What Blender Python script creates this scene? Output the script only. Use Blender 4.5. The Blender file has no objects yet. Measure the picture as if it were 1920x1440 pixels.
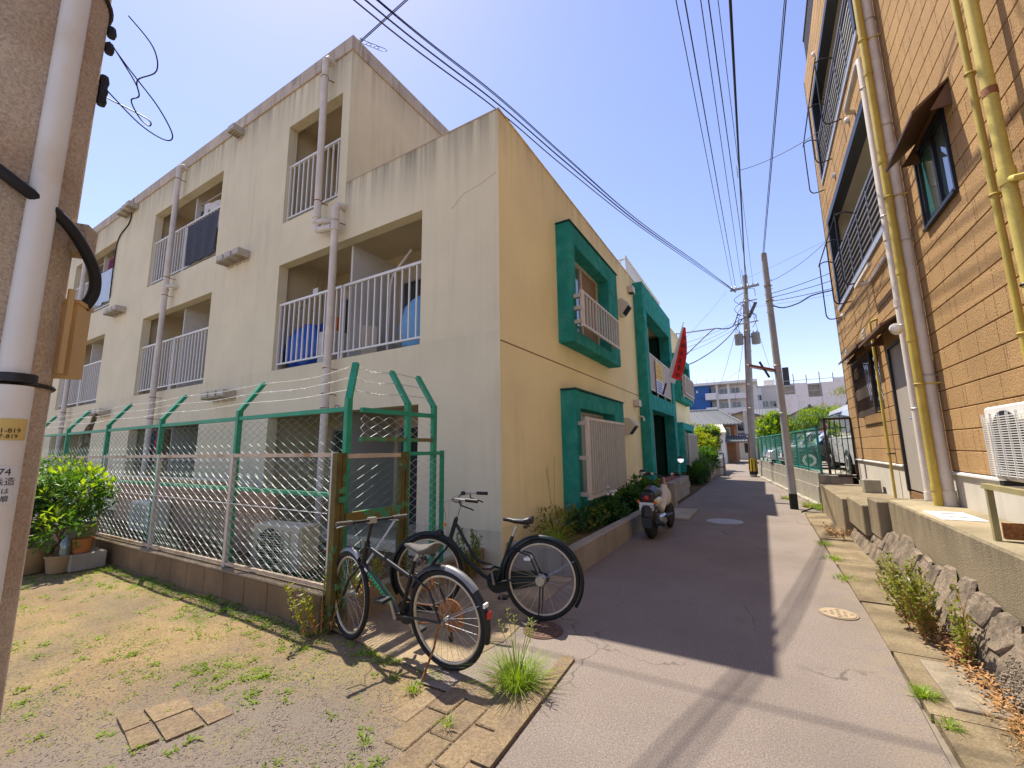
import bpy, math, random
from mathutils import Vector, Matrix, Euler, noise
R = math.radians
random.seed(7)
scene = bpy.context.scene
COL = scene.collection

# ---------------------------------------------------------------- camera, sky, sun, exposure
cam_data = bpy.data.cameras.new('camera')
cam_data.sensor_width = 36.0
cam_data.lens = 36.0 * 791.75 / 1920.0
cam_data.clip_start = 0.05
cam_data.clip_end = 2000.0
cam = bpy.data.objects.new('camera', cam_data)
COL.objects.link(cam)
_yaw, _pitch, _roll = R(30.312), R(8.816), R(-0.798)
_f = Vector((-math.sin(_yaw) * math.cos(_pitch), math.cos(_yaw) * math.cos(_pitch), math.sin(_pitch)))
_r = Vector((math.cos(_yaw), math.sin(_yaw), 0))
_u = _r.cross(_f)
_r2 = _r * math.cos(_roll) + _u * math.sin(_roll)
_u2 = -_r * math.sin(_roll) + _u * math.cos(_roll)
_m = Matrix((_r2, _u2, -_f)).transposed().to_4x4()
_m.translation = Vector((0, 0, 1.5))
cam.matrix_world = _m
scene.camera = cam

SUN = Vector((-0.444, 0.20, 1.0)).normalized()      # direction towards the sun
sun_el = math.asin(SUN.z)
sun_az = math.atan2(SUN.x, SUN.y)                   # clockwise from +Y
world = bpy.data.worlds.new('World')
scene.world = world
world.use_nodes = True
_nt = world.node_tree
_bg = _nt.nodes['Background']
_sky = _nt.nodes.new('ShaderNodeTexSky')
_sky.sky_type = 'NISHITA'
_sky.sun_disc = False
_sky.sun_elevation = sun_el
_sky.sun_rotation = sun_az
_sky.altitude = 0
_sky.air_density = 1.1
_sky.dust_density = 0.28
_sky.ozone_density = 8.0
_tint = _nt.nodes.new('ShaderNodeMix'); _tint.data_type = 'RGBA'; _tint.blend_type = 'MULTIPLY'; _tint.inputs[0].default_value = 1.0
_tint.inputs[7].default_value = (1.13, 0.82, 0.78, 1)          # the warm white balance of the photograph
_nt.links.new(_sky.outputs[0], _tint.inputs[6])
_nt.links.new(_tint.outputs[2], _bg.inputs[0])
_bg.inputs[1].default_value = 0.14

sun_data = bpy.data.lights.new('sun', 'SUN')
sun_data.energy = 3.6
sun_data.angle = R(0.53)
sun_data.color = (1.0, 0.94, 0.83)
sun = bpy.data.objects.new('sun', sun_data)
COL.objects.link(sun)
sun.rotation_euler = (-SUN).to_track_quat('-Z', 'Y').to_euler()
sun.location = SUN * 60

vs = scene.view_settings
vs.view_transform = 'Standard'
vs.look = 'None'
vs.gamma = 1.0
vs.use_curve_mapping = False
vs.exposure = 1.15
scene.cycles.max_bounces = 8
scene.cycles.diffuse_bounces = 5
scene.cycles.transparent_max_bounces = 12
scene.cycles.use_denoising = True

# ---------------------------------------------------------------- mesh helpers
ORG = {}

class MB:
    """collects faces, then links them as one mesh object"""
    def __init__(s):
        s.v = []; s.f = []
    def poly(s, pts):
        b = len(s.v); s.v += [tuple(p) for p in pts]; s.f.append(tuple(range(b, b + len(pts)))); return s
    def box(s, x0, x1, y0, y1, z0, z1):
        b = len(s.v)
        s.v += [(x0,y0,z0),(x1,y0,z0),(x1,y1,z0),(x0,y1,z0),(x0,y0,z1),(x1,y0,z1),(x1,y1,z1),(x0,y1,z1)]
        for q in ((0,3,2,1),(4,5,6,7),(0,1,5,4),(1,2,6,5),(2,3,7,6),(3,0,4,7)):
            s.f.append(tuple(b + i for i in q))
        return s
    def bbox(s, x0, x1, y0, y1, z0, z1, c=0.01):
        """box with chamfered edges"""
        b = len(s.v)
        X=(x0,x1); Y=(y0,y1); Z=(z0,z1)
        idx={}
        for i in (0,1):
            for j in (0,1):
                for k in (0,1):
                    sx=c if i==0 else -c; sy=c if j==0 else -c; sz=c if k==0 else -c
                    for a in range(3):
                        p=[X[i]+sx,Y[j]+sy,Z[k]+sz]; p[a]=(X[i],Y[j],Z[k])[a]
                        idx[(i,j,k,a)]=len(s.v); s.v.append(tuple(p))
        def face(l): s.f.append(tuple(idx[t] for t in l))
        for a,(o1,o2) in ((0,(1,2)),(1,(2,0)),(2,(0,1))):
            for w in (0,1):
                q=[]
                for (p,r_) in ((0,0),(1,0),(1,1),(0,1)):
                    t=[0,0,0]; t[a]=w; t[o1]=p; t[o2]=r_
                    q.append((t[0],t[1],t[2],a))
                if w==0: q.reverse()
                face(q)
        for a,(o1,o2) in ((0,(1,2)),(1,(2,0)),(2,(0,1))):      # edges running along axis a
            for p in (0,1):
                for r_ in (0,1):
                    t0=[0,0,0]; t0[o1]=p; t0[o2]=r_; t1=list(t0); t1[a]=1
                    face([(*t0,o1),(*t1,o1),(*t1,o2),(*t0,o2)])
        for i in (0,1):
            for j in (0,1):
                for k in (0,1): face([(i,j,k,0),(i,j,k,1),(i,j,k,2)])
        return s
    def obox(s, c, half, mat3):
        b = len(s.v)
        for (i,j,k) in ((-1,-1,-1),(1,-1,-1),(1,1,-1),(-1,1,-1),(-1,-1,1),(1,-1,1),(1,1,1),(-1,1,1)):
            s.v.append(tuple(Vector(c) + mat3 @ Vector((i*half[0], j*half[1], k*half[2]))))
        for q in ((0,3,2,1),(4,5,6,7),(0,1,5,4),(1,2,6,5),(2,3,7,6),(3,0,4,7)):
            s.f.append(tuple(b + i for i in q))
        return s
    def bar(s, p, q, w, h, up=(0,0,1)):
        """rectangular bar from p to q"""
        p=Vector(p); q=Vector(q); d=(q-p); L=d.length; d.normalize()
        u=Vector(up)
        if abs(d.dot(u))>0.98: u=Vector((1,0,0))
        sx=d.cross(u).normalized(); sz=sx.cross(d)
        m=Matrix((sx,d,sz)).transposed()
        return s.obox((p+q)/2,(w/2,L/2,h/2),m)
    def tube(s, pts, r, n=8, caps=True, closed=False):
        pts=[Vector(p) for p in pts]; rs=r if isinstance(r,(list,tuple)) else [r]*len(pts)
        b=len(s.v); N=len(pts); prev=None
        for i,p in enumerate(pts):
            if closed: t=pts[(i+1)%N]-pts[i-1]
            elif i==0: t=pts[1]-p
            elif i==N-1: t=p-pts[i-1]
            else: t=pts[i+1]-pts[i-1]
            t.normalize()
            if prev is None:
                u=Vector((0,0,1)) if abs(t.z)<0.9 else Vector((1,0,0))
                a=t.cross(u).normalized()
            else:
                a=prev-t*prev.dot(t)
                if a.length<1e-6: a=t.orthogonal()
                a.normalize()
            prev=a; c=t.cross(a)
            for k in range(n):
                th=2*math.pi*k/n
                s.v.append(tuple(p+(a*math.cos(th)+c*math.sin(th))*rs[i]))
        M_=N if closed else N-1
        for i in range(M_):
            i2=(i+1)%N
            for k in range(n):
                k2=(k+1)%n
                s.f.append((b+i*n+k,b+i*n+k2,b+i2*n+k2,b+i2*n+k))
        if caps and not closed:
            s.f.append(tuple(b+k for k in reversed(range(n))))
            s.f.append(tuple(b+(N-1)*n+k for k in range(n)))
        return s
    def cyl(s, p, q, r0, r1=None, n=12): return s.tube([p,q],[r0,r0 if r1 is None else r1],n)
    def torus(s, c, axis, Rr, r, n=32, m=8, a0=0.0, a1=2*math.pi, ref=None):
        ax=Vector(axis).normalized(); u=Vector(ref) if ref else ax.orthogonal(); u=(u-ax*u.dot(ax)).normalized(); w=ax.cross(u)
        closed=abs(a1-a0-2*math.pi)<1e-4
        k=n if closed else n+1
        pts=[Vector(c)+(u*math.cos(a0+(a1-a0)*i/n)+w*math.sin(a0+(a1-a0)*i/n))*Rr for i in range(k)]
        return s.tube(pts,r,m,closed=closed)
    def lathe(s, prof, c, n=20, axis=(0,0,1)):
        ax=Vector(axis).normalized(); u=ax.orthogonal().normalized(); w=ax.cross(u); b=len(s.v)
        for (r,h) in prof:
            for k in range(n):
                th=2*math.pi*k/n
                s.v.append(tuple(Vector(c)+ax*h+(u*math.cos(th)+w*math.sin(th))*r))
        for i in range(len(prof)-1):
            for k in range(n):
                k2=(k+1)%n
                s.f.append((b+i*n+k,b+i*n+k2,b+(i+1)*n+k2,b+(i+1)*n+k))
        if prof[0][0]>1e-4: s.f.append(tuple(b+k for k in reversed(range(n))))
        if prof[-1][0]>1e-4: s.f.append(tuple(b+(len(prof)-1)*n+k for k in range(n)))
        return s
    def blob(s, c, rad, n=14, m=9, jit=0.0, sd=0, f=1.0):
        b=len(s.v); c=Vector(c)
        for i in range(m+1):
            ph=math.pi*i/m
            for k in range(n):
                th=2*math.pi*k/n
                d=Vector((math.sin(ph)*math.cos(th),math.sin(ph)*math.sin(th),math.cos(ph)))
                j=1+jit*noise.noise(d*2.2*f+Vector((sd,sd*1.7,0)))
                s.v.append(tuple(c+Vector((d.x*rad[0],d.y*rad[1],d.z*rad[2]))*j))
        for i in range(m):
            for k in range(n):
                k2=(k+1)%n
                s.f.append((b+i*n+k,b+(i+1)*n+k,b+(i+1)*n+k2,b+i*n+k2))
        return s
    def prism(s, prof, axis, a, b_):
        """closed 2D profile (list of pairs) extruded along axis between a and b"""
        def P(u,v,t):
            return {'x':(t,u,v),'y':(u,t,v),'z':(u,v,t)}[axis]
        n=len(prof); b=len(s.v)
        for t in (a,b_):
            for (u,v) in prof: s.v.append(P(u,v,t))
        for i in range(n):
            j=(i+1)%n
            s.f.append((b+i,b+j,b+n+j,b+n+i))
        s.f.append(tuple(b+i for i in reversed(range(n)))); s.f.append(tuple(b+n+i for i in range(n)))
        return s
    def build(s, name, mat, parent=None, smooth=False, base=None, auto=None):
        me=bpy.data.meshes.new(name)
        o=bpy.data.objects.new(name, me)
        if parent is not None:
            off=ORG.get(parent.name, Vector((0,0,0)))
            ORG[o.name]=off
        else:
            if base is None:
                xs=[p[0] for p in s.v]; ys=[p[1] for p in s.v]; zs=[p[2] for p in s.v]
                base=((min(xs)+max(xs))/2,(min(ys)+max(ys))/2,min(zs))
            off=Vector(base); o.location=off; ORG[o.name]=off
        me.from_pydata([(p[0]-off.x,p[1]-off.y,p[2]-off.z) for p in s.v],[],s.f)
        me.materials.append(MAT[mat] if isinstance(mat,str) else mat)
        if smooth:
            me.polygons.foreach_set('use_smooth',[True]*len(me.polygons))
            if smooth!='all':
                me.set_sharp_from_angle(angle=R(40))
        me.validate()
        if not smooth or True:
            import bmesh
            bm=bmesh.new(); bm.from_mesh(me); bmesh.ops.recalc_face_normals(bm,faces=bm.faces); bm.to_mesh(me); bm.free()
        COL.objects.link(o)
        if parent is not None: o.parent=parent
        return o

def tag(o, label=None, cat=None, group=None, kind=None):
    if label: o['label']=label
    if cat: o['category']=cat
    if group: o['group']=group
    if kind: o['kind']=kind
    return o

def thing(name, label, cat, loc=(0,0,0), rotz=0.0, group=None, local=False):
    """an Empty at the thing's base; its parts are given in world coordinates unless local"""
    o=bpy.data.objects.new(name,None); COL.objects.link(o)
    o.location=loc; o.rotation_euler=(0,0,rotz); o.empty_display_size=0.2
    ORG[o.name]=Vector((0,0,0)) if local else Vector(loc)
    return tag(o,label,cat,group)

def inst(src, parent, loc=(0,0,0), rot=None, scale=None, name=None):
    """copy of a part that shares its mesh"""
    c=src.copy(); COL.objects.link(c); c.parent=parent; c.location=loc
    if rot is not None: c.rotation_euler=rot
    if scale is not None: c.scale=scale
    return c

def copy_tree(o, parent=None):
    c=o.copy(); COL.objects.link(c); c.parent=parent
    for ch in list(o.children): copy_tree(ch,c)
    return c

def struct(o): o['kind']='structure'; return o
def stuff(o): o['kind']='stuff'; return o

def smooth_path(pts, k=6):
    """Catmull-Rom through pts"""
    P=[Vector(p) for p in pts]; out=[]
    for i in range(len(P)-1):
        p0=P[max(i-1,0)];p1=P[i];p2=P[i+1];p3=P[min(i+2,len(P)-1)]
        for j in range(k):
            t=j/k
            out.append(0.5*((2*p1)+(-p0+p2)*t+(2*p0-5*p1+4*p2-p3)*t*t+(-p0+3*p1-3*p2+p3)*t**3))
    out.append(P[-1]); return out

# ---------------------------------------------------------------- materials
MAT={}
def mat(name, col, rough=0.8, var=0.12, scale=6.0, bump=0.0, bscale=80.0, metal=0.0, spec=0.35, streak=0.0, streak_col=None,
        speck=0.0, rnd=0.0, col2=None, mix_scale=1.5, mix_lo=0.45, mix_hi=0.6, emit=0.0, fine=0.0, coat=0.0, coord='pos', detail=4.0, sx=7.0, sz=0.35):
    m=bpy.data.materials.new(name); m.use_nodes=True; MAT[name]=m
    nt=m.node_tree; N=nt.nodes; L=nt.links
    bs=N['Principled BSDF']
    bs.inputs['Roughness'].default_value=rough; bs.inputs['Metallic'].default_value=metal
    bs.inputs['Specular IOR Level'].default_value=spec
    if coat: bs.inputs['Coat Weight'].default_value=coat; bs.inputs['Coat Roughness'].default_value=0.08
    if coord=='pos': src=N.new('ShaderNodeNewGeometry').outputs['Position']
    else: src=N.new('ShaderNodeTexCoord').outputs['Object']
    def noi(sc, det=detail, rg=0.55, vec=None):
        n=N.new('ShaderNodeTexNoise'); n.inputs['Scale'].default_value=sc; n.inputs['Detail'].default_value=det; n.inputs['Roughness'].default_value=rg
        L.new(vec or src,n.inputs['Vector']); return n.outputs['Fac']
    def ramp(fac, lo, hi, a=0.0, b=1.0):
        r=N.new('ShaderNodeMapRange'); r.inputs[1].default_value=lo; r.inputs[2].default_value=hi; r.inputs[3].default_value=a; r.inputs[4].default_value=b
        L.new(fac,r.inputs[0]); return r.outputs[0]
    def mixc(fac, a, b, mode='MIX'):
        x=N.new('ShaderNodeMix'); x.data_type='RGBA'; x.blend_type=mode
        if isinstance(fac,float): x.inputs[0].default_value=fac
        else: L.new(fac,x.inputs[0])
        for sock,val in ((x.inputs[6],a),(x.inputs[7],b)):
            if isinstance(val,tuple): sock.default_value=(*val[:3],1)
            else: L.new(val,sock)
        return x.outputs[2]
    c=tuple(col)
    out=c
    if col2: out=mixc(ramp(noi(mix_scale,6.0,0.6),mix_lo,mix_hi),c,tuple(col2))
    def mul(o_,fac_socket):
        x=N.new('ShaderNodeMix'); x.data_type='RGBA'; x.blend_type='MULTIPLY'; x.inputs[0].default_value=1.0
        if isinstance(o_,tuple): x.inputs[6].default_value=(*o_,1)
        else: L.new(o_,x.inputs[6])
        L.new(fac_socket,x.inputs[7]); return x.outputs[2]
    if var: out=mul(out,ramp(noi(scale),0.28,0.72,1-var,1+var))
    if fine: out=mul(out,ramp(noi(bscale*0.8,3.0,0.7),0.3,0.7,1-fine,1+fine))
    if rnd:
        oi=N.new('ShaderNodeObjectInfo'); out=mul(out,ramp(oi.outputs['Random'],0,1,1-rnd,1+rnd))
    if speck:
        v=N.new('ShaderNodeTexVoronoi'); v.inputs['Scale'].default_value=130; L.new(src,v.inputs['Vector'])
        sp=N.new('ShaderNodeSeparateColor'); L.new(v.outputs['Color'],sp.inputs[0])
        a_=ramp(v.outputs['Distance'],0.0,0.45,1.0,0.0)
        b_=ramp(sp.outputs[0],0.80,0.86)
        mm=N.new('ShaderNodeMath'); mm.operation='MULTIPLY'; L.new(a_,mm.inputs[0]); L.new(b_,mm.inputs[1])
        m3=N.new('ShaderNodeMath'); m3.operation='MULTIPLY'; L.new(mm.outputs[0],m3.inputs[0]); m3.inputs[1].default_value=speck
        out=mixc(m3.outputs[0],out,(0.55,0.52,0.5))
    if streak:
        mp=N.new('ShaderNodeMapping'); L.new(src,mp.inputs['Vector']); mp.inputs['Scale'].default_value=(sx,sx,sz)
        a_=ramp(noi(1.0,5.0,0.62,mp.outputs[0]),0.50,0.74)
        b_=ramp(noi(0.55,3.0,0.5),0.36,0.62)
        mm=N.new('ShaderNodeMath'); mm.operation='MULTIPLY'; L.new(a_,mm.inputs[0]); L.new(b_,mm.inputs[1])
        m3=N.new('ShaderNodeMath'); m3.operation='MULTIPLY'; L.new(mm.outputs[0],m3.inputs[0]); m3.inputs[1].default_value=streak
        out=mixc(m3.outputs[0],out,tuple(streak_col or (0.10,0.09,0.075)))
    if isinstance(out,tuple): bs.inputs['Base Color'].default_value=(*out,1)
    else: L.new(out,bs.inputs['Base Color'])
    if bump:
        bn=N.new('ShaderNodeBump'); bn.inputs['Strength'].default_value=bump; bn.inputs['Distance'].default_value=0.02
        L.new(noi(bscale,5.0,0.65),bn.inputs['Height']); L.new(bn.outputs[0],bs.inputs['Normal'])
    if emit:
        bs.inputs['Emission Color'].default_value=(*c,1); bs.inputs['Emission Strength'].default_value=emit
    return m

def leafmat(name, col, trans=0.45, var=0.45):
    m=bpy.data.materials.new(name); m.use_nodes=True; MAT[name]=m
    nt=m.node_tree; N=nt.nodes; L=nt.links; N.clear()
    out=N.new('ShaderNodeOutputMaterial'); g=N.new('ShaderNodeNewGeometry')
    n1=N.new('ShaderNodeTexNoise'); n1.inputs['Scale'].default_value=9; L.new(g.outputs['Position'],n1.inputs['Vector'])
    n2=N.new('ShaderNodeTexNoise'); n2.inputs['Scale'].default_value=90; L.new(g.outputs['Position'],n2.inputs['Vector'])
    ad=N.new('ShaderNodeMath'); L.new(n1.outputs[0],ad.inputs[0]); L.new(n2.outputs[0],ad.inputs[1])
    r=N.new('ShaderNodeMapRange'); r.inputs[1].default_value=0.7; r.inputs[2].default_value=1.3; r.inputs[3].default_value=1-var; r.inputs[4].default_value=1+var
    L.new(ad.outputs[0],r.inputs[0])
    mx=N.new('ShaderNodeMix'); mx.data_type='RGBA'; mx.blend_type='MULTIPLY'; mx.inputs[0].default_value=1; mx.inputs[6].default_value=(*col,1); L.new(r.outputs[0],mx.inputs[7])
    p=N.new('ShaderNodeBsdfPrincipled'); p.inputs['Roughness'].default_value=0.42; p.inputs['Specular IOR Level'].default_value=0.4
    L.new(mx.outputs[2],p.inputs['Base Color'])
    t=N.new('ShaderNodeBsdfTranslucent'); 
    mt=N.new('ShaderNodeMix'); mt.data_type='RGBA'; mt.blend_type='MULTIPLY'; mt.inputs[0].default_value=1; L.new(mx.outputs[2],mt.inputs[6]); mt.inputs[7].default_value=(1.5,1.5,0.5,1)
    L.new(mt.outputs[2],t.inputs[0])
    ms=N.new('ShaderNodeMixShader'); ms.inputs[0].default_value=trans; L.new(p.outputs[0],ms.inputs[1]); L.new(t.outputs[0],ms.inputs[2]); L.new(ms.outputs[0],out.inputs[0])
    return m

def glassmat(name, col=(0.03,0.04,0.045), rough=0.03):
    m=bpy.data.materials.new(name); m.use_nodes=True; MAT[name]=m
    bs=m.node_tree.nodes['Principled BSDF']
    bs.inputs['Base Color'].default_value=(*col,1); bs.inputs['Roughness'].default_value=rough
    bs.inputs['Specular IOR Level'].default_value=0.9; bs.inputs['Coat Weight'].default_value=0.6; bs.inputs['Coat Roughness'].default_value=0.02
    return m

mat('stucco_beige',(0.71,0.63,0.43),0.92,0.06,1.0,0.35,160,spec=0.15,streak=0.22,streak_col=(0.30,0.26,0.19),fine=0.06)
mat('stucco_yellow',(0.90,0.785,0.455),0.92,0.07,0.9,0.35,160,spec=0.15,streak=0.16,streak_col=(0.40,0.27,0.14),fine=0.05)
mat('stucco_pale',(0.72,0.62,0.42),0.92,0.07,1.0,0.35,160,spec=0.15,streak=0.45,streak_col=(0.22,0.19,0.15),fine=0.05)
mat('coping',(0.50,0.42,0.33),0.9,0.16,2.2,0.3,120,spec=0.15,streak=0.85,streak_col=(0.13,0.11,0.09),sx=10,sz=0.8)
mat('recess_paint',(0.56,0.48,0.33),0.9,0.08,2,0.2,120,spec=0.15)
mat('green_stucco',(0.025,0.295,0.255),0.9,0.16,3.5,0.8,120,spec=0.15,fine=0.2,streak=0.45,streak_col=(0.02,0.10,0.075),col2=(0.05,0.34,0.295),mix_scale=4)
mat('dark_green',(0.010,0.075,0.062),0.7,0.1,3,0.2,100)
mat('white_metal',(0.70,0.68,0.63),0.45,0.06,9,spec=0.5,streak=0.25,streak_col=(0.32,0.24,0.17))
mat('cream_metal',(0.60,0.55,0.47),0.5,0.08,9,spec=0.5,streak=0.3,streak_col=(0.30,0.20,0.12))
mat('aluminium',(0.55,0.54,0.52),0.38,0.06,12,metal=0.7,spec=0.5)
mat('pvc_pipe',(0.62,0.56,0.485),0.62,0.12,4,spec=0.3,streak=0.5,streak_col=(0.27,0.21,0.16),fine=0.08)
mat('yellow_pipe',(0.46,0.345,0.07),0.62,0.16,5,spec=0.3,streak=0.55,streak_col=(0.24,0.17,0.05),fine=0.1)
mat('yellow_pipe_light',(0.52,0.41,0.095),0.6,0.16,5,spec=0.3,streak=0.5,streak_col=(0.3,0.21,0.07),fine=0.1)
mat('stand_paint',(0.30,0.25,0.115),0.65,0.2,6,spec=0.3,streak=0.5,streak_col=(0.2,0.12,0.06))
mat('clamp_rust',(0.26,0.11,0.045),0.8,0.3,40,bump=0.3,bscale=150)
mat('dark_metal',(0.025,0.024,0.025),0.45,0.2,20,metal=0.3,spec=0.5)
mat('rail_dark',(0.16,0.155,0.16),0.45,0.1,12,metal=0.4,spec=0.5)
mat('navy_metal',(0.012,0.016,0.024),0.4,0.1,20,spec=0.5)
mat('louvre_black',(0.008,0.008,0.008),0.9,0.1,30,spec=0.1)
mat('black_plastic',(0.014,0.014,0.015),0.5,0.15,30,spec=0.4)
mat('rubber',(0.018,0.017,0.016),0.75,0.3,30,spec=0.3,fine=0.2)
mat('chrome',(0.72,0.72,0.70),0.18,0.1,40,metal=1.0)
mat('steel',(0.40,0.40,0.39),0.35,0.15,40,metal=0.9)
mat('rust',(0.24,0.085,0.025),0.85,0.35,30,bump=0.3,bscale=200,col2=(0.33,0.15,0.05),mix_scale=40)
mat('galv',(0.46,0.44,0.40),0.48,0.15,14,metal=0.35,spec=0.5,streak=0.4,streak_col=(0.28,0.15,0.07))
mat('galv_wire',(0.62,0.61,0.56),0.55,0.12,20,metal=0.15,spec=0.4)
mat('rail_rusty',(0.50,0.40,0.29),0.6,0.15,6,metal=0.2,col2=(0.36,0.19,0.08),mix_scale=3.5,mix_lo=0.5,mix_hi=0.66)
mat('green_wire',(0.09,0.26,0.17),0.5,0.2,20,spec=0.5)
mat('fence_green',(0.018,0.27,0.145),0.55,0.15,5,spec=0.4,streak=0.25,streak_col=(0.03,0.14,0.05),bump=0.1,bscale=60)
mat('fence_teal',(0.03,0.24,0.19),0.55,0.15,5,spec=0.4)
mat('gate_olive',(0.115,0.085,0.018),0.75,0.3,8,bump=0.25,bscale=60,col2=(0.055,0.24,0.105),mix_scale=7,mix_lo=0.60,mix_hi=0.64)
mat('gate_green',(0.055,0.26,0.115),0.7,0.25,8,bump=0.25,bscale=60,col2=(0.15,0.10,0.022),mix_scale=8,mix_lo=0.48,mix_hi=0.56)
mat('concrete',(0.35,0.31,0.25),0.92,0.16,2.2,0.5,90,spec=0.2,streak=0.45,streak_col=(0.13,0.115,0.09),fine=0.12)
mat('concrete_light',(0.40,0.36,0.29),0.92,0.16,1.6,0.45,90,spec=0.2,fine=0.12,col2=(0.29,0.26,0.20),mix_scale=1.2)
mat('concrete_warm',(0.32,0.24,0.145),0.92,0.22,3.0,0.7,70,spec=0.2,fine=0.22,col2=(0.25,0.19,0.12),mix_scale=3.2,rnd=0.08)
mat('paver_brown',(0.29,0.21,0.12),0.92,0.25,5.0,0.8,70,spec=0.2,fine=0.28,col2=(0.19,0.135,0.085),mix_scale=5,rnd=0.12)
mat('curb_block',(0.215,0.14,0.075),0.93,0.2,3,0.6,90,spec=0.15,fine=0.15,rnd=0.08,streak=0.4,streak_col=(0.12,0.09,0.05))
mat('apron_render',(0.55,0.50,0.42),0.92,0.1,1.4,0.3,110,spec=0.2,streak=0.35,streak_col=(0.3,0.26,0.2))
mat('asphalt',(0.235,0.190,0.158),0.92,0.12,0.8,0.6,110,spec=0.2,speck=0.5,fine=0.34)
mat('dirt',(0.30,0.208,0.105),0.96,0.18,1.6,0.9,60,spec=0.1,fine=0.25,col2=(0.21,0.16,0.095),mix_scale=0.9,mix_lo=0.42,mix_hi=0.62)
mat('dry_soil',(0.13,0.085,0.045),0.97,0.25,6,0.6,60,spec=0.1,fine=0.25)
mat('ground',(0.24,0.20,0.15),0.95,0.2,0.5,0.3,30,spec=0.1)
mat('pebble',(0.25,0.21,0.175),0.85,0.30,30,spec=0.25,col2=(0.29,0.235,0.18),mix_scale=45)
mat('gutter_concrete',(0.255,0.195,0.115),0.93,0.24,2.5,0.7,70,spec=0.15,fine=0.24,col2=(0.18,0.135,0.08),mix_scale=2.4,rnd=0.08)
mat('stone',(0.235,0.18,0.125),0.92,0.30,6,1.0,38,spec=0.2,rnd=0.16,fine=0.25,col2=(0.145,0.112,0.08),mix_scale=7)
mat('cap_concrete',(0.285,0.225,0.14),0.93,0.18,2.0,0.6,80,spec=0.15,fine=0.16,streak=0.85,streak_col=(0.12,0.10,0.065),sx=5,sz=0.25)
mat('apron_top',(0.36,0.295,0.185),0.93,0.2,1.2,0.5,80,spec=0.15,fine=0.14,col2=(0.27,0.22,0.135),mix_scale=1.6)
mat('pebble_tan',(0.25,0.20,0.14),0.9,0.3,30,spec=0.2)
mat('smear',(0.255,0.205,0.14),0.93,0.25,9,0.5,80,fine=0.2)
mat('mortar',(0.23,0.18,0.125),0.95,0.2,8,0.6,80,spec=0.1,fine=0.2)
mat('siding',(0.405,0.245,0.105),0.86,0.14,1.1,0.7,52,spec=0.2,fine=0.15,rnd=0.06,streak=0.3,streak_col=(0.20,0.10,0.05))
mat('siding_joint',(0.22,0.115,0.045),0.9,0.1,5)
mat('siding_trim',(0.36,0.155,0.075),0.7,0.08,5,0.2,60,spec=0.3)
mat('door_grey',(0.36,0.31,0.26),0.55,0.05,4,spec=0.4)
mat('awning_brown',(0.13,0.07,0.04),0.6,0.1,8,spec=0.35)
mat('balcony_cream',(0.55,0.49,0.38),0.85,0.06,2)
mat('panel_mesh_dark',(0.05,0.042,0.042),0.6,0.15,30)
mat('ac_white',(0.70,0.67,0.60),0.5,0.05,5,spec=0.4,streak=0.2,streak_col=(0.4,0.34,0.26))
mat('ac_beige',(0.55,0.48,0.37),0.55,0.06,5,spec=0.4)
mat('brown_board',(0.40,0.235,0.15),0.85,0.14,3,0.2,60)
mat('pole_concrete',(0.58,0.46,0.33),0.93,0.14,3,0.7,130,spec=0.15,fine=0.28,col2=(0.52,0.38,0.26),mix_scale=2)
mat('pole_grey',(0.33,0.31,0.28),0.9,0.12,3,0.3,90,spec=0.2,streak=0.35,streak_col=(0.17,0.13,0.1))
mat('pole_steel',(0.40,0.38,0.36),0.6,0.12,3,metal=0.1,streak=0.5,streak_col=(0.24,0.17,0.11))
mat('pole_cover',(0.70,0.67,0.60),0.5,0.05,3,spec=0.4,col2=(0.52,0.36,0.13),mix_scale=1.0,mix_lo=0.50,mix_hi=0.70)
mat('yellow_box',(0.52,0.33,0.13),0.55,0.08,5,spec=0.4)
mat('yellow_paint',(0.62,0.44,0.02),0.6,0.15,8)
mat('black_paint',(0.015,0.015,0.015),0.6,0.1,8)
mat('insulator',(0.62,0.60,0.57),0.25,0.03,8,spec=0.6)
mat('transformer',(0.24,0.25,0.25),0.5,0.1,6,spec=0.4)
mat('cable',(0.012,0.012,0.013),0.55,0.1,20,spec=0.35)
mat('cable_grey',(0.075,0.065,0.06),0.6,0.1,20)
mat('tarp_blue',(0.012,0.085,0.42),0.42,0.15,8,spec=0.5,bump=0.8,bscale=14)
mat('cloth_sky',(0.17,0.38,0.62),0.8,0.1,6,bump=0.4,bscale=12)
mat('cloth_pale',(0.50,0.60,0.72),0.85,0.08,6,bump=0.5,bscale=12)
mat('cloth_dark',(0.055,0.058,0.075),0.9,0.3,25,bump=0.5,bscale=18)
mat('cloth_white',(0.66,0.66,0.67),0.9,0.05,6,bump=0.4,bscale=14)
mat('cloth_red',(0.34,0.035,0.04),0.85,0.2,8,bump=0.4,bscale=14)
mat('cloth_navy',(0.02,0.035,0.10),0.85,0.2,8,bump=0.4,bscale=14)
mat('cloth_purple',(0.12,0.03,0.09),0.85,0.4,12,col2=(0.30,0.05,0.07),mix_scale=9)
mat('cloth_lilac',(0.38,0.34,0.52),0.85,0.1,8)
mat('cloth_brown',(0.20,0.14,0.10),0.9,0.3,14,col2=(0.32,0.26,0.22),mix_scale=7)
mat('orange_plastic',(0.70,0.14,0.015),0.4,0.05,6)
mat('terracotta',(0.42,0.165,0.055),0.85,0.15,6,bump=0.2)
mat('pot_brown',(0.30,0.20,0.10),0.8,0.15,6,bump=0.2)
mat('pot_grey',(0.34,0.30,0.22),0.8,0.15,6,bump=0.2)
mat('bark',(0.13,0.085,0.055),0.95,0.3,14,0.8,40)
mat('dry_leaf',(0.38,0.20,0.075),0.9,0.4,60)
mat('dry_straw',(0.52,0.34,0.13),0.9,0.3,60)
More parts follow.
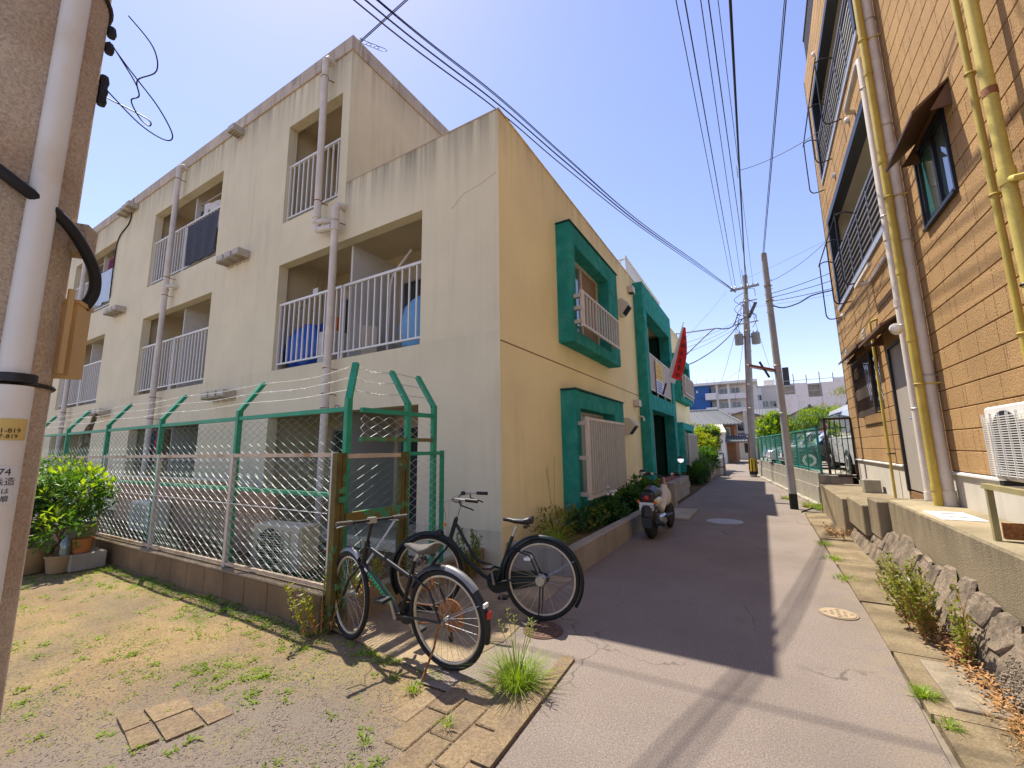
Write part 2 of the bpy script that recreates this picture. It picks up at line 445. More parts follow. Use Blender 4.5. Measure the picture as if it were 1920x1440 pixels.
mat('roof_tile',(0.14,0.145,0.15),0.75,0.18,9,spec=0.4,rnd=0.08)
mat('roof_blue',(0.14,0.20,0.34),0.5,0.12,5,spec=0.4)
mat('roof_cream',(0.58,0.53,0.42),0.7,0.1,5)
mat('roof_dark',(0.10,0.075,0.06),0.7,0.15,6)
mat('house_tan',(0.44,0.36,0.25),0.9,0.1,2)
mat('house_brown',(0.27,0.13,0.065),0.9,0.15,2)
mat('house_white',(0.66,0.65,0.62),0.9,0.06,2)
mat('house_grey',(0.38,0.38,0.35),0.9,0.08,2)
mat('apt_blue',(0.028,0.105,0.31),0.8,0.06,2)
mat('apt_white',(0.66,0.65,0.64),0.85,0.05,2)
mat('apt_cream',(0.62,0.58,0.52),0.9,0.05,2)
mat('brick_red',(0.32,0.10,0.065),0.9,0.2,7,0.3,60,rnd=0.12)
mat('sheet_white',(0.72,0.66,0.62),0.9,0.08,2,bump=0.3,bscale=5)
mat('scaffold',(0.30,0.30,0.30),0.5,0.1,10,metal=0.5)
mat('wood_old',(0.16,0.10,0.06),0.9,0.2,10)
mat('panel_white',(0.62,0.61,0.58),0.7,0.05,4)
mat('plate_white',(0.72,0.72,0.74),0.4,0.03,8)
mat('plate_text',(0.03,0.07,0.05),0.5,0.0)
mat('ink_black',(0.02,0.02,0.02),0.6,0.0)
mat('ink_red',(0.55,0.04,0.03),0.6,0.0)
mat('ink_blue',(0.10,0.16,0.50),0.6,0.0)
mat('ink_pink',(0.55,0.25,0.33),0.6,0.0)
mat('ink_orange',(0.62,0.32,0.03),0.6,0.0)
mat('flag_red',(0.62,0.025,0.02),0.75,0.1,8)
mat('flag_grey',(0.52,0.52,0.55),0.75,0.1,8)
mat('sign_yellow',(0.66,0.47,0.06),0.6,0.05,8)
mat('sign_white',(0.62,0.63,0.68),0.6,0.05,8)
mat('label_yellow',(0.60,0.43,0.13),0.6,0.08,12)
mat('body_cream',(0.64,0.60,0.50),0.35,0.05,6,spec=0.5,coat=0.4)
mat('body_dark',(0.02,0.022,0.024),0.4,0.1,10,spec=0.5)
mat('mud_flap',(0.05,0.06,0.055),0.65,0.15,10)
mat('lamp_red',(0.45,0.01,0.01),0.25,0.0,spec=0.6)
mat('lamp_orange',(0.65,0.16,0.01),0.25,0.0,spec=0.6)
mat('mirror_glass',(0.75,0.77,0.8),0.06,0.0,metal=1.0)
mat('frame_black',(0.012,0.012,0.013),0.42,0.15,20,spec=0.35)
mat('frame_green',(0.008,0.015,0.014),0.42,0.15,20,spec=0.35)
mat('decal_green',(0.02,0.36,0.17),0.4,0.1,30)
mat('decal_white',(0.70,0.72,0.70),0.4,0.05,30)
mat('saddle_grey',(0.10,0.088,0.075),0.7,0.25,20,bump=0.2,bscale=120)
mat('saddle_black',(0.03,0.026,0.027),0.45,0.15,20)
mat('rim_alloy',(0.55,0.48,0.36),0.4,0.15,20,metal=0.55)
mat('fender_grey',(0.22,0.215,0.21),0.45,0.15,14,metal=0.4)
mat('car_white',(0.66,0.66,0.65),0.3,0.04,4,spec=0.5,coat=0.6)
mat('car_dark',(0.012,0.030,0.034),0.25,0.05,4,spec=0.5,coat=0.8)
mat('car_silver',(0.40,0.42,0.44),0.3,0.05,4,metal=0.4,coat=0.6)
mat('iron_brown',(0.055,0.032,0.022),0.6,0.2,10)
mat('manhole',(0.42,0.41,0.41),0.6,0.2,30,bump=0.6,bscale=70,metal=0.3)
mat('manhole_warm',(0.36,0.27,0.17),0.8,0.2,12,bump=0.4)
mat('manhole_rust',(0.13,0.075,0.05),0.8,0.25,20,bump=0.5)
glassmat('glass_dark')
glassmat('glass_sky',(0.10,0.15,0.16),0.04)
glassmat('glass_teal',(0.05,0.16,0.15),0.12)
mat('glass_frost',(0.40,0.42,0.40),0.35,0.05,4,spec=0.6)
mat('curtain',(0.50,0.45,0.36),0.9,0.15,9)
mat('screen_brown',(0.27,0.19,0.12),0.8,0.1,8)
leafmat('leaf_bright',(0.24,0.33,0.022),0.5)
leafmat('leaf_mid',(0.085,0.18,0.026),0.4)
leafmat('leaf_dark',(0.022,0.065,0.016),0.28)
leafmat('leaf_shrub',(0.045,0.115,0.028),0.3)
leafmat('leaf_yellow',(0.24,0.26,0.02),0.45)
leafmat('leaf_olive',(0.19,0.205,0.03),0.45)
leafmat('leaf_red',(0.22,0.02,0.02),0.35)
leafmat('leaf_orange',(0.32,0.10,0.03),0.35)
leafmat('grass',(0.22,0.31,0.035),0.45)
leafmat('grass_pale',(0.26,0.29,0.07),0.4)
leafmat('moss',(0.20,0.20,0.03),0.2)
leafmat('straw',(0.45,0.29,0.11),0.3)
mat('flower_white',(0.75,0.74,0.66),0.8,0.05,20)

def moss_patches():
    m=MAT['dirt']; nt=m.node_tree; N=nt.nodes; L=nt.links; bs=N['Principled BSDF']
    g=N.new('ShaderNodeNewGeometry'); old=bs.inputs['Base Color'].links[0].from_socket
    def noi(sc,d):
        n=N.new('ShaderNodeTexNoise'); n.inputs['Scale'].default_value=sc; n.inputs['Detail'].default_value=d; L.new(g.outputs['Position'],n.inputs['Vector']); return n.outputs['Fac']
    def mr(f,a,b,c,d):
        r=N.new('ShaderNodeMapRange'); r.inputs[1].default_value=a; r.inputs[2].default_value=b; r.inputs[3].default_value=c; r.inputs[4].default_value=d; L.new(f,r.inputs[0]); return r.outputs[0]
    sp=N.new('ShaderNodeSeparateXYZ'); L.new(g.outputs['Position'],sp.inputs[0])
    ma=N.new('ShaderNodeMath'); ma.operation='MULTIPLY'; L.new(mr(sp.outputs[1],2.2,1.3,0,1),ma.inputs[0]); L.new(mr(sp.outputs[0],-4.2,-2.4,0,1),ma.inputs[1])
    mb_=N.new('ShaderNodeMath'); mb_.operation='ADD'; L.new(ma.outputs[0],mb_.inputs[0]); L.new(noi(1.1,5),mb_.inputs[1])
    gx=N.new('ShaderNodeMix'); gx.data_type='RGBA'; L.new(mr(mb_.outputs[0],.62,1.15,0,.85),gx.inputs[0]); L.new(old,gx.inputs[6]); gx.inputs[7].default_value=(.205,.168,.138,1); old=gx.outputs[2]
    mm=N.new('ShaderNodeMath'); mm.operation='MULTIPLY'; L.new(mr(noi(1.6,4),.5,.68,0,1),mm.inputs[0]); L.new(mr(noi(24,3),.42,.6,0,.34),mm.inputs[1])
    x=N.new('ShaderNodeMix'); x.data_type='RGBA'; L.new(mm.outputs[0],x.inputs[0]); L.new(old,x.inputs[6]); x.inputs[7].default_value=(.24,.22,.03,1); L.new(x.outputs[2],bs.inputs['Base Color'])
moss_patches()
mat('vent_metal',(0.44,0.39,0.31),0.55,0.12,9,spec=0.4,streak=0.4,streak_col=(0.25,0.17,0.10))

def node_tools(m):
    nt=MAT[m].node_tree; N=nt.nodes; L=nt.links; bs=N['Principled BSDF']
    pos=N.new('ShaderNodeNewGeometry').outputs['Position']
    def noi(sc,d=4,r=.55,vec=None,out='Fac'):
        n=N.new('ShaderNodeTexNoise'); n.inputs['Scale'].default_value=sc; n.inputs['Detail'].default_value=d; n.inputs['Roughness'].default_value=r; L.new(vec or pos,n.inputs['Vector']); return n.outputs[out]
    def mr(f,a,b,c=0.0,d=1.0):
        r=N.new('ShaderNodeMapRange'); r.inputs[1].default_value=a; r.inputs[2].default_value=b; r.inputs[3].default_value=c; r.inputs[4].default_value=d; L.new(f,r.inputs[0]); return r.outputs[0]
    def mth(op,a,b):
        n=N.new('ShaderNodeMath'); n.operation=op
        for s_,v in ((0,a),(1,b)):
            if isinstance(v,(int,float)): n.inputs[s_].default_value=v
            else: L.new(v,n.inputs[s_])
        return n.outputs[0]
    def over(fac,col):
        x=N.new('ShaderNodeMix'); x.data_type='RGBA'; L.new(fac,x.inputs[0]); L.new(bs.inputs['Base Color'].links[0].from_socket,x.inputs[6]); x.inputs[7].default_value=(*col,1); L.new(x.outputs[2],bs.inputs['Base Color'])
    def scaled(v):
        mp=N.new('ShaderNodeMapping'); L.new(pos,mp.inputs['Vector']); mp.inputs['Scale'].default_value=v; return mp.outputs[0]
    return N,L,pos,noi,mr,mth,over,scaled
def rain_stains(m,levels,col,sx=6.0):
    """run-off marks that hang below parapets and sills"""
    N,L,pos,noi,mr,mth,over,scaled=node_tools(m)
    sp=N.new('ShaderNodeSeparateXYZ'); L.new(pos,sp.inputs[0]); z=sp.outputs[2]
    st=mr(noi(1.0,6,.65,scaled((sx,sx,.22))),.40,.72)
    tot=None
    for (lv,ln,amt,*xm) in levels:
        edge=mth('MULTIPLY',mr(z,lv-ln,lv,0.0,amt),mr(z,lv,lv+.02,1.0,0.0))
        if xm: edge=mth('MULTIPLY',edge,mr(sp.outputs[0],xm[0]-.02,xm[0],0.0,1.0))
        tot=edge if tot is None else mth('MAXIMUM',tot,edge)
    f=mth('MULTIPLY',mth('MULTIPLY',tot,tot),mth('ADD',mth('MULTIPLY',st,.8),.12))
    over(f,col)
rain_stains('stucco_beige',[(9.52,1.5,.95),(6.60,1.3,1.0,-6.42),(3.14,.6,.35),(.45,.45,.7)],(.15,.135,.11))
rain_stains('stucco_yellow',[(6.6,1.0,.75),(.5,.5,.7)],(.27,.19,.11),4.0)
rain_stains('stucco_pale',[(9.52,1.3,.8)],(.24,.20,.15))
rain_stains('green_stucco',[(3.62,.3,.6),(.62,.5,.7),(5.66,.5,.5),(2.52,.4,.5)],(.02,.085,.07),9.0)
def worn_asphalt():
    N,L,pos,noi,mr,mth,over,scaled=node_tools('asphalt')
    # repair patches and darker oil marks
    over(mth('MULTIPLY',mr(noi(.55,3,.5),.52,.60),.30),(.165,.135,.11))
    over(mth('MULTIPLY',mr(noi(2.1,5,.6),.60,.74),.45),(.13,.105,.085))
    over(mth('MULTIPLY',mr(noi(.9,6,.7),.56,.70),.30),(.255,.21,.165))
    # hairline cracks
    w=N.new('ShaderNodeMix'); w.data_type='VECTOR'; w.inputs[0].default_value=.22; L.new(scaled((.55,.35,.5)),w.inputs[4]); L.new(noi(1.4,5,.6,None,'Color'),w.inputs[5])
    v=N.new('ShaderNodeTexVoronoi'); v.feature='DISTANCE_TO_EDGE'; v.inputs['Scale'].default_value=1.6; L.new(w.outputs[1],v.inputs['Vector'])
    over(mth('MULTIPLY',mth('MULTIPLY',mr(v.outputs['Distance'],.0,.006,1,0),mr(noi(.8,2,.5),.50,.56)),.7),(.08,.065,.055))
    # dust along both edges of the lane
    sp=N.new('ShaderNodeSeparateXYZ'); L.new(pos,sp.inputs[0])
    e=mth('MAXIMUM',mr(sp.outputs[0],.28,.66),mr(sp.outputs[0],-1.55,-2.05))
    over(mth('MULTIPLY',mth('MULTIPLY',e,mr(noi(5,5,.65),.40,.66)),.55),(.30,.23,.14))
worn_asphalt()
rain_stains('cap_concrete',[(.81,.55,1.0)],(.10,.085,.055),7.0)
rain_stains('concrete',[(.81,.6,.9)],(.11,.10,.075),7.0)
rain_stains('siding',[(4.62,.7,.6),(7.80,.7,.6),(3.95,.5,.5)],(.24,.125,.055),8.0)
# ================================================================ ground and road
XC, YC = -2.99, 4.80        # street corner of the apartment building
H2, H3 = 6.57, 9.83
XU = -6.42                  # right end of the third storey

g = MB()
g.poly([(-400,-60,-0.03),(400,-60,-0.03),(400,700,-0.03),(-400,700,-0.03)])
struct(g.build('ground','ground'))

def grid_sheet(name, matn, x0, x1, y0, y1, nx, ny, zf, keep=None):
    b=MB(); 
    for j in range(ny+1):
        for i in range(nx+1):
            x=x0+(x1-x0)*i/nx; y=y0+(y1-y0)*j/ny
            b.v.append((x,y,zf(x,y)))
    for j in range(ny):
        for i in range(nx):
            a=j*(nx+1)+i
            cx=x0+(x1-x0)*(i+.5)/nx; cy=y0+(y1-y0)*(j+.5)/ny
            if keep is None or keep(cx,cy): b.f.append((a,a+1,a+nx+2,a+nx+1))
    return b.build(name,matn,smooth='all')

def dz(x,y):
    e=min(1.0,max(0.0,(-1.32-x)/0.5))
    return -0.004+e*(0.018*noise.noise(Vector((x*1.3,y*1.3,0)))+0.008*noise.noise(Vector((x*6,y*6,3))))
dirt=struct(grid_sheet('dirt_lot','dirt',-14.0,-1.30,-4.0,2.56,180,96,dz))
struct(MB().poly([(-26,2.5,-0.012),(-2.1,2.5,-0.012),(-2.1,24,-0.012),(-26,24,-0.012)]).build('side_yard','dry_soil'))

# the lane, bending to the left far off
left_edge=[(-1.24,-6),(-1.24,1.9),(-1.31,3.02),(-1.92,3.10),(-2.0,3.9),(-2.06,4.9),(-2.06,11.4),(-2.05,16),(-2.15,22),(-2.9,30),(-4.2,38),(-7.0,47),(-12,56)]
right_edge=[(0.62,-6),(0.63,3),(0.68,4.6),(0.66,8),(0.62,12.0),(0.95,13.0),(0.9,15),(-0.05,23.5),(-0.7,30),(-1.5,38),(-3.6,48.5),(-8,60)]
road=MB()
road.poly([(x,y,0.0) for x,y in left_edge[:8]]+[(x,y,0.0) for x,y in reversed(right_edge[:7])])
road.poly([(-2.05,16,0.0),(0.9,15,0.0),(-0.05,23.5,0.0),(-2.15,22,0.0)])
road.poly([(-2.15,22,0.0),(-0.05,23.5,0.0),(-0.7,30,0.0),(-2.9,30,0.0)])
road.poly([(-2.9,30,0.0),(-0.7,30,0.0),(-1.5,38,0.0),(-4.2,38,0.0)])
road.poly([(-4.2,38,0.0),(-1.5,38,0.0),(-3.6,48.5,0.0),(-7,47,0.0)])
road.poly([(-7,47,0.0),(-3.6,48.5,0.0),(-8,60,0.0),(-12,56,0.0)])
struct(road.build('road','asphalt',base=(0,0,0)))

# concrete apron where the bicycles stand
ap=MB(); ap.poly([(-3.36,2.56,0.006),(-2.1,2.40,0.006),(-1.98,2.62,0.006),(-1.90,3.08,0.006),(-1.99,3.9,0.006),(-2.05,4.86,0.006),(-3.36,4.86,0.006)])
struct(ap.build('concrete_apron','concrete_warm'))
struct(MB().poly([(-2.12,2.30,.002),(-1.36,2.30,.002),(-1.33,3.12,.002),(-1.95,3.16,.002),(-2.12,2.8,.002)]).build('asphalt_patch','asphalt'))

# kerb stones along the lane and worn pavers beside them
kerb=thing('kerb','low worn edging kerb between the asphalt and the brown pavers','kerb',(-1.28,2,0))
ys=[0.6,1.22,1.86,2.47,3.06]
for a,b in zip(ys,ys[1:]):
    x0=-1.245-0.045*(a-1.9); x1=-1.245-0.045*(b-1.9)
    MB().prism([(-1.355-0.03*(a-1.9),a+.006),(x0,a+.006),(x1,b-.006),(-1.355-0.03*(b-1.9),b-.006)],'z',-0.05,0.022+random.uniform(-.006,.006)).build('kerb_stone','paver_brown',kerb)
pav=thing('paver_strip','brown concrete pavers half sunk in gravel behind the front bicycle','paving',(-1.6,2.2,0))
px=[-1.36,-1.52,-1.70,-1.86,-2.0]
rows=[(0.75,1.35),(1.35,1.78),(1.78,2.12),(2.12,2.50)]
for i in range(4):
    off=0.17*(i%2)
    for (a,b) in rows:
        a+=off; b+=off
        if i>=2 and a<1.75: continue
        if i==3 and b>2.45: continue
        z=0.010-0.004*i+random.uniform(-.003,.003)
        MB().bbox(px[i+1]+.005,px[i]-.005,a+.006,b-.006,-0.05,z,0.006).build('paver','paver_brown',pav)
# broken slab lying in the dirt
slab=thing('broken_slab','broken sunken concrete slab in the dirt at the lower left','slab',(-3.05,1.27,0))
def slabpiece(pts,h=0.012):
    MB().prism(pts,'z',-0.03,h).build('slab_piece','paver_brown',slab)
slabpiece([(-3.34,1.16),(-3.14,1.13),(-3.12,1.235),(-3.33,1.26)])
slabpiece([(-3.13,1.13),(-2.92,1.09),(-2.90,1.20),(-3.11,1.235)],.010)
slabpiece([(-3.31,1.275),(-3.10,1.25),(-3.07,1.43),(-3.24,1.46)],.008)
slabpiece([(-3.09,1.25),(-2.86,1.215),(-2.83,1.38),(-3.06,1.41)],.006)
slabpiece([(-3.05,1.425),(-2.82,1.395),(-2.80,1.52),(-3.02,1.54)],.003)

# right-hand gutter of concrete slabs
gut=thing('gutter','concrete gutter slabs along the foot of the stone wall','gutter',(0.9,5,0))
gy=[-2.0,0.6,2.2,3.4,4.25,5.4,6.9,8.6,10.2,11.8]
for a,b in zip(gy,gy[1:]):
    MB().prism([(0.67,a+.01),(1.10,a+.01),(1.13,b-.01),(0.68,b-.01)],'z',-0.06,0.016+random.uniform(-.006,.008)).build('gutter_slab','gutter_concrete',gut)
MB().bbox(0.80,1.06,3.52,4.15,0.0,0.036,0.006).build('cover_slab','smear',gut)

def manhole(name,label,c,r,m1,m2):
    t=thing(name,label,'manhole cover',(c[0],c[1],0))
    MB().lathe([(r*1.12,-0.01),(r*1.12,0.008),(r*1.02,0.008)],(c[0],c[1],0),36).build('rim',m2,t)
    b=MB().lathe([(r,-0.01),(r,0.012)],(c[0],c[1],0),36)
    b.build('lid',m1,t)
    d=MB()
    k=max(3,int(r/0.055))
    for i in range(-k,k+1):
        for j in range(-k,k+1):
            x=i*.048;y=j*.048
            if math.hypot(x,y)<r-.03: d.box(c[0]+x-.012,c[0]+x+.012,c[1]+y-.012,c[1]+y+.012,.012,.017)
    stuff(d.build('lid_pattern',m1,t))
manhole('manhole_cover','large grey round manhole cover in the shaded lane',(-0.80,9.82),0.30,'manhole','manhole')
manhole('manhole_cover','small tan round cover in the asphalt near the stone wall',(0.45,4.97),0.13,'manhole_warm','concrete_warm')
manhole('manhole_cover','rusty round cover under the rear wheel of the far bicycle',(-1.72,3.40),0.15,'manhole_rust','manhole_rust')

# ================================================================ apartment building
B=thing('apartment_building','three storey beige and yellow apartment block with green window surrounds','building',(XC,YC,0))

def wall_grid(axis, pos, t, regions, openings):
    us=sorted({u for r in regions+openings for u in r[:2]}); zs=sorted({z for r in regions+openings for z in r[2:]})
    def inside(rs,u,z): return any(r[0]<u<r[1] and r[2]<z<r[3] for r in rs)
    nu,nz=len(us)-1,len(zs)-1
    S=[[inside(regions,(us[i]+us[i+1])/2,(zs[j]+zs[j+1])/2) and not inside(openings,(us[i]+us[i+1])/2,(zs[j]+zs[j+1])/2) for j in range(nz)] for i in range(nu)]
    b=MB()
    def P(u,w,z): return (u,w,z) if axis=='y' else (w,u,z)
    p2=pos+t
    for i in range(nu):
        for j in range(nz):
            if not S[i][j]: continue
            u0,u1,z0,z1=us[i],us[i+1],zs[j],zs[j+1]
            b.poly([P(u0,pos,z0),P(u1,pos,z0),P(u1,pos,z1),P(u0,pos,z1)])
            b.poly([P(u0,p2,z0),P(u0,p2,z1),P(u1,p2,z1),P(u1,p2,z0)])
            if i==0 or not S[i-1][j]: b.poly([P(u0,pos,z0),P(u0,pos,z1),P(u0,p2,z1),P(u0,p2,z0)])
            if i==nu-1 or not S[i+1][j]: b.poly([P(u1,pos,z0),P(u1,p2,z0),P(u1,p2,z1),P(u1,pos,z1)])
            if j==0 or not S[i][j-1]: b.poly([P(u0,pos,z0),P(u0,p2,z0),P(u1,p2,z0),P(u1,pos,z0)])
            if j==nz-1 or not S[i][j+1]: b.poly([P(u0,pos,z1),P(u1,pos,z1),P(u1,p2,z1),P(u0,p2,z1)])
    return b

FZ=[(0.12,2.20),(3.14,5.40),(6.35,8.66)]
BAYS=[(-8.45,-4.46,0),(-8.45,-4.46,1),(-8.45,-6.65,2)]+[(-15.2,-11.25,k) for k in range(3)]+[(-22.1,-18.08,k) for k in range(3)]
ops=[(a,b,FZ[k][0],FZ[k][1]) for a,b,k in BAYS]
XL=-25.0
wall_grid('y',YC,0.20,[(XL,XU,0,H3-.32),(XU,XC-.002,0,H2)],ops).build('front_wall','stucco_beige',B)
# yellow side wall
W2=(6.95,9.5,3.55,5.45); W1=(6.95,9.5,0.60,2.30)
PO=(12.62,16.75,0.35,6.35)
F2=(18.7,21.2,3.6,5.2); F1=(18.6,20.9,0.75,2.25)
wall_grid('x',XC-.0,-0.20,[(YC+.001,22.7,0,H2)],[W2,W1,PO,F2,F1]).build('side_wall','stucco_yellow',B)
# third storey side wall, rear walls, roofs
wall_grid('x',XU,-0.2,[(YC+.2,20.0,H2-.4,H3-.32)],[]).build('upper_side_wall','stucco_pale',B)
MB().box(XL,XC-.2,22.5,22.7,0,H2).build('rear_wall','stucco_pale',B)
MB().box(XL,XU,19.8,20.0,H2,H3-.32).build('rear_wall','stucco_pale',B)
MB().box(XL+.01,XC-.21,YC+1.5,22.49,H2-.55,H2-.40).build('roof','concrete',B)
MB().box(XL+.01,XU-.21,YC+.21,19.79,H3-.55,H3-.40).build('roof','concrete',B)
MB().box(XL,XL+.2,YC+.2,19.8,0,H3-.32).build('end_wall','stucco_pale',B)
# coping
MB().bbox(XL,XU+.035,YC-.035,YC+.21,H3-.32,H3,0.008).build('coping','coping',B)
MB().bbox(XU-.21,XU+.035,YC+.211,20.03,H3-.32,H3,0.008).build('coping','coping',B)
MB().bbox(XU+.01,XC+.02,YC-.012,YC+.22,H2,H2+.022,0.004).build('coping','coping',B)
MB().bbox(XC-.21,XC+.02,YC+.221,22.7,H2,H2+.022,0.004).build('coping','stucco_yellow',B)
# score line along the yellow wall (a groove strip) and a hairline crack on the beige one
MB().box(XC,XC+.002,YC+.01,12.5,2.985,3.005).build('score_line','clamp_rust',B)
b=MB(); p=[(-2.993,5.2),(-3.5,5.06),(-3.9,5.02),(-4.1,4.92)]
b.tube([(-3.02,YC-.001,5.55),(-3.3,YC-.001,5.45),(-3.62,YC-.001,5.40),(-3.85,YC-.001,5.22)],0.004,4).build('crack','coping',B)

def railing(parent,a,b,y,z0,z1,n,axis='x',m='white_metal',bw=0.024):
    mb=MB()
    def P(u,z): return (u,y,z) if axis=='x' else (y,u,z)
    mb.bar(P(a,z1),P(b,z1),0.055,0.045); mb.bar(P(a,z0+.13),P(b,z0+.13),0.04,0.03)
    mb.bar(P(a+.02,z0),P(a+.02,z1-.02),0.035,0.035); mb.bar(P(b-.02,z0),P(b-.02,z1-.02),0.035,0.035)
    r=mb.build('railing',m,parent)
    off=ORG[r.name]
    src=None
    for i in range(1,n):
        u=a+(b-a)*i/n
        if src is None:
            mm=MB(); c=P(u,0); mm.box(c[0]-bw/2,c[0]+bw/2,c[1]-bw/2,c[1]+bw/2,z0+.14,z1-.02)
            src=mm.build('baluster',m,r); u0=u
        else:
            d=u-u0; inst(src,r,(d,0,0) if axis=='x' else (0,d,0))
    return r

def sliding_door(parent,a,b,y,z0,z1,panes=2,gm='glass_dark',fm='aluminium',axis='x',face=-1):
    """window unit: frame with panes set back; face = side the frame is proud of"""
    def Bx(mb,u0,u1,w0,w1,zz0,zz1):
        w0,w1=min(w0,w1),max(w0,w1)
        if axis=='x': mb.box(u0,u1,w0,w1,zz0,zz1)
        else: mb.box(w0,w1,u0,u1,zz0,zz1)
    f=MB(); t=.045
    Bx(f,a,b,y,y+face*.06,z1-t,z1); Bx(f,a,b,y,y+face*.06,z0,z0+t)
    Bx(f,a,a+t,y,y+face*.06,z0+t,z1-t); Bx(f,b-t,b,y,y+face*.06,z0+t,z1-t)
    w=(b-a-2*t)/panes
    for i in range(1,panes):
        u=a+t+w*i; Bx(f,u-.025,u+.025,y+face*.008,y+face*.05,z0+t,z1-t)
    fr=f.build('window',fm,parent)
    for i in range(panes):
        p=MB(); u=a+t+w*i; s=.005+.014*(i%2)
        Bx(p,u+.026*(i>0),u+w-.026*(i<panes-1),y+face*(s+.004),y+face*(s+.012),z0+t,z1-t)
        p.build('pane',gm if isinstance(gm,str) else gm[i%len(gm)],fr)
    return fr

D=1.25
for bi,(a,b,k) in enumerate(BAYS):
    z0,z1=FZ[k]
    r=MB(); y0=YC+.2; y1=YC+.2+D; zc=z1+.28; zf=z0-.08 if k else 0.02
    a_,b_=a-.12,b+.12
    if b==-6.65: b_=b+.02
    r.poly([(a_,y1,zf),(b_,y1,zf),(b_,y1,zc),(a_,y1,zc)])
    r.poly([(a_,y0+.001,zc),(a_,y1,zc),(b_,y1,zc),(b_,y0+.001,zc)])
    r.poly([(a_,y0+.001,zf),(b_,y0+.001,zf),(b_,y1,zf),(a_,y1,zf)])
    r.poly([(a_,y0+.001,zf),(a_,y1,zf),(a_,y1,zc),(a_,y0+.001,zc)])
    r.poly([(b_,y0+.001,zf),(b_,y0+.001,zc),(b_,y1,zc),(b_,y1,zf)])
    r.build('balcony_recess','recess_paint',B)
    mid=(a+b)/2
    halves=[(a,mid-.05),(mid+.05,b)] if b-a>2.5 else [(a,b)]
    if len(halves)==2:
        MB().box(mid-.025,mid+.025,y0+.05,y1-.003,zf+.12,z1+.02).build('partition','panel_white' if k else 'house_grey',B)
    for (u,v) in halves:
        sliding_door(B,u+.12,v-.28,y1-.003,zf+.06,zf+1.98,2,'glass_dark','aluminium')
        MB().box(u+.2,u+.62,y1-.004,y1-.012,zc-.62,zc-.18).build('curtain_board','curtain',B)
        # laundry pole bracket on the ceiling
    if k:
        n=int((b-a)/.158)
        if len(halves)==2:
            railing(B,a+.005,mid-.02,YC+.09,z0+.01,z0+1.40,n//2)
            railing(B,mid+.02,b-.005,YC+.09,z0+.01,z0+1.40,n//2)
        else: railing(B,a+.005,b-.005,YC+.09,z0+.01,z0+1.36,n)

# downpipes
def ring(mb,c,r): mb.torus(c,(0,0,1),r,.012,14,5)
def downpipe(pts,r,m,clamps,name='downpipe',elbows=()):
    p=MB().tube(pts,r,12).build(name,m,B,smooth=True)
    for (c,rr) in clamps:
        mb=MB(); mb.torus(c,(0,0,1),rr,.010,16,5); mb.bar((c[0],c[1]+rr,c[2]),(c[0]+.06,YC,c[2]-.01),.02,.012)
        mb.build('clamp','clamp_rust',p)
    for (c,rr,h) in elbows:
        MB().lathe([(rr,-h),(rr,h)],c,16).build('collar',m,p,smooth=True)
    return p
YP=YC-.17
def top_bend(x,z,r=.16): return [(x+.03,YC+.05,z-.02),(x+.03,YC-.06,z),(x+.02,YC-.13,z-.01),(x+.005,YP-.002,z-.07),(x,YP,z-.17)]
RR=.066
downpipe(top_bend(-7.02,9.50)+[(-7.0,YP,5.92),(-6.99,YP,5.76),(-6.95,YP,5.69),(-6.86,YP,5.66),(-6.52,YP,5.62)],RR,'pvc_pipe',[((-7.02,YP,9.05),RR),((-7.0,YP,6.3),RR)],elbows=[((-7.0,YP,6.0),RR+.012,.06),((-6.99,YP,5.85),RR+.012,.03)])
downpipe(top_bend(-6.44,6.05)+[(-6.45,YP,3.0),(-6.46,YP,0.02)],RR,'pvc_pipe',[((-6.44,YP,5.72),RR),((-6.46,YP,2.95),RR),((-6.46,YP,2.5),RR),((-6.46,YP,2.25),RR)],elbows=[((-6.44,YP,5.62),RR+.012,.09),((-6.45,YP,2.75),RR+.012,.06)])
downpipe([(-6.75,YC+.05,5.86),(-6.75,YC-.08,5.84),(-6.85,YP,5.84),(-6.96,YP,5.84)],.055,'pvc_pipe',[],name='branch_pipe')
for x in (-13.42,-20.35):
    downpipe(top_bend(x,9.52)+[(x,YP,6.0),(x,YP,2.6),(x,YP,0.02)],RR,'pvc_pipe',[((x,YP,9.1),RR),((x,YP,6.2),RR),((x,YP,5.7),RR),((x,YP,2.95),RR),((x,YP,2.4),RR)],elbows=[((x,YP,6.0),RR+.012,.05),((x,YP,5.86),RR+.012,.03),((x,YP,2.72),RR+.012,.05)])
    downpipe([(x+.28,YC+.05,5.93),(x+.27,YC-.09,5.93),(x+.16,YP,5.93),(x+.04,YP,5.93)],.05,'pvc_pipe',[],name='branch_pipe')
# vent hoods in rows of three
vsrc=None
def vent(x,z):
    global vsrc
    if vsrc is None:
        mb=MB(); mb.box(-.13,.13,-.26,0,-.02,.10); mb.box(-.13,.13,-.012,0,-.12,-.02); mb.box(-.13,-.118,-.26,0,-.07,-.02); mb.box(.118,.13,-.26,0,-.07,-.02)
        for i in range(4): mb.box(-.118,.118,-.25+.06*i,-.225+.06*i,-.045,-.03)
        vsrc=mb.build('vent_hood','vent_metal',B); ORG['x']=0
        vsrc.data.transform(Matrix.Translation(ORG[B.name])); vsrc.location=(x-XC,-.002,z)
    else: inst(vsrc,B,(x-XC,-.002,z))
vent(-10.53,9.36)
for cx in (-17.1,):
    for i in (-1,0,1): vent(cx+.33*i,9.36+.03*i)
for (cx,z) in ((-10.12,5.94),(-17.04,5.92),(-10.2,2.75),(-17.2,2.76)):
    for i in (-1,0,1): vent(cx+.34*i,z)

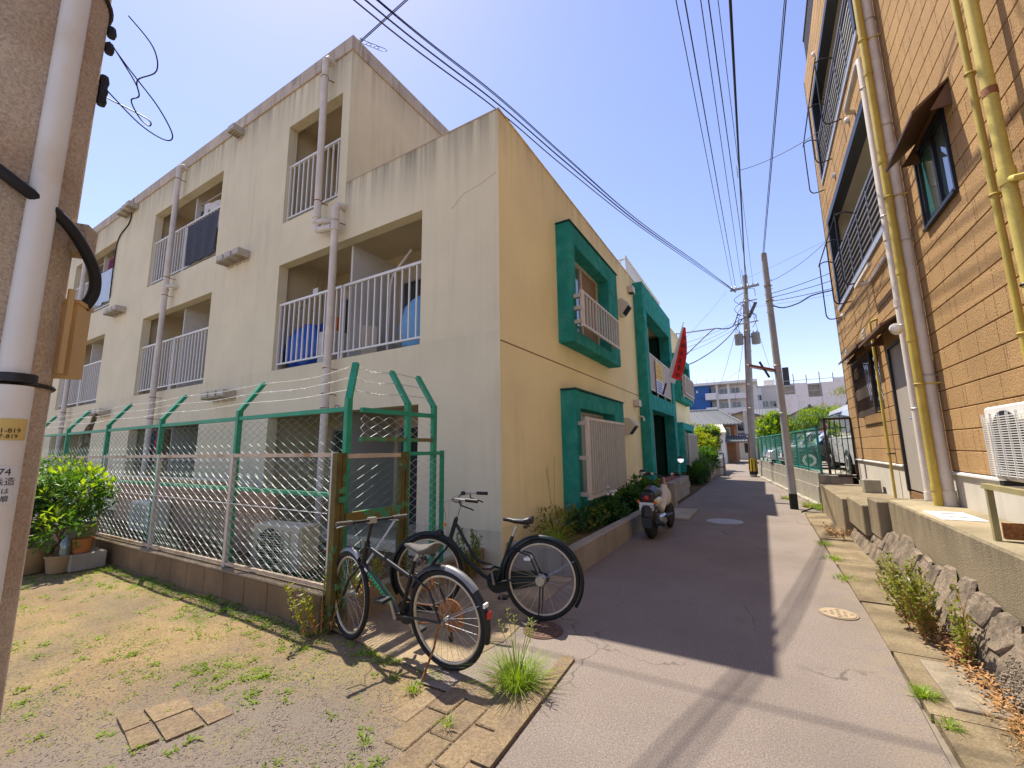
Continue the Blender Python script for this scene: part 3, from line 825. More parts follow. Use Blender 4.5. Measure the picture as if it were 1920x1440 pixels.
# ---- yellow wall: window surrounds
def surround(y0,y1,z0,z1,o,p=.28,far=False):
    """green stucco frame standing proud of the wall around the opening o=(y0,y1,z0,z1)"""
    b=MB(); x0,x1=XC-.10,XC+p; c=.014
    oy0,oy1,oz0,oz1=o
    b.bbox(x0,x1,y0,oy0,z0,z1,c); b.bbox(x0,x1,oy1,y1,z0,z1,c)
    b.bbox(x0,x1-.004,oy0-.04,oy1+.04,oz1,z1-.004,c); b.bbox(x0,x1-.004,oy0-.04,oy1+.04,z0+.004,oz0,c)
    return b.build('window_surround','green_stucco',B)
surround(6.80,9.75,3.38,5.66,(7.03,9.05,3.62,5.28))
surround(6.80,9.75,0.12,2.52,(7.03,9.05,0.62,2.20))
surround(18.4,21.6,3.4,5.42,(18.75,21.2,3.7,5.1))
surround(18.3,21.4,0.5,2.5,(18.6,21.0,0.8,2.2))
for nm,(y0,y1,z0,z1) in (('a',(6.80,9.75,5.66,5.69)),('b',(6.80,9.75,2.52,2.55))):
    MB().bbox(XC,XC+.30,y0-.02,y1+.02,z0,z1,.006).build('drip_edge','dark_green',B)
def win_side(y0,y1,z0,z1,mats):
    sliding_door(B,y0,y1,XC-.04,z0,z1,2,mats,'cream_metal',axis='y',face=1)
    MB().box(XC-.21,XC-.19,y0-.1,y1+.1,z0-.1,z1+.1).build('curtain_board','curtain',B)
win_side(7.03,9.05,3.62,5.28,['glass_sky','screen_brown'])
win_side(7.03,9.05,0.62,2.20,['glass_frost','glass_frost'])
win_side(18.75,21.2,3.7,5.1,['glass_dark','glass_dark'])
win_side(18.6,21.0,0.8,2.2,['glass_frost','glass_frost'])
def grille(y0,y1,z0,z1,n,x=XC+.44,cover=True):
    mb=MB(); w=.045
    mb.box(x-.03,x+.01,y0,y1,z1-w,z1); mb.box(x-.03,x+.01,y0,y1,z0,z0+w); mb.box(x-.045,x+.012,y0-.09,y0,z0-.01,z1+.01); mb.box(x-.03,x+.01,y1-.03,y1,z0+w,z1-w)
    gr=mb.build('window_grille','cream_metal',B)
    src=None
    for i in range(1,n):
        u=y0+(y1-y0)*i/n
        if src is None:
            src=MB().box(x-.022,x+.004,u-.016,u+.016,z0+w,z1-w).build('bar','cream_metal',gr); u0=u
        else: inst(src,gr,(0,u-u0,0))
    for z in (z0+.08,(z0+z1)/2,z1-.1):
        MB().box(XC+.281,x-.02,y0-.12,y0-.05,z-.035,z+.035).build('bracket','galv',gr)
        MB().box(XC+.281,x-.02,y1-.05,y1-.01,z-.035,z+.035).build('bracket','galv',gr)
grille(6.98,9.12,0.66,2.03,17)
grille(6.98,9.12,3.66,4.32,13)
grille(18.6,21.0,0.75,2.05,17); grille(18.7,21.2,3.7,4.5,14)

# ---- entrance bay (green portico)
pf=wall_grid('x',XC+.28,-.36,[(12.45,16.95,0.30,6.46)],[(12.85,16.45,3.08,5.62),(12.85,16.45,0.42,2.62)])
pf.build('entrance_frame','green_stucco',B)
MB().box(XC-.09,XC+.005,12.46,16.94,.31,6.45).f
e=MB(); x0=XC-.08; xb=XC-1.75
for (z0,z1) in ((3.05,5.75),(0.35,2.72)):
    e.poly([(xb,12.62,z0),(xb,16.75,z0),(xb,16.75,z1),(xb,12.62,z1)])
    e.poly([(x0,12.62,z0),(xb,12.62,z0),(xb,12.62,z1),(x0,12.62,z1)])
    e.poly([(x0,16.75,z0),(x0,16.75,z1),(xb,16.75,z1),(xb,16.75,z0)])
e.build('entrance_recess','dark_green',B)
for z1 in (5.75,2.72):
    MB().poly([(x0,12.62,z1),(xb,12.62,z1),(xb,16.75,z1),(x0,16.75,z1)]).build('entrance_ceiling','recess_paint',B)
e=MB()
for z0 in (3.05,0.40): e.poly([(x0,12.62,z0),(x0,16.75,z0),(xb,16.75,z0),(xb,12.62,z0)])
e.build('entrance_floor','brick_red',B)
MB().box(xb,XC-.1,14.6,14.72,5.35,5.749).build('ceiling_beam','recess_paint',B)
MB().cyl((XC-.35,15.55,3.06),(XC-.35,15.55,5.74),.07,n=12).build('column','recess_paint',B,smooth=True)
MB().cyl((XC-.35,15.55,.41),(XC-.35,15.55,2.71),.07,n=12).build('column','recess_paint',B,smooth=True)
railing(B,12.87,16.43,XC+.22,3.12,4.36,58,axis='y',m='cream_metal',bw=.03)
for y in (14.05,15.25): MB().box(XC+.20,XC+.245,y-.02,y+.02,3.0,4.36).build('railing_post','white_metal',B)
railing(B,18.5,21.4,XC+.36,3.5,4.5,30,axis='y',m='cream_metal',bw=.03)
# range hoods and small vents on the yellow wall
def hood(y,z):
    h=MB().prism([(XC,z+.20),(XC+.13,z+.20),(XC+.30,z+.05),(XC+.30,z+.01),(XC+.12,z-.22),(XC,z-.22)],'y',y-.18,y+.18).build('range_hood','cream_metal',B)
    d=Vector((.18,0,.23)).normalized(); nrm=Vector((.23,0,-.18)).normalized()
    p=Vector((XC+.12,y,z-.22))+d*.02+nrm*.004; q=p+d*.25
    MB().poly([tuple(p+Vector((0,-.165,0))),tuple(p+Vector((0,.165,0))),tuple(q+Vector((0,.165,0))),tuple(q+Vector((0,-.165,0)))]).build('louvre','louvre_black',h)
    for i in range(5):
        c=p+d*(.03+.048*i)+nrm*.004
        MB().box(c.x-.004,c.x+.008,y-.16,y+.16,c.z-.004,c.z+.004).build('louvre_slat','black_plastic',h)
hood(10.85,5.2); hood(10.85,2.05)
for (y,z) in ((11.95,6.05),(11.9,2.72)):
    o=MB().bbox(XC,XC+.16,y-.13,y+.13,z-.09,z+.10,.01).build('vent_cap','cream_metal',B)
    MB().box(XC+.02,XC+.15,y-.11,y+.11,z-.094,z-.091).build('vent_grid','black_plastic',o)
MB().tube([(XC,12.3,2.38),(XC+.10,12.3,2.38),(XC+.14,12.3,2.34),(XC+.14,12.3,2.25)],.03,8).build('spout','cream_metal',B)
# roof terrace railing
rr=railing(B,12.55,17.3,XC-.15,H2-.02,7.32,34,axis='y')
railing(B,XC-1.3,XC-.15,12.55,H2-.02,7.32,6,axis='x')
railing(B,11.0,12.5,XC-1.3,H2-.02,7.32,8,axis='y')
MB().bar((XC-.15,12.5,H2-.02),(XC-.15,12.5,7.40),.05,.05).bar((XC-.15,17.32,H2-.02),(XC-.15,17.32,7.40),.05,.05).build('railing_post','white_metal',B)
# cable coil and mast on the roof corner
MB().tube([(XU-.1,YC+.25,H3-.05),(XU-.1,YC+.25,H3+.25)],.02,6).build('cable_anchor','galv',B)
# antenna bracket on far end
MB().bar((XC-.3,22.3,H2),(XC-.3,22.3,7.25),.05,.05).bar((XC-.3,22.3,7.2),(XC+1.6,22.3,7.2),.05,.05).build('service_bracket','galv',B)

# planter bed kerb, entrance steps
pk=thing('planter_kerb','low mossy concrete kerb of the planting bed along the yellow wall','kerb',(-2.1,8,0))
ky=[4.9,6.1,7.4,8.7,10.0,11.3]
for a,b in zip(ky,ky[1:]):
    MB().bbox(-2.20,-2.045,a+.003,b-.003,-0.03,0.31,0.012).build('kerb_block','concrete',pk)
MB().bbox(XC+.01,-2.201,4.9,5.05,-0.03,0.31,0.012).build('kerb_block','concrete',pk)
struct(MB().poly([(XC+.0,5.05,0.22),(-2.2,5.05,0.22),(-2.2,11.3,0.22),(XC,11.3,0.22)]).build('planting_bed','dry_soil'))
ew=thing('entrance_wall','low grey block wall with red brick step before the green entrance','wall',(-2.3,13,0))
src=None
for row in range(3):
    for i in range(9):
        y=11.45+.4*i+(.2 if row%2 else 0)
        if y+.4>15.3: continue
        if src is None:
            src=MB().bbox(-2.32,-2.17,y+.004,y+.396,.003,.19,.008).build('block','concrete',ew); s0=(y,0)
        else: inst(src,ew,(0,y-s0[0],row*.195))
for i in range(10):
    MB().bbox(-2.62+.0,-2.36,12.6+.21*i,12.795+.21*i,.38,.60,.006).build('brick','brick_red',ew)
MB().bbox(-2.25,-1.98,11.3,11.6,0,.62,.012).build('end_pier','concrete',ew)
MB().bbox(-2.36,-2.33,11.6,15.3,0,.37,.004).build('backing','concrete',ew)
MB().bbox(-2.02,-1.45,9.6,11.1,0.0,0.05,.01).build('step_slab','concrete_light',ew)
# ================================================================ text helper
def text_mesh(body, size, matn, parent, origin, xdir, ydir, align='CENTER', name='lettering', thick=0.0006, spacing=1.0):
    cu=bpy.data.curves.new('txt','FONT'); cu.body=body; cu.size=size; cu.align_x=align; cu.align_y='CENTER'; cu.extrude=thick; cu.resolution_u=2; cu.space_line=spacing
    o=bpy.data.objects.new('txt',cu); COL.objects.link(o)
    dg=bpy.context.evaluated_depsgraph_get(); dg.update()
    me=bpy.data.meshes.new_from_object(o.evaluated_get(dg)); me.name=name
    bpy.data.objects.remove(o); bpy.data.curves.remove(cu)
    x=Vector(xdir).normalized(); y=Vector(ydir).normalized(); z=x.cross(y)
    m=Matrix((x,y,z)).transposed().to_4x4()
    off=ORG.get(parent.name,Vector((0,0,0)))
    m.translation=Vector(origin)-off
    me.transform(m); me.materials.clear(); me.materials.append(MAT[matn])
    t=bpy.data.objects.new(name,me); COL.objects.link(t); t.parent=parent; ORG[t.name]=off
    return t

# siding gets faint random vertical scoring, course by course
def siding_nodes():
    m=MAT['siding']; nt=m.node_tree; N=nt.nodes; L=nt.links; bs=N['Principled BSDF']
    g=N.new('ShaderNodeNewGeometry'); sp=N.new('ShaderNodeSeparateXYZ'); L.new(g.outputs['Position'],sp.inputs[0])
    def mth(op,a,b=None):
        n=N.new('ShaderNodeMath'); n.operation=op
        for s,v in ((0,a),(1,b)):
            if v is None: continue
            if isinstance(v,(int,float)): n.inputs[s].default_value=v
            else: L.new(v,n.inputs[s])
        return n.outputs[0]
    row=mth('FLOOR',mth('DIVIDE',mth('SUBTRACT',sp.outputs[2],1.19),0.2275))
    wn=N.new('ShaderNodeTexWhiteNoise'); wn.noise_dimensions='1D'; L.new(row,wn.inputs['W'])
    u=mth('FRACT',mth('ADD',mth('DIVIDE',sp.outputs[1],0.41),mth('MULTIPLY',wn.outputs['Value'],7.0)))
    d=mth('ABSOLUTE',mth('SUBTRACT',u,0.5))
    line=mth('LESS_THAN',d,0.017)
    nz=N.new('ShaderNodeTexNoise'); nz.inputs['Scale'].default_value=38; L.new(g.outputs['Position'],nz.inputs['Vector'])
    dash=mth('GREATER_THAN',nz.outputs['Fac'],0.46)
    fac=mth('MULTIPLY',mth('MULTIPLY',line,dash),0.8)
    old=bs.inputs['Base Color'].links[0].from_socket
    x=N.new('ShaderNodeMix'); x.data_type='RGBA'; L.new(fac,x.inputs[0]); L.new(old,x.inputs[6]); x.inputs[7].default_value=(0.12,0.05,0.02,1)
    L.new(x.outputs[2],bs.inputs['Base Color'])
siding_nodes()

# ================================================================ right-hand building
XR=1.85
RB=thing('siding_building','three storey building clad in brown panels with recessed balconies','building',(2.4,8,0.8))
CZ0,CH=1.19,0.2275
def cz(k): return CZ0+CH*k
YE=12.72
OP=[(7.62,12.12,cz(15),cz(25)),(7.62,12.08,cz(29),cz(39)),(5.40,6.30,cz(12),cz(16)),(9.35,11.15,cz(4),cz(9)),(7.55,8.72,0.8,cz(8))]
wall_grid('x',XR+.012,0.16,[(0.5,YE,0.70,11.2)],OP).build('wall','siding_joint',RB)
MB().box(XR+.16,9.0,YE-.16,YE-.001,0.7,11.2).build('end_wall','siding_trim',RB)
MB().box(XR+.17,9.0,0.5,0.66,0.7,11.2).build('end_wall','siding_trim',RB)
MB().box(XR+.17,9.0,0.66,YE-.16,11.0,11.15).build('roof','concrete',RB)
NC=44
for k in range(NC):
    z0=cz(k); z1=min(cz(k+1),11.2)
    blocked=sorted([(o[0],o[1]) for o in OP if o[2]<z0+.02 and o[3]>z1-.02])
    cuts=[0.5]+[0.5+1.82*i+(0.91 if k%2 else 0)+1.01 for i in range(-1,8)]+[YE]
    cuts=sorted(c for c in cuts if 0.5<=c<=YE)
    segs=[]
    for a,b in zip(cuts,cuts[1:]):
        if b-a<.02: continue
        parts=[(a,b)]
        for (o0,o1) in blocked:
            q=[]
            for (u,v) in parts:
                if v<=o0 or u>=o1: q.append((u,v))
                else:
                    if u<o0: q.append((u,o0))
                    if v>o1: q.append((o1,v))
            parts=q
        segs+=parts
    for (a,b) in segs:
        if b-a<.03: continue
        if b<3.0: continue
        MB().bbox(XR-.006,XR+.013,a+.003,b-.003,z0+.005,z1-.004,.005).build('siding_panel','siding',RB)
MB().box(XR-.006,XR+.012,0.5,3.0,1.19,11.2).build('siding_field','siding',RB)
# corner trim, flashing, render base
MB().box(XR-.012,XR+.04,YE-.001,YE+.03,1.17,11.2).build('corner_trim','navy_metal',RB)
for (a,b) in ((0.5,7.54),(8.73,YE)):
    MB().prism([(XR-.03,1.155),(XR-.03,1.175),(XR+.011,1.188),(XR+.011,1.155)],'y',a,b).build('flashing','white_metal',RB)
    MB().box(XR+.004,XR+.011,a,b,0.6,1.155).build('render_base','apron_render',RB)
# balconies
def perforated(mb,y0,y1,z0,z1,x):
    n=int((y1-y0)/.034)
    for i in range(n):
        y=y0+(i+.5)*(y1-y0)/n
        pts=[(x+.006*(1 if j%2 else -1),y+.005*(1 if j%2 else -1),z0+(z1-z0)*j/14) for j in range(15)]
        mb.tube(pts,.0085,4,caps=False)
def balcony(o,hoops):
    y0,y1,z0,z1=o
    rec=MB(); xb=XR+1.35; x0=XR+.165
    rec.poly([(xb,y0,z0),(xb,y1,z0),(xb,y1,z1),(xb,y0,z1)]); rec.poly([(x0,y0,z1+.05),(xb,y0,z1+.05),(xb,y1,z1+.05),(x0,y1,z1+.05)])
    rec.poly([(x0,y0,z0),(x0,y1,z0),(xb,y1,z0),(xb,y0,z0)]); rec.poly([(x0,y0,z0),(xb,y0,z0),(xb,y0,z1+.05),(x0,y0,z1+.05)]); rec.poly([(x0,y1,z0),(x0,y1,z1+.05),(xb,y1,z1+.05),(xb,y1,z0)])
    rec.build('balcony_recess','balcony_cream',RB)
    sliding_door(RB,y0+1.0,y1-1.1,xb-.01,z0+.08,z0+1.95,2,'glass_dark','dark_metal',axis='y',face=-1)
    f=MB(); w=.15
    f.box(XR-.03,XR+.164,y1-w,y1-.001,z0+w,z1-w); f.box(XR-.03,XR+.164,y0+.001,y0+w,z0+w,z1-w); f.box(XR-.03,XR+.164,y0+.001,y1-.001,z1-w,z1-.001)
    f.build('opening_frame','navy_metal',RB)
    MB().box(XR-.035,XR+.164,y0+.001,y1-.001,z0+.001,z0+.09).build('balcony_sill','aluminium',RB)
    mb=MB(); zt=z0+1.16; x=XR+.02
    mb.box(x-.03,x+.03,y0+w,y1-w,zt-.05,zt); mb.box(x-.02,x+.02,y0+w,y1-w,zt-.14,zt-.11); mb.box(x-.02,x+.02,y0+w,y1-w,z0+.12,z0+.16)
    rl=mb.build('railing','rail_dark',RB)
    n=5; L_=(y1-y0-2*w)
    for i in range(n+1):
        y=y0+w+L_*i/n
        MB().box(x-.018,x+.018,y-.02,y+.02,z0+.09,zt-.05).build('railing_post','rail_dark',rl)
    for i in range(n):
        p=MB(); perforated(p,y0+w+L_*i/n+.025,y0+w+L_*(i+1)/n-.025,z0+.16,zt-.14,x)
        stuff(p.build('perforated_panel','panel_mesh_dark',rl))
    fr=MB(); xo=XR-.29
    fr.tube([(xo,y1-.25-hoops[-1],zt+.02),(xo,y1+.02,zt+.02)],.013,6); 
    fr.build('flower_rail','dark_metal',RB)
    for h in hoops:
        y=y1-.12-h
        MB().tube(smooth_path([(XR,y,z0-.18),(XR-.20,y,z0-.20),(XR-.28,y,z0-.12),(xo,y,z0+.1),(xo,y,zt-.1),(xo+.02,y,zt+.02),(XR-.14,y,zt+.05),(XR,y,zt-.02)],4),.013,6).build('flower_rail_hoop','dark_metal',RB,smooth=True)
    MB().tube([(XR+.5,y1-1.6,z1+.04),(XR+.5,y1-1.6,z1-.5),(XR+.5,y1-2.0,z1-.62)],.012,6).build('laundry_hook','curtain',RB)
balcony(OP[0],[0.0,1.25,2.5]); balcony(OP[1],[0.0,1.3,2.6])
# small round soffit vents on the fascia
for (y,z) in ((10.6,cz(26.3)),(8.9,cz(26.6)),(10.9,cz(40.6)),(11.7,cz(14.0))):
    MB().lathe([(.055,0),(.055,.035),(.035,.06),(0,.07)],(XR-.004,y,z),12,axis=(-1,0,0)).build('vent_cap','white_metal',RB,smooth=True)
# roof railing over the far corner
tb=MB()
for i in range(40):
    y=YE-.05-.11*i; tb.box(XR+.10,XR+.13,y-.03,y+.03,11.22,12.4)
tb.box(XR+.08,XR+.15,YE-4.5,YE,12.4,12.46); tb.box(XR+.09,XR+.14,YE-4.5,YE,11.2,11.24)
tb.build('roof_railing','panel_mesh_dark',RB)
# upper window with metal awning
sliding_door(RB,5.42,6.28,XR+.05,cz(12)+.02,cz(16)-.02,2,['glass_sky','glass_teal'],'dark_metal',axis='y',face=-1)
f=MB(); f.box(XR-.03,XR+.06,5.40,5.43,cz(12),cz(16)); f.box(XR-.03,XR+.06,6.27,6.30,cz(12),cz(16)); f.box(XR-.03,XR+.06,5.43,6.27,cz(16)-.03,cz(16)); f.box(XR-.05,XR+.06,5.40,6.30,cz(12)-.03,cz(12)); f.build('window_frame','navy_metal',RB)
def awning(y0,y1,zw,xo,zo,skirt=.09):
    a=MB(); a.prism([(XR-.002,zw),(XR-xo,zo),(XR-xo,zo-.035),(XR-.002,zw-.02)],'y',y0,y1)
    a.prism([(XR-.002,zw-.021),(XR-.002,zo-.035),(XR-xo*.55,zo-.035)],'y',y0+.02,y0+.03); a.prism([(XR-.002,zw-.021),(XR-.002,zo-.035),(XR-xo*.55,zo-.035)],'y',y1-.03,y1-.02)
    return a.build('awning','awning_brown',RB)
awning(5.18,6.22,4.97,.30,4.72)
# low barred window and door, each with an awning
sliding_door(RB,9.38,11.12,XR+.08,cz(4)+.02,cz(9)-.02,2,'glass_dark','dark_metal',axis='y',face=-1)
awning(9.2,11.2,cz(9)+.18,.30,cz(9)-.02); awning(7.4,8.9,cz(9)+.08,.32,cz(8)+.12)
gr=MB(); x=XR-.09; ya,yb,za,zb=9.55,11.1,cz(4)-.05,cz(9)-.1
for (p,q) in (((x,ya,za),(x,yb,za)),((x,ya,zb),(x,yb,zb)),((x,ya,za),(x,ya,zb)),((x,yb,za),(x,yb,zb))): gr.bar(p,q,.025,.025)
for (yy,zz) in ((ya,za),(ya,zb),(yb,za),(yb,zb)): gr.bar((x,yy,zz),(XR,yy,zz),.02,.02)
gq=gr.build('window_grille','iron_brown',RB)
src=None
for i in range(14):
    y=ya+.05+(yb-ya-.1)*i/13
    pts=[(x,y+.055*math.sin(2*math.pi*j/4),za+(zb-za)*j/10) for j in range(11)]
    MB().tube(pts,.009,5,caps=False).build('bar','iron_brown',gq)
d=MB(); d.box(XR+.02,XR+.06,7.6,8.67,.83,cz(8)-.03); dd=d.build('door','door_grey',RB)
f=MB(); f.box(XR-.015,XR+.08,8.67,8.72,.8,cz(8)); f.box(XR-.015,XR+.08,7.55,7.6,.8,cz(8)); f.box(XR-.015,XR+.08,7.6,8.67,cz(8)-.03,cz(8)); f.build('door_frame','dark_metal',dd)
MB().tube([(XR+.02,7.75,1.85),(XR-.05,7.75,1.85),(XR-.05,7.85,1.85)],.013,8).build('handle','chrome',dd)
# louvred wall vents, ladder bracket
for y in (10.05,12.0):
    v=MB(); v.box(XR-.02,XR-.004,y-.09,y+.09,3.32,3.66); o=v.build('wall_vent','cream_metal',RB)
    for i in range(5): MB().box(XR-.035,XR-.02,y-.08,y+.08,3.35+.06*i,3.375+.06*i).build('slat','cream_metal',o)
MB().bar((XR-.02,7.9,4.25),(XR-.02,9.0,4.25),.05,.05).bar((XR-.22,7.9,4.18),(XR-.22,9.0,4.18),.05,.05).bar((XR-.02,9.0,4.25),(XR-.22,9.0,4.18),.05,.05).build('pipe_rack','pvc_pipe',RB)
# pipes on the wall
def wpipe(pts,r,m,clamps,cm='galv',lab=None):
    p=MB().tube(pts,r,14).build('wall_pipe',m,RB,smooth=True)
    for (y,z,xx,rr) in clamps:
        c=MB(); c.torus((xx,y,z),(0,0,1),rr,.010,16,5); c.bar((xx+rr,y,z),(XR,y,z),.02,.02); c.build('clamp',cm,p)
    return p
x=XR-.09
wpipe([(x,6.76,.8),(x,6.76,13.2)],.068,'pvc_pipe',[(6.76,z,x,.069) for z in (2.3,4.0,5.6,7.2,8.8)])
MB().lathe([(.080,0),(.080,.17)],(x,6.76,.8),16).build('pipe_socket','pvc_pipe',RB,smooth=True)
MB().lathe([(.076,-.07),(.076,.07)],(x,6.76,5.25),16).build('pipe_socket','pvc_pipe',RB,smooth=True)
x=XR-.19
wpipe([(x,6.70,.8),(x,6.70,13.2)],.042,'yellow_pipe',[(6.70,z,x,.044) for z in (2.2,4.6,6.9)],'yellow_pipe')
for z in (1.0,2.75,3.6,5.1,6.4): MB().lathe([(.048,-.03),(.048,.03)],(x,6.70,z),14).build('pipe_socket','yellow_pipe',RB,smooth=True)
x=XR-.12
wpipe([(x,7.27,.8),(x,7.27,7.0),(x,7.29,7.08),(x,7.4,7.12),(x,8.35,7.1),(x+.02,8.42,7.08),(XR,8.45,7.06)],.043,'pvc_pipe',[(7.27,z,x,.044) for z in (1.95,3.05,4.6,6.6)])
for z in (.86,3.35,4.3): MB().lathe([(.052,-.05),(.052,.05)],(x,7.27,z),14).build('pipe_socket','pvc_pipe',RB,smooth=True)
wpipe([(XR-.08,9.15,.64),(XR-.08,9.15,3.55),(XR-.06,9.13,3.58),(XR,8.98,3.58)],.02,'yellow_pipe',[(9.15,1.35,XR-.08,.022),(9.15,3.2,XR-.08,.022)],'dark_metal')
wpipe([(XR-.11,4.55,.8),(XR-.11,4.55,7.0)],.024,'yellow_pipe',[(4.55,z,XR-.11,.026) for z in (2.3,3.42,4.5)],'yellow_pipe')
bp=wpipe([(XR-.13,4.28,.8),(XR-.13,4.28,7.0)],.041,'yellow_pipe_light',[(4.28,2.6,XR-.13,.043)],'dark_metal')
MB().lathe([(.045,-.03),(.045,.03)],(XR-.13,4.28,4.12),16).build('pipe_band','clamp_rust',bp,smooth=True)
MB().lathe([(.049,-.06),(.049,.06)],(XR-.13,4.28,3.42),16).build('pipe_tee','yellow_pipe_light',bp,smooth=True)
MB().tube([(XR-.13,4.28,3.40),(XR-.13,4.19,3.36),(XR-.02,4.19,3.36)],.025,12).build('branch','yellow_pipe_light',bp,smooth=True)
MB().lathe([(0,-.14),(.045,-.13),(.06,-.08),(.06,.08),(.045,.13),(0,.14)],(XR-.25,7.0,2.95),14,axis=(.3,1,.0)).build('wall_lamp','white_metal',RB,smooth=True)

# ---------------------------------------------------------------- apron, retaining wall
rw=thing('retaining_wall','battered rubble stone wall with streaky concrete cap right of the lane','wall',(1.3,5,0))
MB().bbox(1.31,XR+.003,-1.5,7.2,0.34,0.80,.014).build('cap','cap_concrete',rw)
MB().box(1.325,XR+.002,-1.49,7.19,.8005,.8025).build('cap_screed','apron_top',rw)
MB().bbox(1.19,XR+.003,7.203,7.75,0.30,0.775,.012).build('cap','cap_concrete',rw)
MB().bbox(1.12,XR+.003,7.753,9.0,0.25,0.66,.012).build('cap','cap_concrete',rw)
MB().bbox(1.05,XR+.003,9.003,12.3,-.03,0.62,.012).build('cap','cap_concrete',rw)
MB().bbox(1.05,1.42,12.15,12.32,0.62,0.82,.01).build('cap_upstand','concrete',rw)
MB().bbox(1.55,1.80,10.2,10.45,0.62,0.86,.012).build('footing_block','concrete_light',rw)
def batter(z): return 1.10+0.40*z
MB().prism([(1.098,-.03),(1.8,-.03),(1.8,.345),(1.30,.345),(1.236,.33)],'y',-1.5,7.2).build('mortar_bed','mortar',rw)
MB().prism([(1.10,-.03),(1.7,-.03),(1.7,.26),(1.206,.26)],'y',7.2,9.0).build('mortar_bed','mortar',rw)
random.seed(21)
def stone(y0,y1,z0,z1,lim):
    cyy,czz=(y0+y1)/2,(z0+z1)/2; n=random.randint(6,8); pts=[]
    for i in range(n):
        a=2*math.pi*i/n+random.uniform(-.15,.15)
        ca,sa=math.cos(a),math.sin(a); k=1/max(abs(ca),abs(sa))*random.uniform(.92,1.10)
        pts.append((cyy+ca*k*(y1-y0)/2, czz+sa*k*(z1-z0)/2))
    b=MB(); pr=random.uniform(.002,.012); base=len(b.v)
    for (y,z) in pts: b.v.append((batter(z)+.03,y,z))
    for (y,z) in pts: b.v.append((batter(z)-pr*.55,cyy+(y-cyy)*.93,czz+(z-czz)*.93))
    for (y,z) in pts:
        b.v.append((batter(z)-pr-random.uniform(-.004,.010),cyy+(y-cyy)*.84+random.uniform(-.006,.006),czz+(z-czz)*.84))
    for r_ in (0,1):
        for i in range(n):
            j=(i+1)%n; b.f.append((r_*n+i,r_*n+j,(r_+1)*n+j,(r_+1)*n+i))
    b.f.append(tuple(2*n+i for i in range(n)))
    b.build('stone','stone',rw)
y=1.2
col=0
while y<9.0:
    w=random.uniform(.24,.52); top=(.40 if y<7.2 else .29)+random.uniform(-.01,.08)*(y<7.2)
    if random.random()<.35: zs=[-.02,top]
    else:
        m_=top*random.uniform(.38,.62); zs=[-.02,m_,top]
    for a,b in zip(zs,zs[1:]): stone(y+random.uniform(-.03,.03),y+w+random.uniform(-.02,.05),a,b,top)
    y+=w
# rough pebbly concrete at the near foot
pb=MB(); random.seed(5)
for i in range(1100):
    yy=random.uniform(2.2,3.9); zz=random.uniform(0.0,.26)*random.random()**.5
    r=random.uniform(.004,.010); pb.blob((batter(zz)-.03+random.uniform(-.012,.012),yy,zz),(r,r,r),5,3)
stuff(pb.build('pebble_dash','pebble_tan',rw))
# white inspection cover on the apron
ic=thing('inspection_cover','white square inspection cover on the concrete apron by the pipes','cover',(1.5,5.75,.8))
MB().bbox(1.38,1.68,5.5,6.1,.80,.812,.004).build('lid','white_metal',ic)
for yy in (5.68,5.92): MB().box(1.47,1.59,yy-.012,yy+.012,.8125,.8145).build('finger_slot','black_plastic',ic)
# AC outdoor unit on a steel stand
def ac_unit(name,label,loc,rotz,m='ac_white',w=.80,h=.55,d=.29,group=None,fan=True):
    t=thing(name,label,'air conditioner',loc,rotz,group,local=True)
    MB().bbox(-w/2,w/2,0,d,.035,h,.015).build('casing',m,t)
    fc=(-w*.12,0,h*.53)
    MB().lathe([(h*.40,-.004),(h*.40,.003),(h*.38,.003)],(fc[0],-.006,fc[2]),28,axis=(0,-1,0)).build('fan_recess','black_plastic',t)
    gm=MB()
    pt_=.03 if m=='ac_beige' else .016
    n=int((h-.12)/pt_)
    for i in range(n):
        z=.07+i*pt_; gm.box(-w/2+.03,w/2-.17,-.022,-.014,z,z+.006)
    for i in range(6):
        xx=-w/2+.03+i*(w-.2)/5; gm.box(xx-.003,xx+.003,-.026,-.013,.06,h-.05)
    stuff(gm.build('fan_grille',m,t))
    MB().bbox(w/2-.15,w/2-.02,-.014,.0,.06,h-.05,.005).build('service_panel',m,t)
    for s in (-1,1): MB().box(s*w*.32-.03,s*w*.32+.03,-.02,d+.02,0,.034).build('foot','dark_metal',t)
    return t
ac_unit('outdoor_unit','white ribbed air conditioner unit on a yellow stand at the right edge',(1.43,4.06,1.205),R(-90))
st=thing('unit_stand','faded yellow steel stand carrying the right hand air conditioner','stand',(1.55,4.1,.8))
for yy in (3.7,4.5):
    MB().box(1.38,1.415,yy-.018,yy+.018,.80,1.165).build('leg','stand_paint',st); MB().box(1.73,1.765,yy-.018,yy+.018,.80,1.165).build('leg','stand_paint',st)
MB().box(1.375,1.42,3.5,4.56,1.166,1.203).build('beam','stand_paint',st); MB().box(1.715,1.775,3.5,4.62,1.166,1.203).build('beam','stand_paint',st)
MB().box(1.436,1.714,4.475,4.525,.82,.93).build('cross_plate','rust',st)
# iron side gate
ig=thing('iron_gate','dark brown barred iron gate beside the far corner of the brown building','gate',(1.6,12.6,.62))
f=MB()
for (p,q) in (((1.32,12.6,.5),(1.32,12.6,2.14)),((1.83,12.6,.7),(1.83,12.6,2.12)),((1.32,12.6,2.12),(1.83,12.6,2.12)),((1.32,12.6,.78),(1.83,12.6,.78))): f.bar(p,q,.05,.05)
f.build('gate_frame','iron_brown',ig)
for i in range(1,5): MB().cyl((1.32+.102*i,12.6,.78),(1.32+.102*i,12.6,2.12),.010,n=6).build('bar','iron_brown',ig)
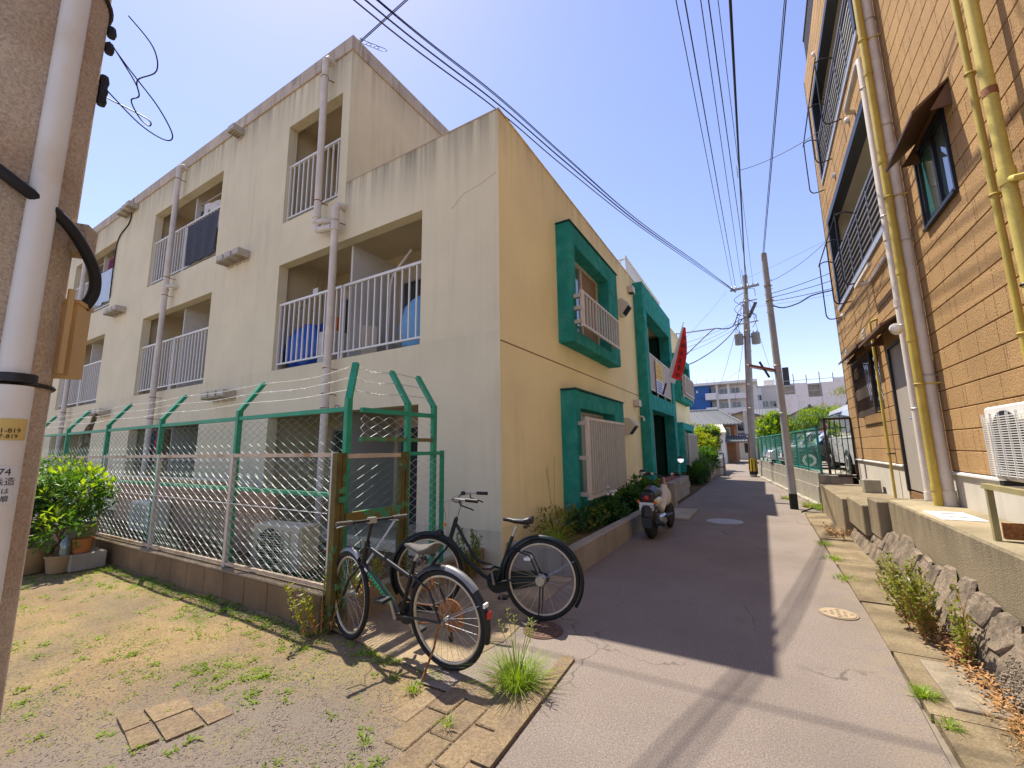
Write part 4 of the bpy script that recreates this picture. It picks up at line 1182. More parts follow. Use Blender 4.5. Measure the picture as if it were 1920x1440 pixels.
# ================================================================ fences
def chain_link(x0,x1,z0,z1,wf,pitch=.082,r=.0021):
    """zigzag strands; wf(u, z, off) gives the point"""
    b=MB(); r*=1.25; n=int((x1-x0)/pitch); hz=pitch*.52
    nz=int((z1-z0)/hz)
    for i in range(n+1):
        u=x0+pitch*i; pts=[]
        for j in range(nz+1):
            s=1 if (j+i)%2 else -1
            pts.append(wf(min(max(u+s*pitch*.5,x0),x1),z0+hz*j,.0018*s))
        b.tube(pts,r,3,caps=False)
    return b
fw=thing('fence_base_wall','long low brown concrete block wall under the silver fence','wall',(-7,2.55,0))
xs=-3.40; i=0; srcb=None
while xs>-12.6:
    if srcb is None: srcb=MB().bbox(xs-.396,xs-.004,2.50,2.66,-.03,.27,.008).build('block','curb_block',fw); x00=xs
    else: inst(srcb,fw,(xs-x00,0,0))
    xs-=.4; i+=1
MB().bbox(-12.6,-3.37,2.49,2.67,.271,.285,.004).build('mortar_top','concrete_warm',fw)
MB().bbox(-3.39,-3.25,2.67,4.79,-.03,.24,.01).build('return_kerb','concrete_warm',fw)

sf=thing('chain_link_fence','lower silver chain link fence with rusty top rail in front','fence',(-7,2.58,.28))
YS=2.585
PX=[-3.42,-5.17,-7.05,-8.95,-10.85,-12.5]
for x in PX: MB().box(x-.027,x+.027,YS-.02,YS+.02,.20,1.50).build('post','galv',sf)
for a,b in zip(PX,PX[1:]):
    MB().box(b+.028,a-.028,YS-.016,YS+.016,1.455,1.493).build('top_rail','rail_rusty',sf)
    MB().box(b+.028,a-.028,YS-.016,YS+.016,.305,.335).build('bottom_rail','rail_rusty',sf)
    c=chain_link(b+.03,a-.03,.335,1.455,lambda u,z,o:(u,YS-.022+o,z))
    stuff(c.build('wire_mesh','galv_wire',sf))
for z in (.98,): MB().tube([(-12.5,YS-.03,z),(-8,YS-.03,z-.01),(-3.45,YS-.03,z-.03)],.0035,4).build('tension_wire','galv_wire',sf)

gf=thing('security_fence','taller green fence with bent post tops and barbed wire','fence',(-7,2.8,0))
YG=2.80; XG=-3.47
GP=[XG,-5.55,-7.68,-9.75,-11.8,-13.9]
def gpost(x,y,dx,dy,h=2.02):
    b=MB(); k=math.hypot(dx,dy)
    b.bar((x,y,0.0),(x,y,h),.06,.05); b.bar((x,y,h-.01),(x+dx*.27,y+dy*.27,h+.38),.06,.045)
    return b.build('post','fence_green',gf)
for x in GP[1:]: gpost(x,YG,0,1)
gpost(XG,YG-.05,-.25,.45)
gpost(-3.33,3.42,-1,0); gpost(-3.33,3.85,-1,0)
for a,b in zip(GP,GP[1:]):
    MB().box(b+.031,a-.031,YG-.02,YG+.02,1.90,1.945).build('top_rail','fence_green',gf)
    MB().box(b+.031,a-.031,YG-.02,YG+.02,1.06,1.10).build('mid_rail','fence_green',gf)
    c=chain_link(b+.03,a-.03,.25,1.90,lambda u,z,o:(u,YG-.03+o,z),r=.0019)
    stuff(c.build('wire_mesh','green_wire',gf))
for (a,b) in ((2.79,3.385),(3.455,3.815)):
    MB().box(-3.35,-3.31,a,b,1.88,1.925).build('top_rail','fence_green',gf)
    MB().box(-3.35,-3.31,a,b,1.60,1.64).build('mid_rail','gate_green',gf)
    stuff(chain_link(a,b,1.64,1.88,lambda u,z,o:(-3.33+o,u,z),r=.0021).build('wire_mesh','galv_wire',gf))
random.seed(3)
def barbed(pts):
    b=MB(); P=smooth_path(pts,8); b.tube(P,.0038,4,caps=False)
    L=0
    for p,q in zip(P,P[1:]):
        d=(q-p); n=max(1,int(d.length/.11))
        for i in range(n):
            c=p+d*(i/n)
            for _ in range(2):
                v=Vector((random.uniform(-1,1),random.uniform(-1,1),random.uniform(-1,1))).normalized()*.022
                b.tube([c-v,c+v],.002,3,caps=False)
    return b.build('barbed_wire','galv_wire',gf)
for f in (.25,.6,.95):
    pts=[(x,YG+.27*f-.02,2.02+.38*f) for x in reversed(GP)]
    pts2=[]
    for p,q in zip(pts,pts[1:]):
        pts2+= [p,((p[0]+q[0])/2,p[1],p[2]-.02)]
    pts2.append((XG-.065*f,YG-.05+.12*f,2.02+.38*f))
    barbed(pts2)
    barbed([(XG-.065*f,YG-.05+.12*f,2.02+.38*f),(-3.4-.2*f,3.1,2.0+.37*f),(-3.33-.27*f,3.42,2.02+.38*f),(-3.33-.27*f,3.85,2.02+.38*f)])
# rusty gate in the side return
gt=thing('wire_gate','rust stained green wire gate between olive posts behind the front bicycle','gate',(-3.3,3,0))
MB().box(-3.35,-3.285,2.51,2.565,.02,1.49).build('gate_post','gate_olive',gt)
MB().box(-3.34,-3.295,2.58,2.62,.12,1.49).build('gate_stile','gate_olive',gt)
MB().box(-3.34,-3.29,3.30,3.36,.10,1.49).build('gate_stile','gate_olive',gt)
MB().box(-3.345,-3.285,3.37,3.41,.05,1.49).build('gate_post','gate_olive',gt)
MB().box(-3.335,-3.295,2.641,3.299,1.44,1.48).build('gate_rail','rail_rusty',gt)
MB().box(-3.335,-3.29,2.641,3.299,.86,.95).build('gate_rail','gate_green',gt)
MB().box(-3.335,-3.29,2.641,3.299,.14,.22).build('gate_rail','gate_green',gt)
stuff(chain_link(2.64,3.30,.22,1.44,lambda u,z,o:(-3.315+o,u,z),r=.0024).build('wire_mesh','green_wire',gt))
MB().bar((-3.285,3.28,.86),(-3.285,2.66,.24),.02,.012).build('brace','galv_wire',gt)
for z in (1.08,1.16,.35): MB().box(-3.37,-3.268,2.545,2.60,z-.025,z+.025).build('hinge','gate_green',gt)
sp=thing('side_panel','narrow green framed wire panel between the gate and the building corner','fence',(-3.3,3.7,0))
f=MB(); f.box(-3.32,-3.28,3.95,3.99,.15,1.50); f.box(-3.32,-3.28,3.412,3.949,1.45,1.49); f.box(-3.32,-3.28,3.412,3.949,.18,.22); f.build('panel_frame','fence_green',sp)
stuff(chain_link(3.41,3.95,.22,1.45,lambda u,z,o:(-3.30+o,u,z),r=.0021).build('wire_mesh','galv_wire',sp))

# ---------------------------------------------------------------- things behind the fence
ac_unit('outdoor_unit','beige air conditioner unit on the ground behind the wire fence',(-5.35,3.25,.02),R(8),'ac_beige',.84,.58)
ac_unit('outdoor_unit','pale air conditioner unit half hidden behind the wire fence further left',(-10.35,3.6,.02),R(4),'ac_white',.8,.6)
for (x0,x1,y,z,lab) in ((-7.7,-6.25,3.75,.93,'brown board screen behind the fence next to the beige cooling unit'),(-9.95,-7.85,3.95,1.02,'wide brown board screen in the middle behind the fence'),(-13.2,-10.3,4.1,1.0,'brown board screen at the far left behind the fence')):
    t=thing('board_screen',lab,'screen',((x0+x1)/2,y,0)); n=max(2,int((x1-x0)/.7))
    for i in range(n):
        a=x0+(x1-x0)*i/n; b=x0+(x1-x0)*(i+1)/n
        MB().box(a+.004,b-.004,y-.012,y+.012,.02,z).build('board','brown_board',t)
    MB().box(x0,x1,y-.03,y+.03,z,z+.035).build('top_cap','cream_metal',t)

def cloth(name,label,cat,m,c,u,v,w,h,amp=.04,fold=5,seed=0,n=(18,12),drape=None):
    """hanging cloth: width w along u, hangs h along v, with folds"""
    u=Vector(u).normalized(); v=Vector(v).normalized(); k=u.cross(v); b=MB(); c=Vector(c)
    for s_ in (0,1):
        base=len(b.v)
        for j in range(n[1]+1):
            for i in range(n[0]+1):
                a=i/n[0]-.5; t=j/n[1]
                d=amp*(t*.8+.2)*math.sin(a*fold*2*math.pi+seed+t*1.3)+amp*.7*noise.noise(Vector((a*4,t*3,seed)))
                shrink=1-.10*t*math.sin(seed+1)
                e=0.04*noise.noise(Vector((a*5,seed,1)))*(t>.95)
                b.v.append(tuple(c+u*(a*w*shrink)+v*(t*h+e)+k*(d+.006*s_)))
        for j in range(n[1]):
            for i in range(n[0]):
                q=base+j*(n[0]+1)+i; b.f.append((q,q+1,q+n[0]+2,q+n[0]+1))
    return tag(b.build(name,m,smooth='all'),label,cat)
DN=(0,0,-1)
cloth('hanging_quilt','dark grey quilt hung over the third floor railing','quilt','cloth_dark',(-12.15,YC+.02,7.62),(1,0,0),DN,1.65,1.15,.02,3,1)
cloth('hanging_shirt','pale shirt hanging above the dark quilt on the third floor','shirt','cloth_white',(-12.6,5.2,8.45),(1,.2,0),DN,.75,.8,.06,2,2)
cloth('hanging_garment','dark garment beside the pale shirt on the third floor','garment','cloth_dark',(-12.9,5.15,8.25),(1,.1,0),DN,.35,.8,.05,2,5)
cloth('hanging_towel','pale blue towel over the leftmost third floor railing','towel','cloth_pale',(-18.78,YC+.02,7.73),(1,0,0),DN,1.2,1.15,.03,2,3)
cloth('hanging_clothes','purple and red patterned clothes on the leftmost third floor balcony','clothes','cloth_purple',(-19.3,5.15,8.5),(1,.1,0),DN,1.1,.75,.10,3,4)
cloth('hanging_clothes','dark navy clothes at the leftmost third floor balcony','clothes','cloth_navy',(-20.3,5.15,8.3),(1,.1,0),DN,.6,.7,.08,2,7)
cloth('hanging_clothes','red garment drying on the ground floor behind the fence','clothes','cloth_red',(-14.2,5.15,2.15),(1,.1,0),DN,.45,.85,.08,2,6)
cloth('hanging_clothes','navy garment drying beside the red one behind the fence','clothes','cloth_navy',(-14.75,5.15,2.15),(1,.1,0),DN,.5,.95,.08,2,8)
cloth('hanging_towel','lilac towel drying on the ground floor behind the fence','towel','cloth_lilac',(-15.6,5.1,1.7),(1,.1,0),DN,.8,.6,.05,2,9)
cloth('caught_rag','brown rag caught on the barbed wire at the left','rag','cloth_brown',(-11.05,2.95,2.28),(.7,-.3,-.25),(-.75,0,-.95),.24,.78,.07,2,11)
# clothes line poles
for (x0,x1,z,lab) in ((-13.2,-11.3,8.5,'steel laundry pole on the third floor middle balcony'),(-21,-18.2,8.55,'steel laundry pole on the leftmost third floor balcony'),(-15.2,-13.4,2.19,'steel laundry pole on the ground floor behind the fence')):
    tag(MB().cyl((x0,5.15,z),(x1,5.15,z),.014,n=8).build('laundry_pole','galv'),lab,'pole')
# bulky things on the second floor balcony
tb=MB(); tb.blob((-8.05,5.35,3.62),(.62,.38,.56),26,18,.28,3,1.6); 
tag(tb.build('tarp_bundle','tarp_blue',smooth='all'),'bright blue tarpaulin bundle on the second floor balcony','bundle')
cv=MB(); cv.blob((-5.0,5.45,3.60),(.42,.34,.62),22,14,.15,9,1.0)
tag(cv.build('covered_bundle','cloth_sky',smooth='all'),'sky blue covered bundle at the right end of the second floor balcony','bundle')
bk=thing('bucket','orange plastic bucket behind the second floor railing','bucket',(-7.3,5.35,3.88))
MB().lathe([(.10,0),(.14,.30),(.15,.31)],(-7.3,5.35,3.88),16).build('body','orange_plastic',bk,smooth=True)
MB().box(-7.5,-7.1,5.15,5.55,3.08,3.88).build('crate','cream_metal',bk)
ac_unit('outdoor_unit','small beige air conditioner unit behind the second floor railing',(-6.62,5.45,3.08),R(-35),'ac_beige',.7,.8)
ch=thing('clip_hanger','small white clip hanger on a string above the blue bundle','hanger',(-7.75,5.2,4.75))
MB().box(-7.83,-7.67,5.19,5.205,4.72,4.88).build('tag_frame','panel_white',ch)
MB().tube([(-7.75,5.2,4.88),(-7.7,5.25,5.2)],.006,5).build('string','cable_grey',ch); MB().tube([(-7.8,5.2,4.75),(-8.2,5.1,4.4)],.006,5).build('string','cable_grey',ch)
MB().tube([(-7.55,5.2,4.9),(-7.5,5.2,4.4)],.006,5).build('string','cable_grey',ch)
tag(MB().tube(smooth_path([(-5.45,5.6,5.3),(-5.6,5.55,5.1),(-5.85,5.5,4.75),(-5.9,5.5,4.0),(-5.92,5.5,3.1)],5),.028,8).build('drain_hose','pvc_pipe',smooth=True),'thin beige hose pipe hanging inside the second floor balcony','hose')
tag(MB().bbox(-7.9,-7.2,5.6,6.0,6.3,7.35,.02).build('storage_box','cloth_white'),'white box behind the third floor railing by the pipe','box')

# ---------------------------------------------------------------- leaves
def leaf(b,p,d,up,L,W):
    d=d.normalized(); s=d.cross(up)
    if s.length<1e-3: s=d.orthogonal()
    s.normalize(); n=s.cross(d)
    base=len(b.v)
    b.v+= [tuple(p),tuple(p+d*L*.5+s*W*.5+n*W*.14),tuple(p+d*L-n*L*.10),tuple(p+d*L*.5-s*W*.5+n*W*.14)]
    b.f+= [(base,base+1,base+2),(base,base+2,base+3)]
def rv(): 
    while True:
        v=Vector((random.uniform(-1,1),random.uniform(-1,1),random.uniform(-1,1)))
        if .05<v.length<1: return v
def crown(c,rad,clumps,per,L,W,spread,seed,shell=.55,up=.4,b=None):
    random.seed(seed); b=b or MB(); c=Vector(c); rad=Vector(rad)
    for i in range(clumps):
        v=rv().normalized(); k=random.uniform(shell,1.0)**.6*(1+.22*noise.noise(v*2.3+Vector((seed,0,0))))
        cc=c+Vector((v.x*rad.x,v.y*rad.y,v.z*rad.z))*k
        for j in range(per):
            d=(rv().normalized()+v*.6+Vector((0,0,up))); o=rv()*spread
            leaf(b,cc+o,d,Vector((0,0,1)) if abs(d.normalized().z)<.95 else Vector((1,0,0)),L*random.uniform(.7,1.25),W*random.uniform(.7,1.2))
    return b

def pot(name,label,c,r,h,m,flare=1.2):
    t=thing(name,label,'pot',c)
    MB().lathe([(r/flare*.95,0),(r/flare,.01),(r,h*.88),(r*1.08,h*.88),(r*1.08,h),(r*.95,h),(r*.92,h*.9)],c,22).build('body',m,t,smooth=True)
    MB().lathe([(r*.93,h*.88),(0.001,h*.9)],c,22).build('soil','dry_soil',t)
    return t
pot('plant_pot','large terracotta pot at the foot of the concrete pole',(-8.45,1.80,0),.24,.33,'pot_brown')
pot('plant_pot','tall beige pot on blocks by the fence corner',(-8.35,2.22,.22),.19,.34,'pot_grey',1.1)
pot('plant_pot','small orange pot beside the tall beige pot',(-8.02,2.18,.22),.12,.18,'terracotta')
pot('plant_pot','small brown pot in shade between the two large pots',(-8.08,2.02,0),.15,.22,'pot_brown')
tag(MB().bbox(-8.62,-7.88,2.06,2.42,0,.215,.01).build('pot_stand','concrete'),'grey concrete block carrying pots by the fence','block')
bt=MB().lathe([(.05,0),(.055,.02),(.055,.18),(.02,.25),(.02,.28),(0.001,.28)],(-7.98,2.02,.2),12); tag(bt.build('plastic_bottle','glass_sky',smooth=True),'clear plastic bottle among the pots','bottle')
def potted(label,c,rad,stem0,clumps,per,m,seed,L=.10,W=.045,extra=None):
    t=thing('potted_shrub',label,'shrub',(stem0[0],stem0[1],stem0[2]))
    s=MB(); random.seed(seed)
    for i in range(6):
        e=Vector(c)+Vector((random.uniform(-.5,.5)*rad[0],random.uniform(-.5,.5)*rad[1],random.uniform(-.2,.5)*rad[2]))
        s.tube(smooth_path([stem0,(Vector(stem0)+e)/2+Vector((random.uniform(-.05,.05),random.uniform(-.05,.05),0)),e],4),[.014]*4+[.009]*5,5)
    s.build('stem','bark',t)
    crown(c,rad,clumps,per,L,W,.11,seed).build('foliage',m,t)
    if extra: crown((c[0],c[1],c[2]+rad[2]*.35),(rad[0]*.95,rad[1]*.95,rad[2]*.75),clumps//3,7,L*1.05,W,.10,seed+1,shell=.9,up=.9).build('young_foliage',extra,t)
    return t
potted('dense bright green shrub in the tall beige pot against the fence',(-8.5,2.15,.93),(.46,.38,.32),(-8.35,2.22,.53),105,9,'leaf_mid',41,.11,.05,'leaf_bright')
potted('dark leafy shrub in the terracotta pot behind the pole',(-8.75,1.85,.72),(.42,.36,.36),(-8.45,1.80,.30),80,9,'leaf_dark',42,.11,.05)
potted('small spreading plant in the shaded brown pot',(-8.0,1.95,.52),(.28,.25,.20),(-8.08,2.02,.19),30,7,'leaf_mid',43,.12,.04,'leaf_bright')
potted('rounded clipped shrub at the far left behind the pole',(-9.6,2.2,1.18),(.42,.3,.28),(-9.6,2.2,.0),60,10,'leaf_mid',44,.06,.03,'leaf_bright')

# ---------------------------------------------------------------- near utility pole at the left
PC=Vector((-2.035,.254,0)); PR=.17
up=thing('utility_pole','tan concrete utility pole close to the camera at the left edge','utility pole',(PC.x,PC.y,0))
MB().lathe([(PR,-.3),(PR,9.5)],PC,40).build('shaft','pole_concrete',up,smooth=True)
def on_pole(ang,z,r=PR): # ang 0 faces the camera, positive to the right
    dc=Vector((-PC.x,-PC.y,0)).normalized(); sd=Vector((-dc.y,dc.x,0))   # sd: to the viewer's right
    return PC+dc*math.cos(ang)*r+sd*math.sin(ang)*r+Vector((0,0,z))
a0=R(24)
pc=on_pole(a0,0,PR+.018)
MB().lathe([(.033,1.735),(.033,4.5)],pc,18).build('cable_cover','pole_cover',up,smooth=True)
pl=on_pole(a0,0,PR+.026)
MB().lathe([(.042,-.2),(.042,1.70)],pl,20).build('cable_cover','pole_cover',up,smooth=True)
MB().lathe([(.046,1.71),(.046,1.735)],pl,20).build('strap','black_plastic',up,smooth=True)
MB().torus(PC+Vector((0,0,1.715)),(0,0,1),PR+.004,.007,40,5).build('strap','dark_metal',up)
MB().torus(PC+Vector((0,0,3.15)),(0,0,1),PR+.004,.008,40,5).build('strap','dark_metal',up)
# stickers on the lower cover
dc=Vector((-pl.x,-pl.y,0)).normalized(); sd=Vector((-dc.y,dc.x,0))
def sticker(z0,z1,m,half=R(62)):
    b=MB(); n=10
    for i in range(n+1):
        a=-half+2*half*i/n; d=dc*math.cos(a)+sd*math.sin(a)
        for z in (z0,z1): b.v.append(tuple(pl+d*.0435+Vector((0,0,z))))
    for i in range(n): b.f.append((2*i,2*i+2,2*i+3,2*i+1))
    return b.build('sticker',m,up)
s1=sticker(1.545,1.605,'label_yellow'); s2=sticker(1.37,1.475,'panel_white')
def curl_text(body,size,m,z,parent):
    t=text_mesh(body,size,m,up,PC+Vector((0,0,z)),(1,0,0),(0,1,0),name='lettering'); t.parent=parent; ORG[t.name]=ORG[up.name]
    for vtx in t.data.vertices:
        lx=vtx.co.x; ly=vtx.co.y; a=lx/.044; d=dc*math.cos(a)+sd*math.sin(a)
        vtx.co=pl+d*(.0438+.0005)+Vector((0,0,z+ly))-ORG[up.name]
curl_text('631-819',.018,'ink_black',1.571,s1); curl_text('-67-819',.016,'ink_black',1.555,s1)
curl_text('1-74',.026,'ink_black',1.457,s2); curl_text('番森造',.024,'ink_black',1.430,s2); curl_text('美しは',.017,'ink_black',1.405,s2); curl_text('込積層',.018,'ink_black',1.384,s2)
# yellow box and collar on the far side
yb=on_pole(R(88),0,PR+.012)
MB().obox(yb+Vector((0,0,1.885)),(.045,.04,.125),Matrix.Rotation(R(-35),3,'Z')).build('meter_box','yellow_box',up)
MB().obox(yb+Vector((0,0,2.012)),(.05,.045,.006),Matrix.Rotation(R(-35),3,'Z')).build('meter_box_lid','yellow_box',up)
MB().cyl(on_pole(R(60),1.76,PR+.03),on_pole(R(60),2.04,PR+.03),.009,n=8).build('conduit','yellow_box',up)
MB().obox(on_pole(R(76),2.23,PR+.01),(.035,.035,.05),Matrix.Rotation(R(-35),3,'Z')).build('bracket','pole_concrete',up)
MB().tube(smooth_path([on_pole(R(-20),2.36,PR+.03),on_pole(R(5),2.30,PR+.03),on_pole(R(40),2.24,PR+.035),on_pole(R(70),2.15,PR+.055),on_pole(R(84),2.08,PR+.065),on_pole(R(88),2.02,PR+.05),on_pole(R(95),1.98,PR+.02)],5),.017,10).build('thick_cable','cable',up,smooth=True)
for z in (3.02,3.09,2.88,2.84,2.80): MB().lathe([(.012,-.02),(.016,0),(.012,.02)],on_pole(R(86),z,PR+.012),8).build('insulator','black_plastic',up,smooth=True)
for k,pts in enumerate([[(86,3.2,.05),(80,3.1,.13),(84,3.02,.15),(80,2.93,.10),(84,2.88,.11),(82,2.84,.09),(84,2.79,.12),(83,2.77,.15),(84,2.80,.14),(86,2.82,.02)],[(86,3.05,.01),(82,2.98,.06),(80,2.93,.10),(80,2.85,.17),(80,2.76,.22),(81,2.73,.20),(82,2.76,.12),(86,2.86,.01)],[(86,3.04,.02),(84,2.95,.08),(82,2.91,.1)]]):
    MB().tube(smooth_path([on_pole(R(a),z,PR+r) for a,z,r in pts],6),.0025,5).build('loose_wire','cable',up)
# ================================================================ bicycles
def rot_about(p,o,axis,ang):
    return (Matrix.Rotation(ang,3,axis)@(Vector(p)-Vector(o)))+Vector(o)
def bicycle(name,label,loc,rotz,r,wb,style,steer,lean):
    t=thing(name,label,'bicycle',loc,rotz,local=True); t.rotation_euler=(lean,0,rotz)
    city=style=='city'
    fm='frame_green' if city else 'frame_black'
    bb=(.43,0,.285); st=(.27,0,.70); hb=(wb-.21,0,.62 if not city else .64); ht=(wb-.275,0,.80 if not city else .84)
    fa=(wb,0,r); ra=(0,0,r)
    sax=(Vector(ht)-Vector(hb)).normalized()
    def S(b):
        b.v=[tuple(rot_about(p,hb,sax,steer)) for p in b.v]; return b
    # wheels
    def wheel(nm,c,sf):
        b=MB().torus(c,(0,1,0),r-.019,.019,44,9)
        w=sf(b).build(nm,'rubber',t,smooth='all')
        sf(MB().torus(c,(0,1,0),r-.046,.011,44,6)).build('rim','rim_alloy',w,smooth='all')
        s=MB()
        for i in range(32):
            a=2*math.pi*i/32; a2=a+(.55 if i%4<2 else -.55); y=.03 if i%2 else -.03
            s.tube([(c[0]+math.cos(a2)*.022,y,c[2]+math.sin(a2)*.022),(c[0]+math.cos(a)*(r-.05),0,c[2]+math.sin(a)*(r-.05))],.0013,3,caps=False)
        stuff(sf(s).build('spokes','steel',w))
        sf(MB().lathe([(.02,-.045),(.012,-.03),(.012,.03),(.02,.045)],c,14,axis=(0,1,0))).build('hub','steel',w,smooth=True)
        return w
    I=lambda b:b
    rwh=wheel('rear_wheel',ra,I); fwh=wheel('front_wheel',fa,S)
    # frame
    f=MB()
    f.cyl(bb,st,.016,n=10)
    if city:
        f.tube(smooth_path([hb[:1]+(0,)+(hb[2]+.02,),(wb-.36,0,.50),(.58,0,.36),bb],6),.018,10)
        f.tube(smooth_path([(ht[0],0,ht[2]-.05),(wb-.40,0,.60),(.60,0,.47),(.39,0,.42)],6),.014,10)
    else:
        f.cyl(hb,bb,.019,n=10); f.cyl((ht[0],0,ht[2]-.05),(.31,0,.57),.016,n=10)
    f.cyl((hb[0]-.0,0,hb[2]-.01),ht,.021,n=12)
    for s in (-1,1):
        f.tube([(bb[0],s*.03,bb[2]),(.30,s*.05,r-.02),(0,s*.062,r)],.009,8)
        f.tube([(st[0]+.02,s*.02,st[2]-.10),(.10,s*.05,r+.20),(0,s*.062,r)],.0075,8)
    f.lathe([(.026,-.036),(.026,.036)],bb,14,axis=(0,1,0))
    f.build('frame',fm,t,smooth=True)
    # fork, stem and handlebar
    fk=MB()
    crown_=Vector(hb)-sax*.03
    fk.cyl(crown_,Vector(ht)+sax*.02,.013,n=8)
    for s in (-1,1):
        fk.tube(smooth_path([tuple(crown_+Vector((0,s*.02,0))),tuple(crown_+Vector((.02,s*.055,-.05))),(wb-.10,s*.06,r+.14),(wb,s*.055,r)],4),.010,8)
    S(fk).build('fork',fm,t,smooth=True)
    top=Vector(ht)+sax*(.17 if not city else .16)
    stem=MB().cyl(Vector(ht),top,.012,n=10)
    h=S(stem).build('stem','frame_black' if not city else 'steel',t,smooth=True)
    hbp=[]
    if city:
        for s in (-1,1):
            pts=smooth_path([tuple(top),(top.x+.05,s*.10,top.z+.03),(top.x+.03,s*.20,top.z+.06),(top.x-.06,s*.25,top.z+.06),(top.x-.20,s*.285,top.z+.05)],5)
            S(MB().tube(pts,.011,8)).build('handlebar','steel',t,smooth=True)
            S(MB().tube([(top.x-.10,s*.263,top.z+.058),(top.x-.215,s*.289,top.z+.05)],.017,10)).build('grip','black_plastic',t,smooth=True)
            S(MB().tube(smooth_path([(top.x-.04,s*.243,top.z+.05),(top.x-.05,s*.24,top.z+.01),(top.x-.14,s*.25,top.z-.02),(top.x-.17,s*.255,top.z-.035)],4),.007,6)).build('brake_lever','black_plastic',t,smooth=True)
            S(MB().tube(smooth_path([(top.x-.03,s*.24,top.z+.05),(top.x+.13,s*.16,top.z+.02),(top.x+.14,s*.05,top.z-.12),(hb[0]+.02,s*.02,hb[2]+.03)],5),.003,5)).build('brake_cable','steel',t)
        S(MB().lathe([(.022,-.01),(.026,.01),(.018,.025),(0,.03)],(top.x+.02,-.17,top.z+.06),12)).build('bell','black_plastic',t,smooth=True)
        S(MB().blob((hb[0]+.10,0,hb[2]+.06),(.045,.035,.04),12,8)).build('lamp','black_plastic',t,smooth=True)
        S(MB().box(hb[0]+.035,hb[0]+.06,-.012,.012,hb[2]+.13,hb[2]+.16)).build('reflector','lamp_orange',t)
    else:
        pts=[(top.x-.02,-.29,top.z+.005),(top.x,-.1,top.z),(top.x,.1,top.z),(top.x-.02,.29,top.z+.005)]
        S(MB().tube(pts,.0115,8)).build('handlebar','black_plastic',t,smooth=True)
        for s in (-1,1):
            S(MB().tube([(top.x-.012,s*.17,top.z+.003),(top.x-.02,s*.295,top.z+.005)],.0165,10)).build('grip','saddle_grey',t,smooth=True)
            S(MB().tube([(top.x+.01,s*.15,top.z),(top.x+.05,s*.17,top.z-.02),(top.x+.05,s*.26,top.z-.035)],.006,6)).build('brake_lever','steel',t,smooth=True)
            S(MB().tube(smooth_path([(top.x+.03,s*.15,top.z-.01),(top.x+.13,s*.10,top.z-.02),(top.x+.12,s*.03,top.z-.18),(hb[0]+.03,s*.02,hb[2]-.02)],5),.0025,5)).build('brake_cable','cable',t)
        S(MB().box(top.x-.02,top.x+.03,-.03,.03,top.z-.02,top.z+.022)).build('clamp','steel',t)
    # saddle
    sx=st[0]-.055; sz=.845 if city else .80
    MB().cyl(st,(st[0]-.045,0,sz-.05),.0125,n=8).build('seat_post','steel',t,smooth=True)
    sd_=MB(); prof=[(.145,.012,.018),(.10,.025,.026),(.03,.045,.032),(-.05,.085,.038),(-.11,.10,.045),(-.135,.08,.05),(-.14,.03,.045)]
    rings=[]
    for (x,w,zt) in prof:
        k=len(sd_.v); rings.append(k)
        for i in range(12):
            a=2*math.pi*i/12
            z=math.sin(a); sd_.v.append((sx+x,math.cos(a)*w,sz+(zt*.6*z if z>0 else zt*.9*z)+zt*.25-(.012 if abs(x)<.06 else 0)))
    for a_,b_ in zip(rings,rings[1:]):
        for i in range(12): sd_.f.append((a_+i,a_+(i+1)%12,b_+(i+1)%12,b_+i))
    sd_.f.append(tuple(rings[0]+i for i in range(12))); sd_.f.append(tuple(rings[-1]+i for i in range(12)))
    sdl=sd_.build('saddle','saddle_black' if city else 'saddle_grey',t,smooth='all')
    sp_=MB()
    for s in (-1,1):
        for x in (-.08,): sp_.torus((sx+x,s*.05,sz-.045),(0,0,1),.018,.004,12,5); sp_.torus((sx+x,s*.05,sz-.06),(0,0,1),.018,.004,12,5)
        sp_.tube([(sx+.10,s*.012,sz-.01),(sx-.08,s*.05,sz-.03)],.004,5)
    sp_.build('saddle_spring','dark_metal',sdl)
    # crank, pedals, chain
    for s,ang in ((-1,R(-100)),(1,R(80))):
        e=(bb[0]+.165*math.cos(ang),s*.085,bb[2]+.165*math.sin(ang))
        c=MB().tube([(bb[0],s*.06,bb[2]),e],[.014,.010],8).build('crank','steel' if not city else 'fender_grey',t,smooth=True)
        p=MB(); p.bbox(e[0]-.045,e[0]+.045,min(s*.10,s*.19),max(s*.10,s*.19),e[2]-.012,e[2]+.012,.004)
        p.build('pedal','black_plastic',c)
    y=-.045
    MB().lathe([(.085,-.004),(.085,.004)],(bb[0],y,bb[2]),24,axis=(0,1,0)).build('chainring','black_plastic',t)
    if city:
        g_=MB(); 
        pr=[(bb[0]+.10*math.cos(a),bb[2]+.10*math.sin(a)) for a in [R(x) for x in range(-90,91,15)]]+[(.04,r+.055),(-.05,r+.03),(-.06,r-.02),(-.03,r-.05)]
        g_.prism(pr,'y',y-.022,y+.012); g_.build('chain_case','frame_green',t)
        MB().lathe([(.045,-.04),(.05,-.02),(.05,.02),(.04,.04)],(0,.05,r),18,axis=(0,1,0)).build('brake_drum','steel',t,smooth=True)
    else:
        MB().lathe([(.112,-.006),(.112,.004),(.07,.010)],(0,y-.012,r),28,axis=(0,1,0)).build('spoke_guard','rust',t)
        MB().lathe([(.055,-.012),(.03,.012)],(0,y-.03,r),20,axis=(0,1,0)).build('sprocket','dark_metal',t)
        for off in (.075,-.075):
            MB().tube([(bb[0],y,bb[2]+off*1.05),(0.0,y-.02,r+off*.6)],.0045,5).build('chain','rust',t)
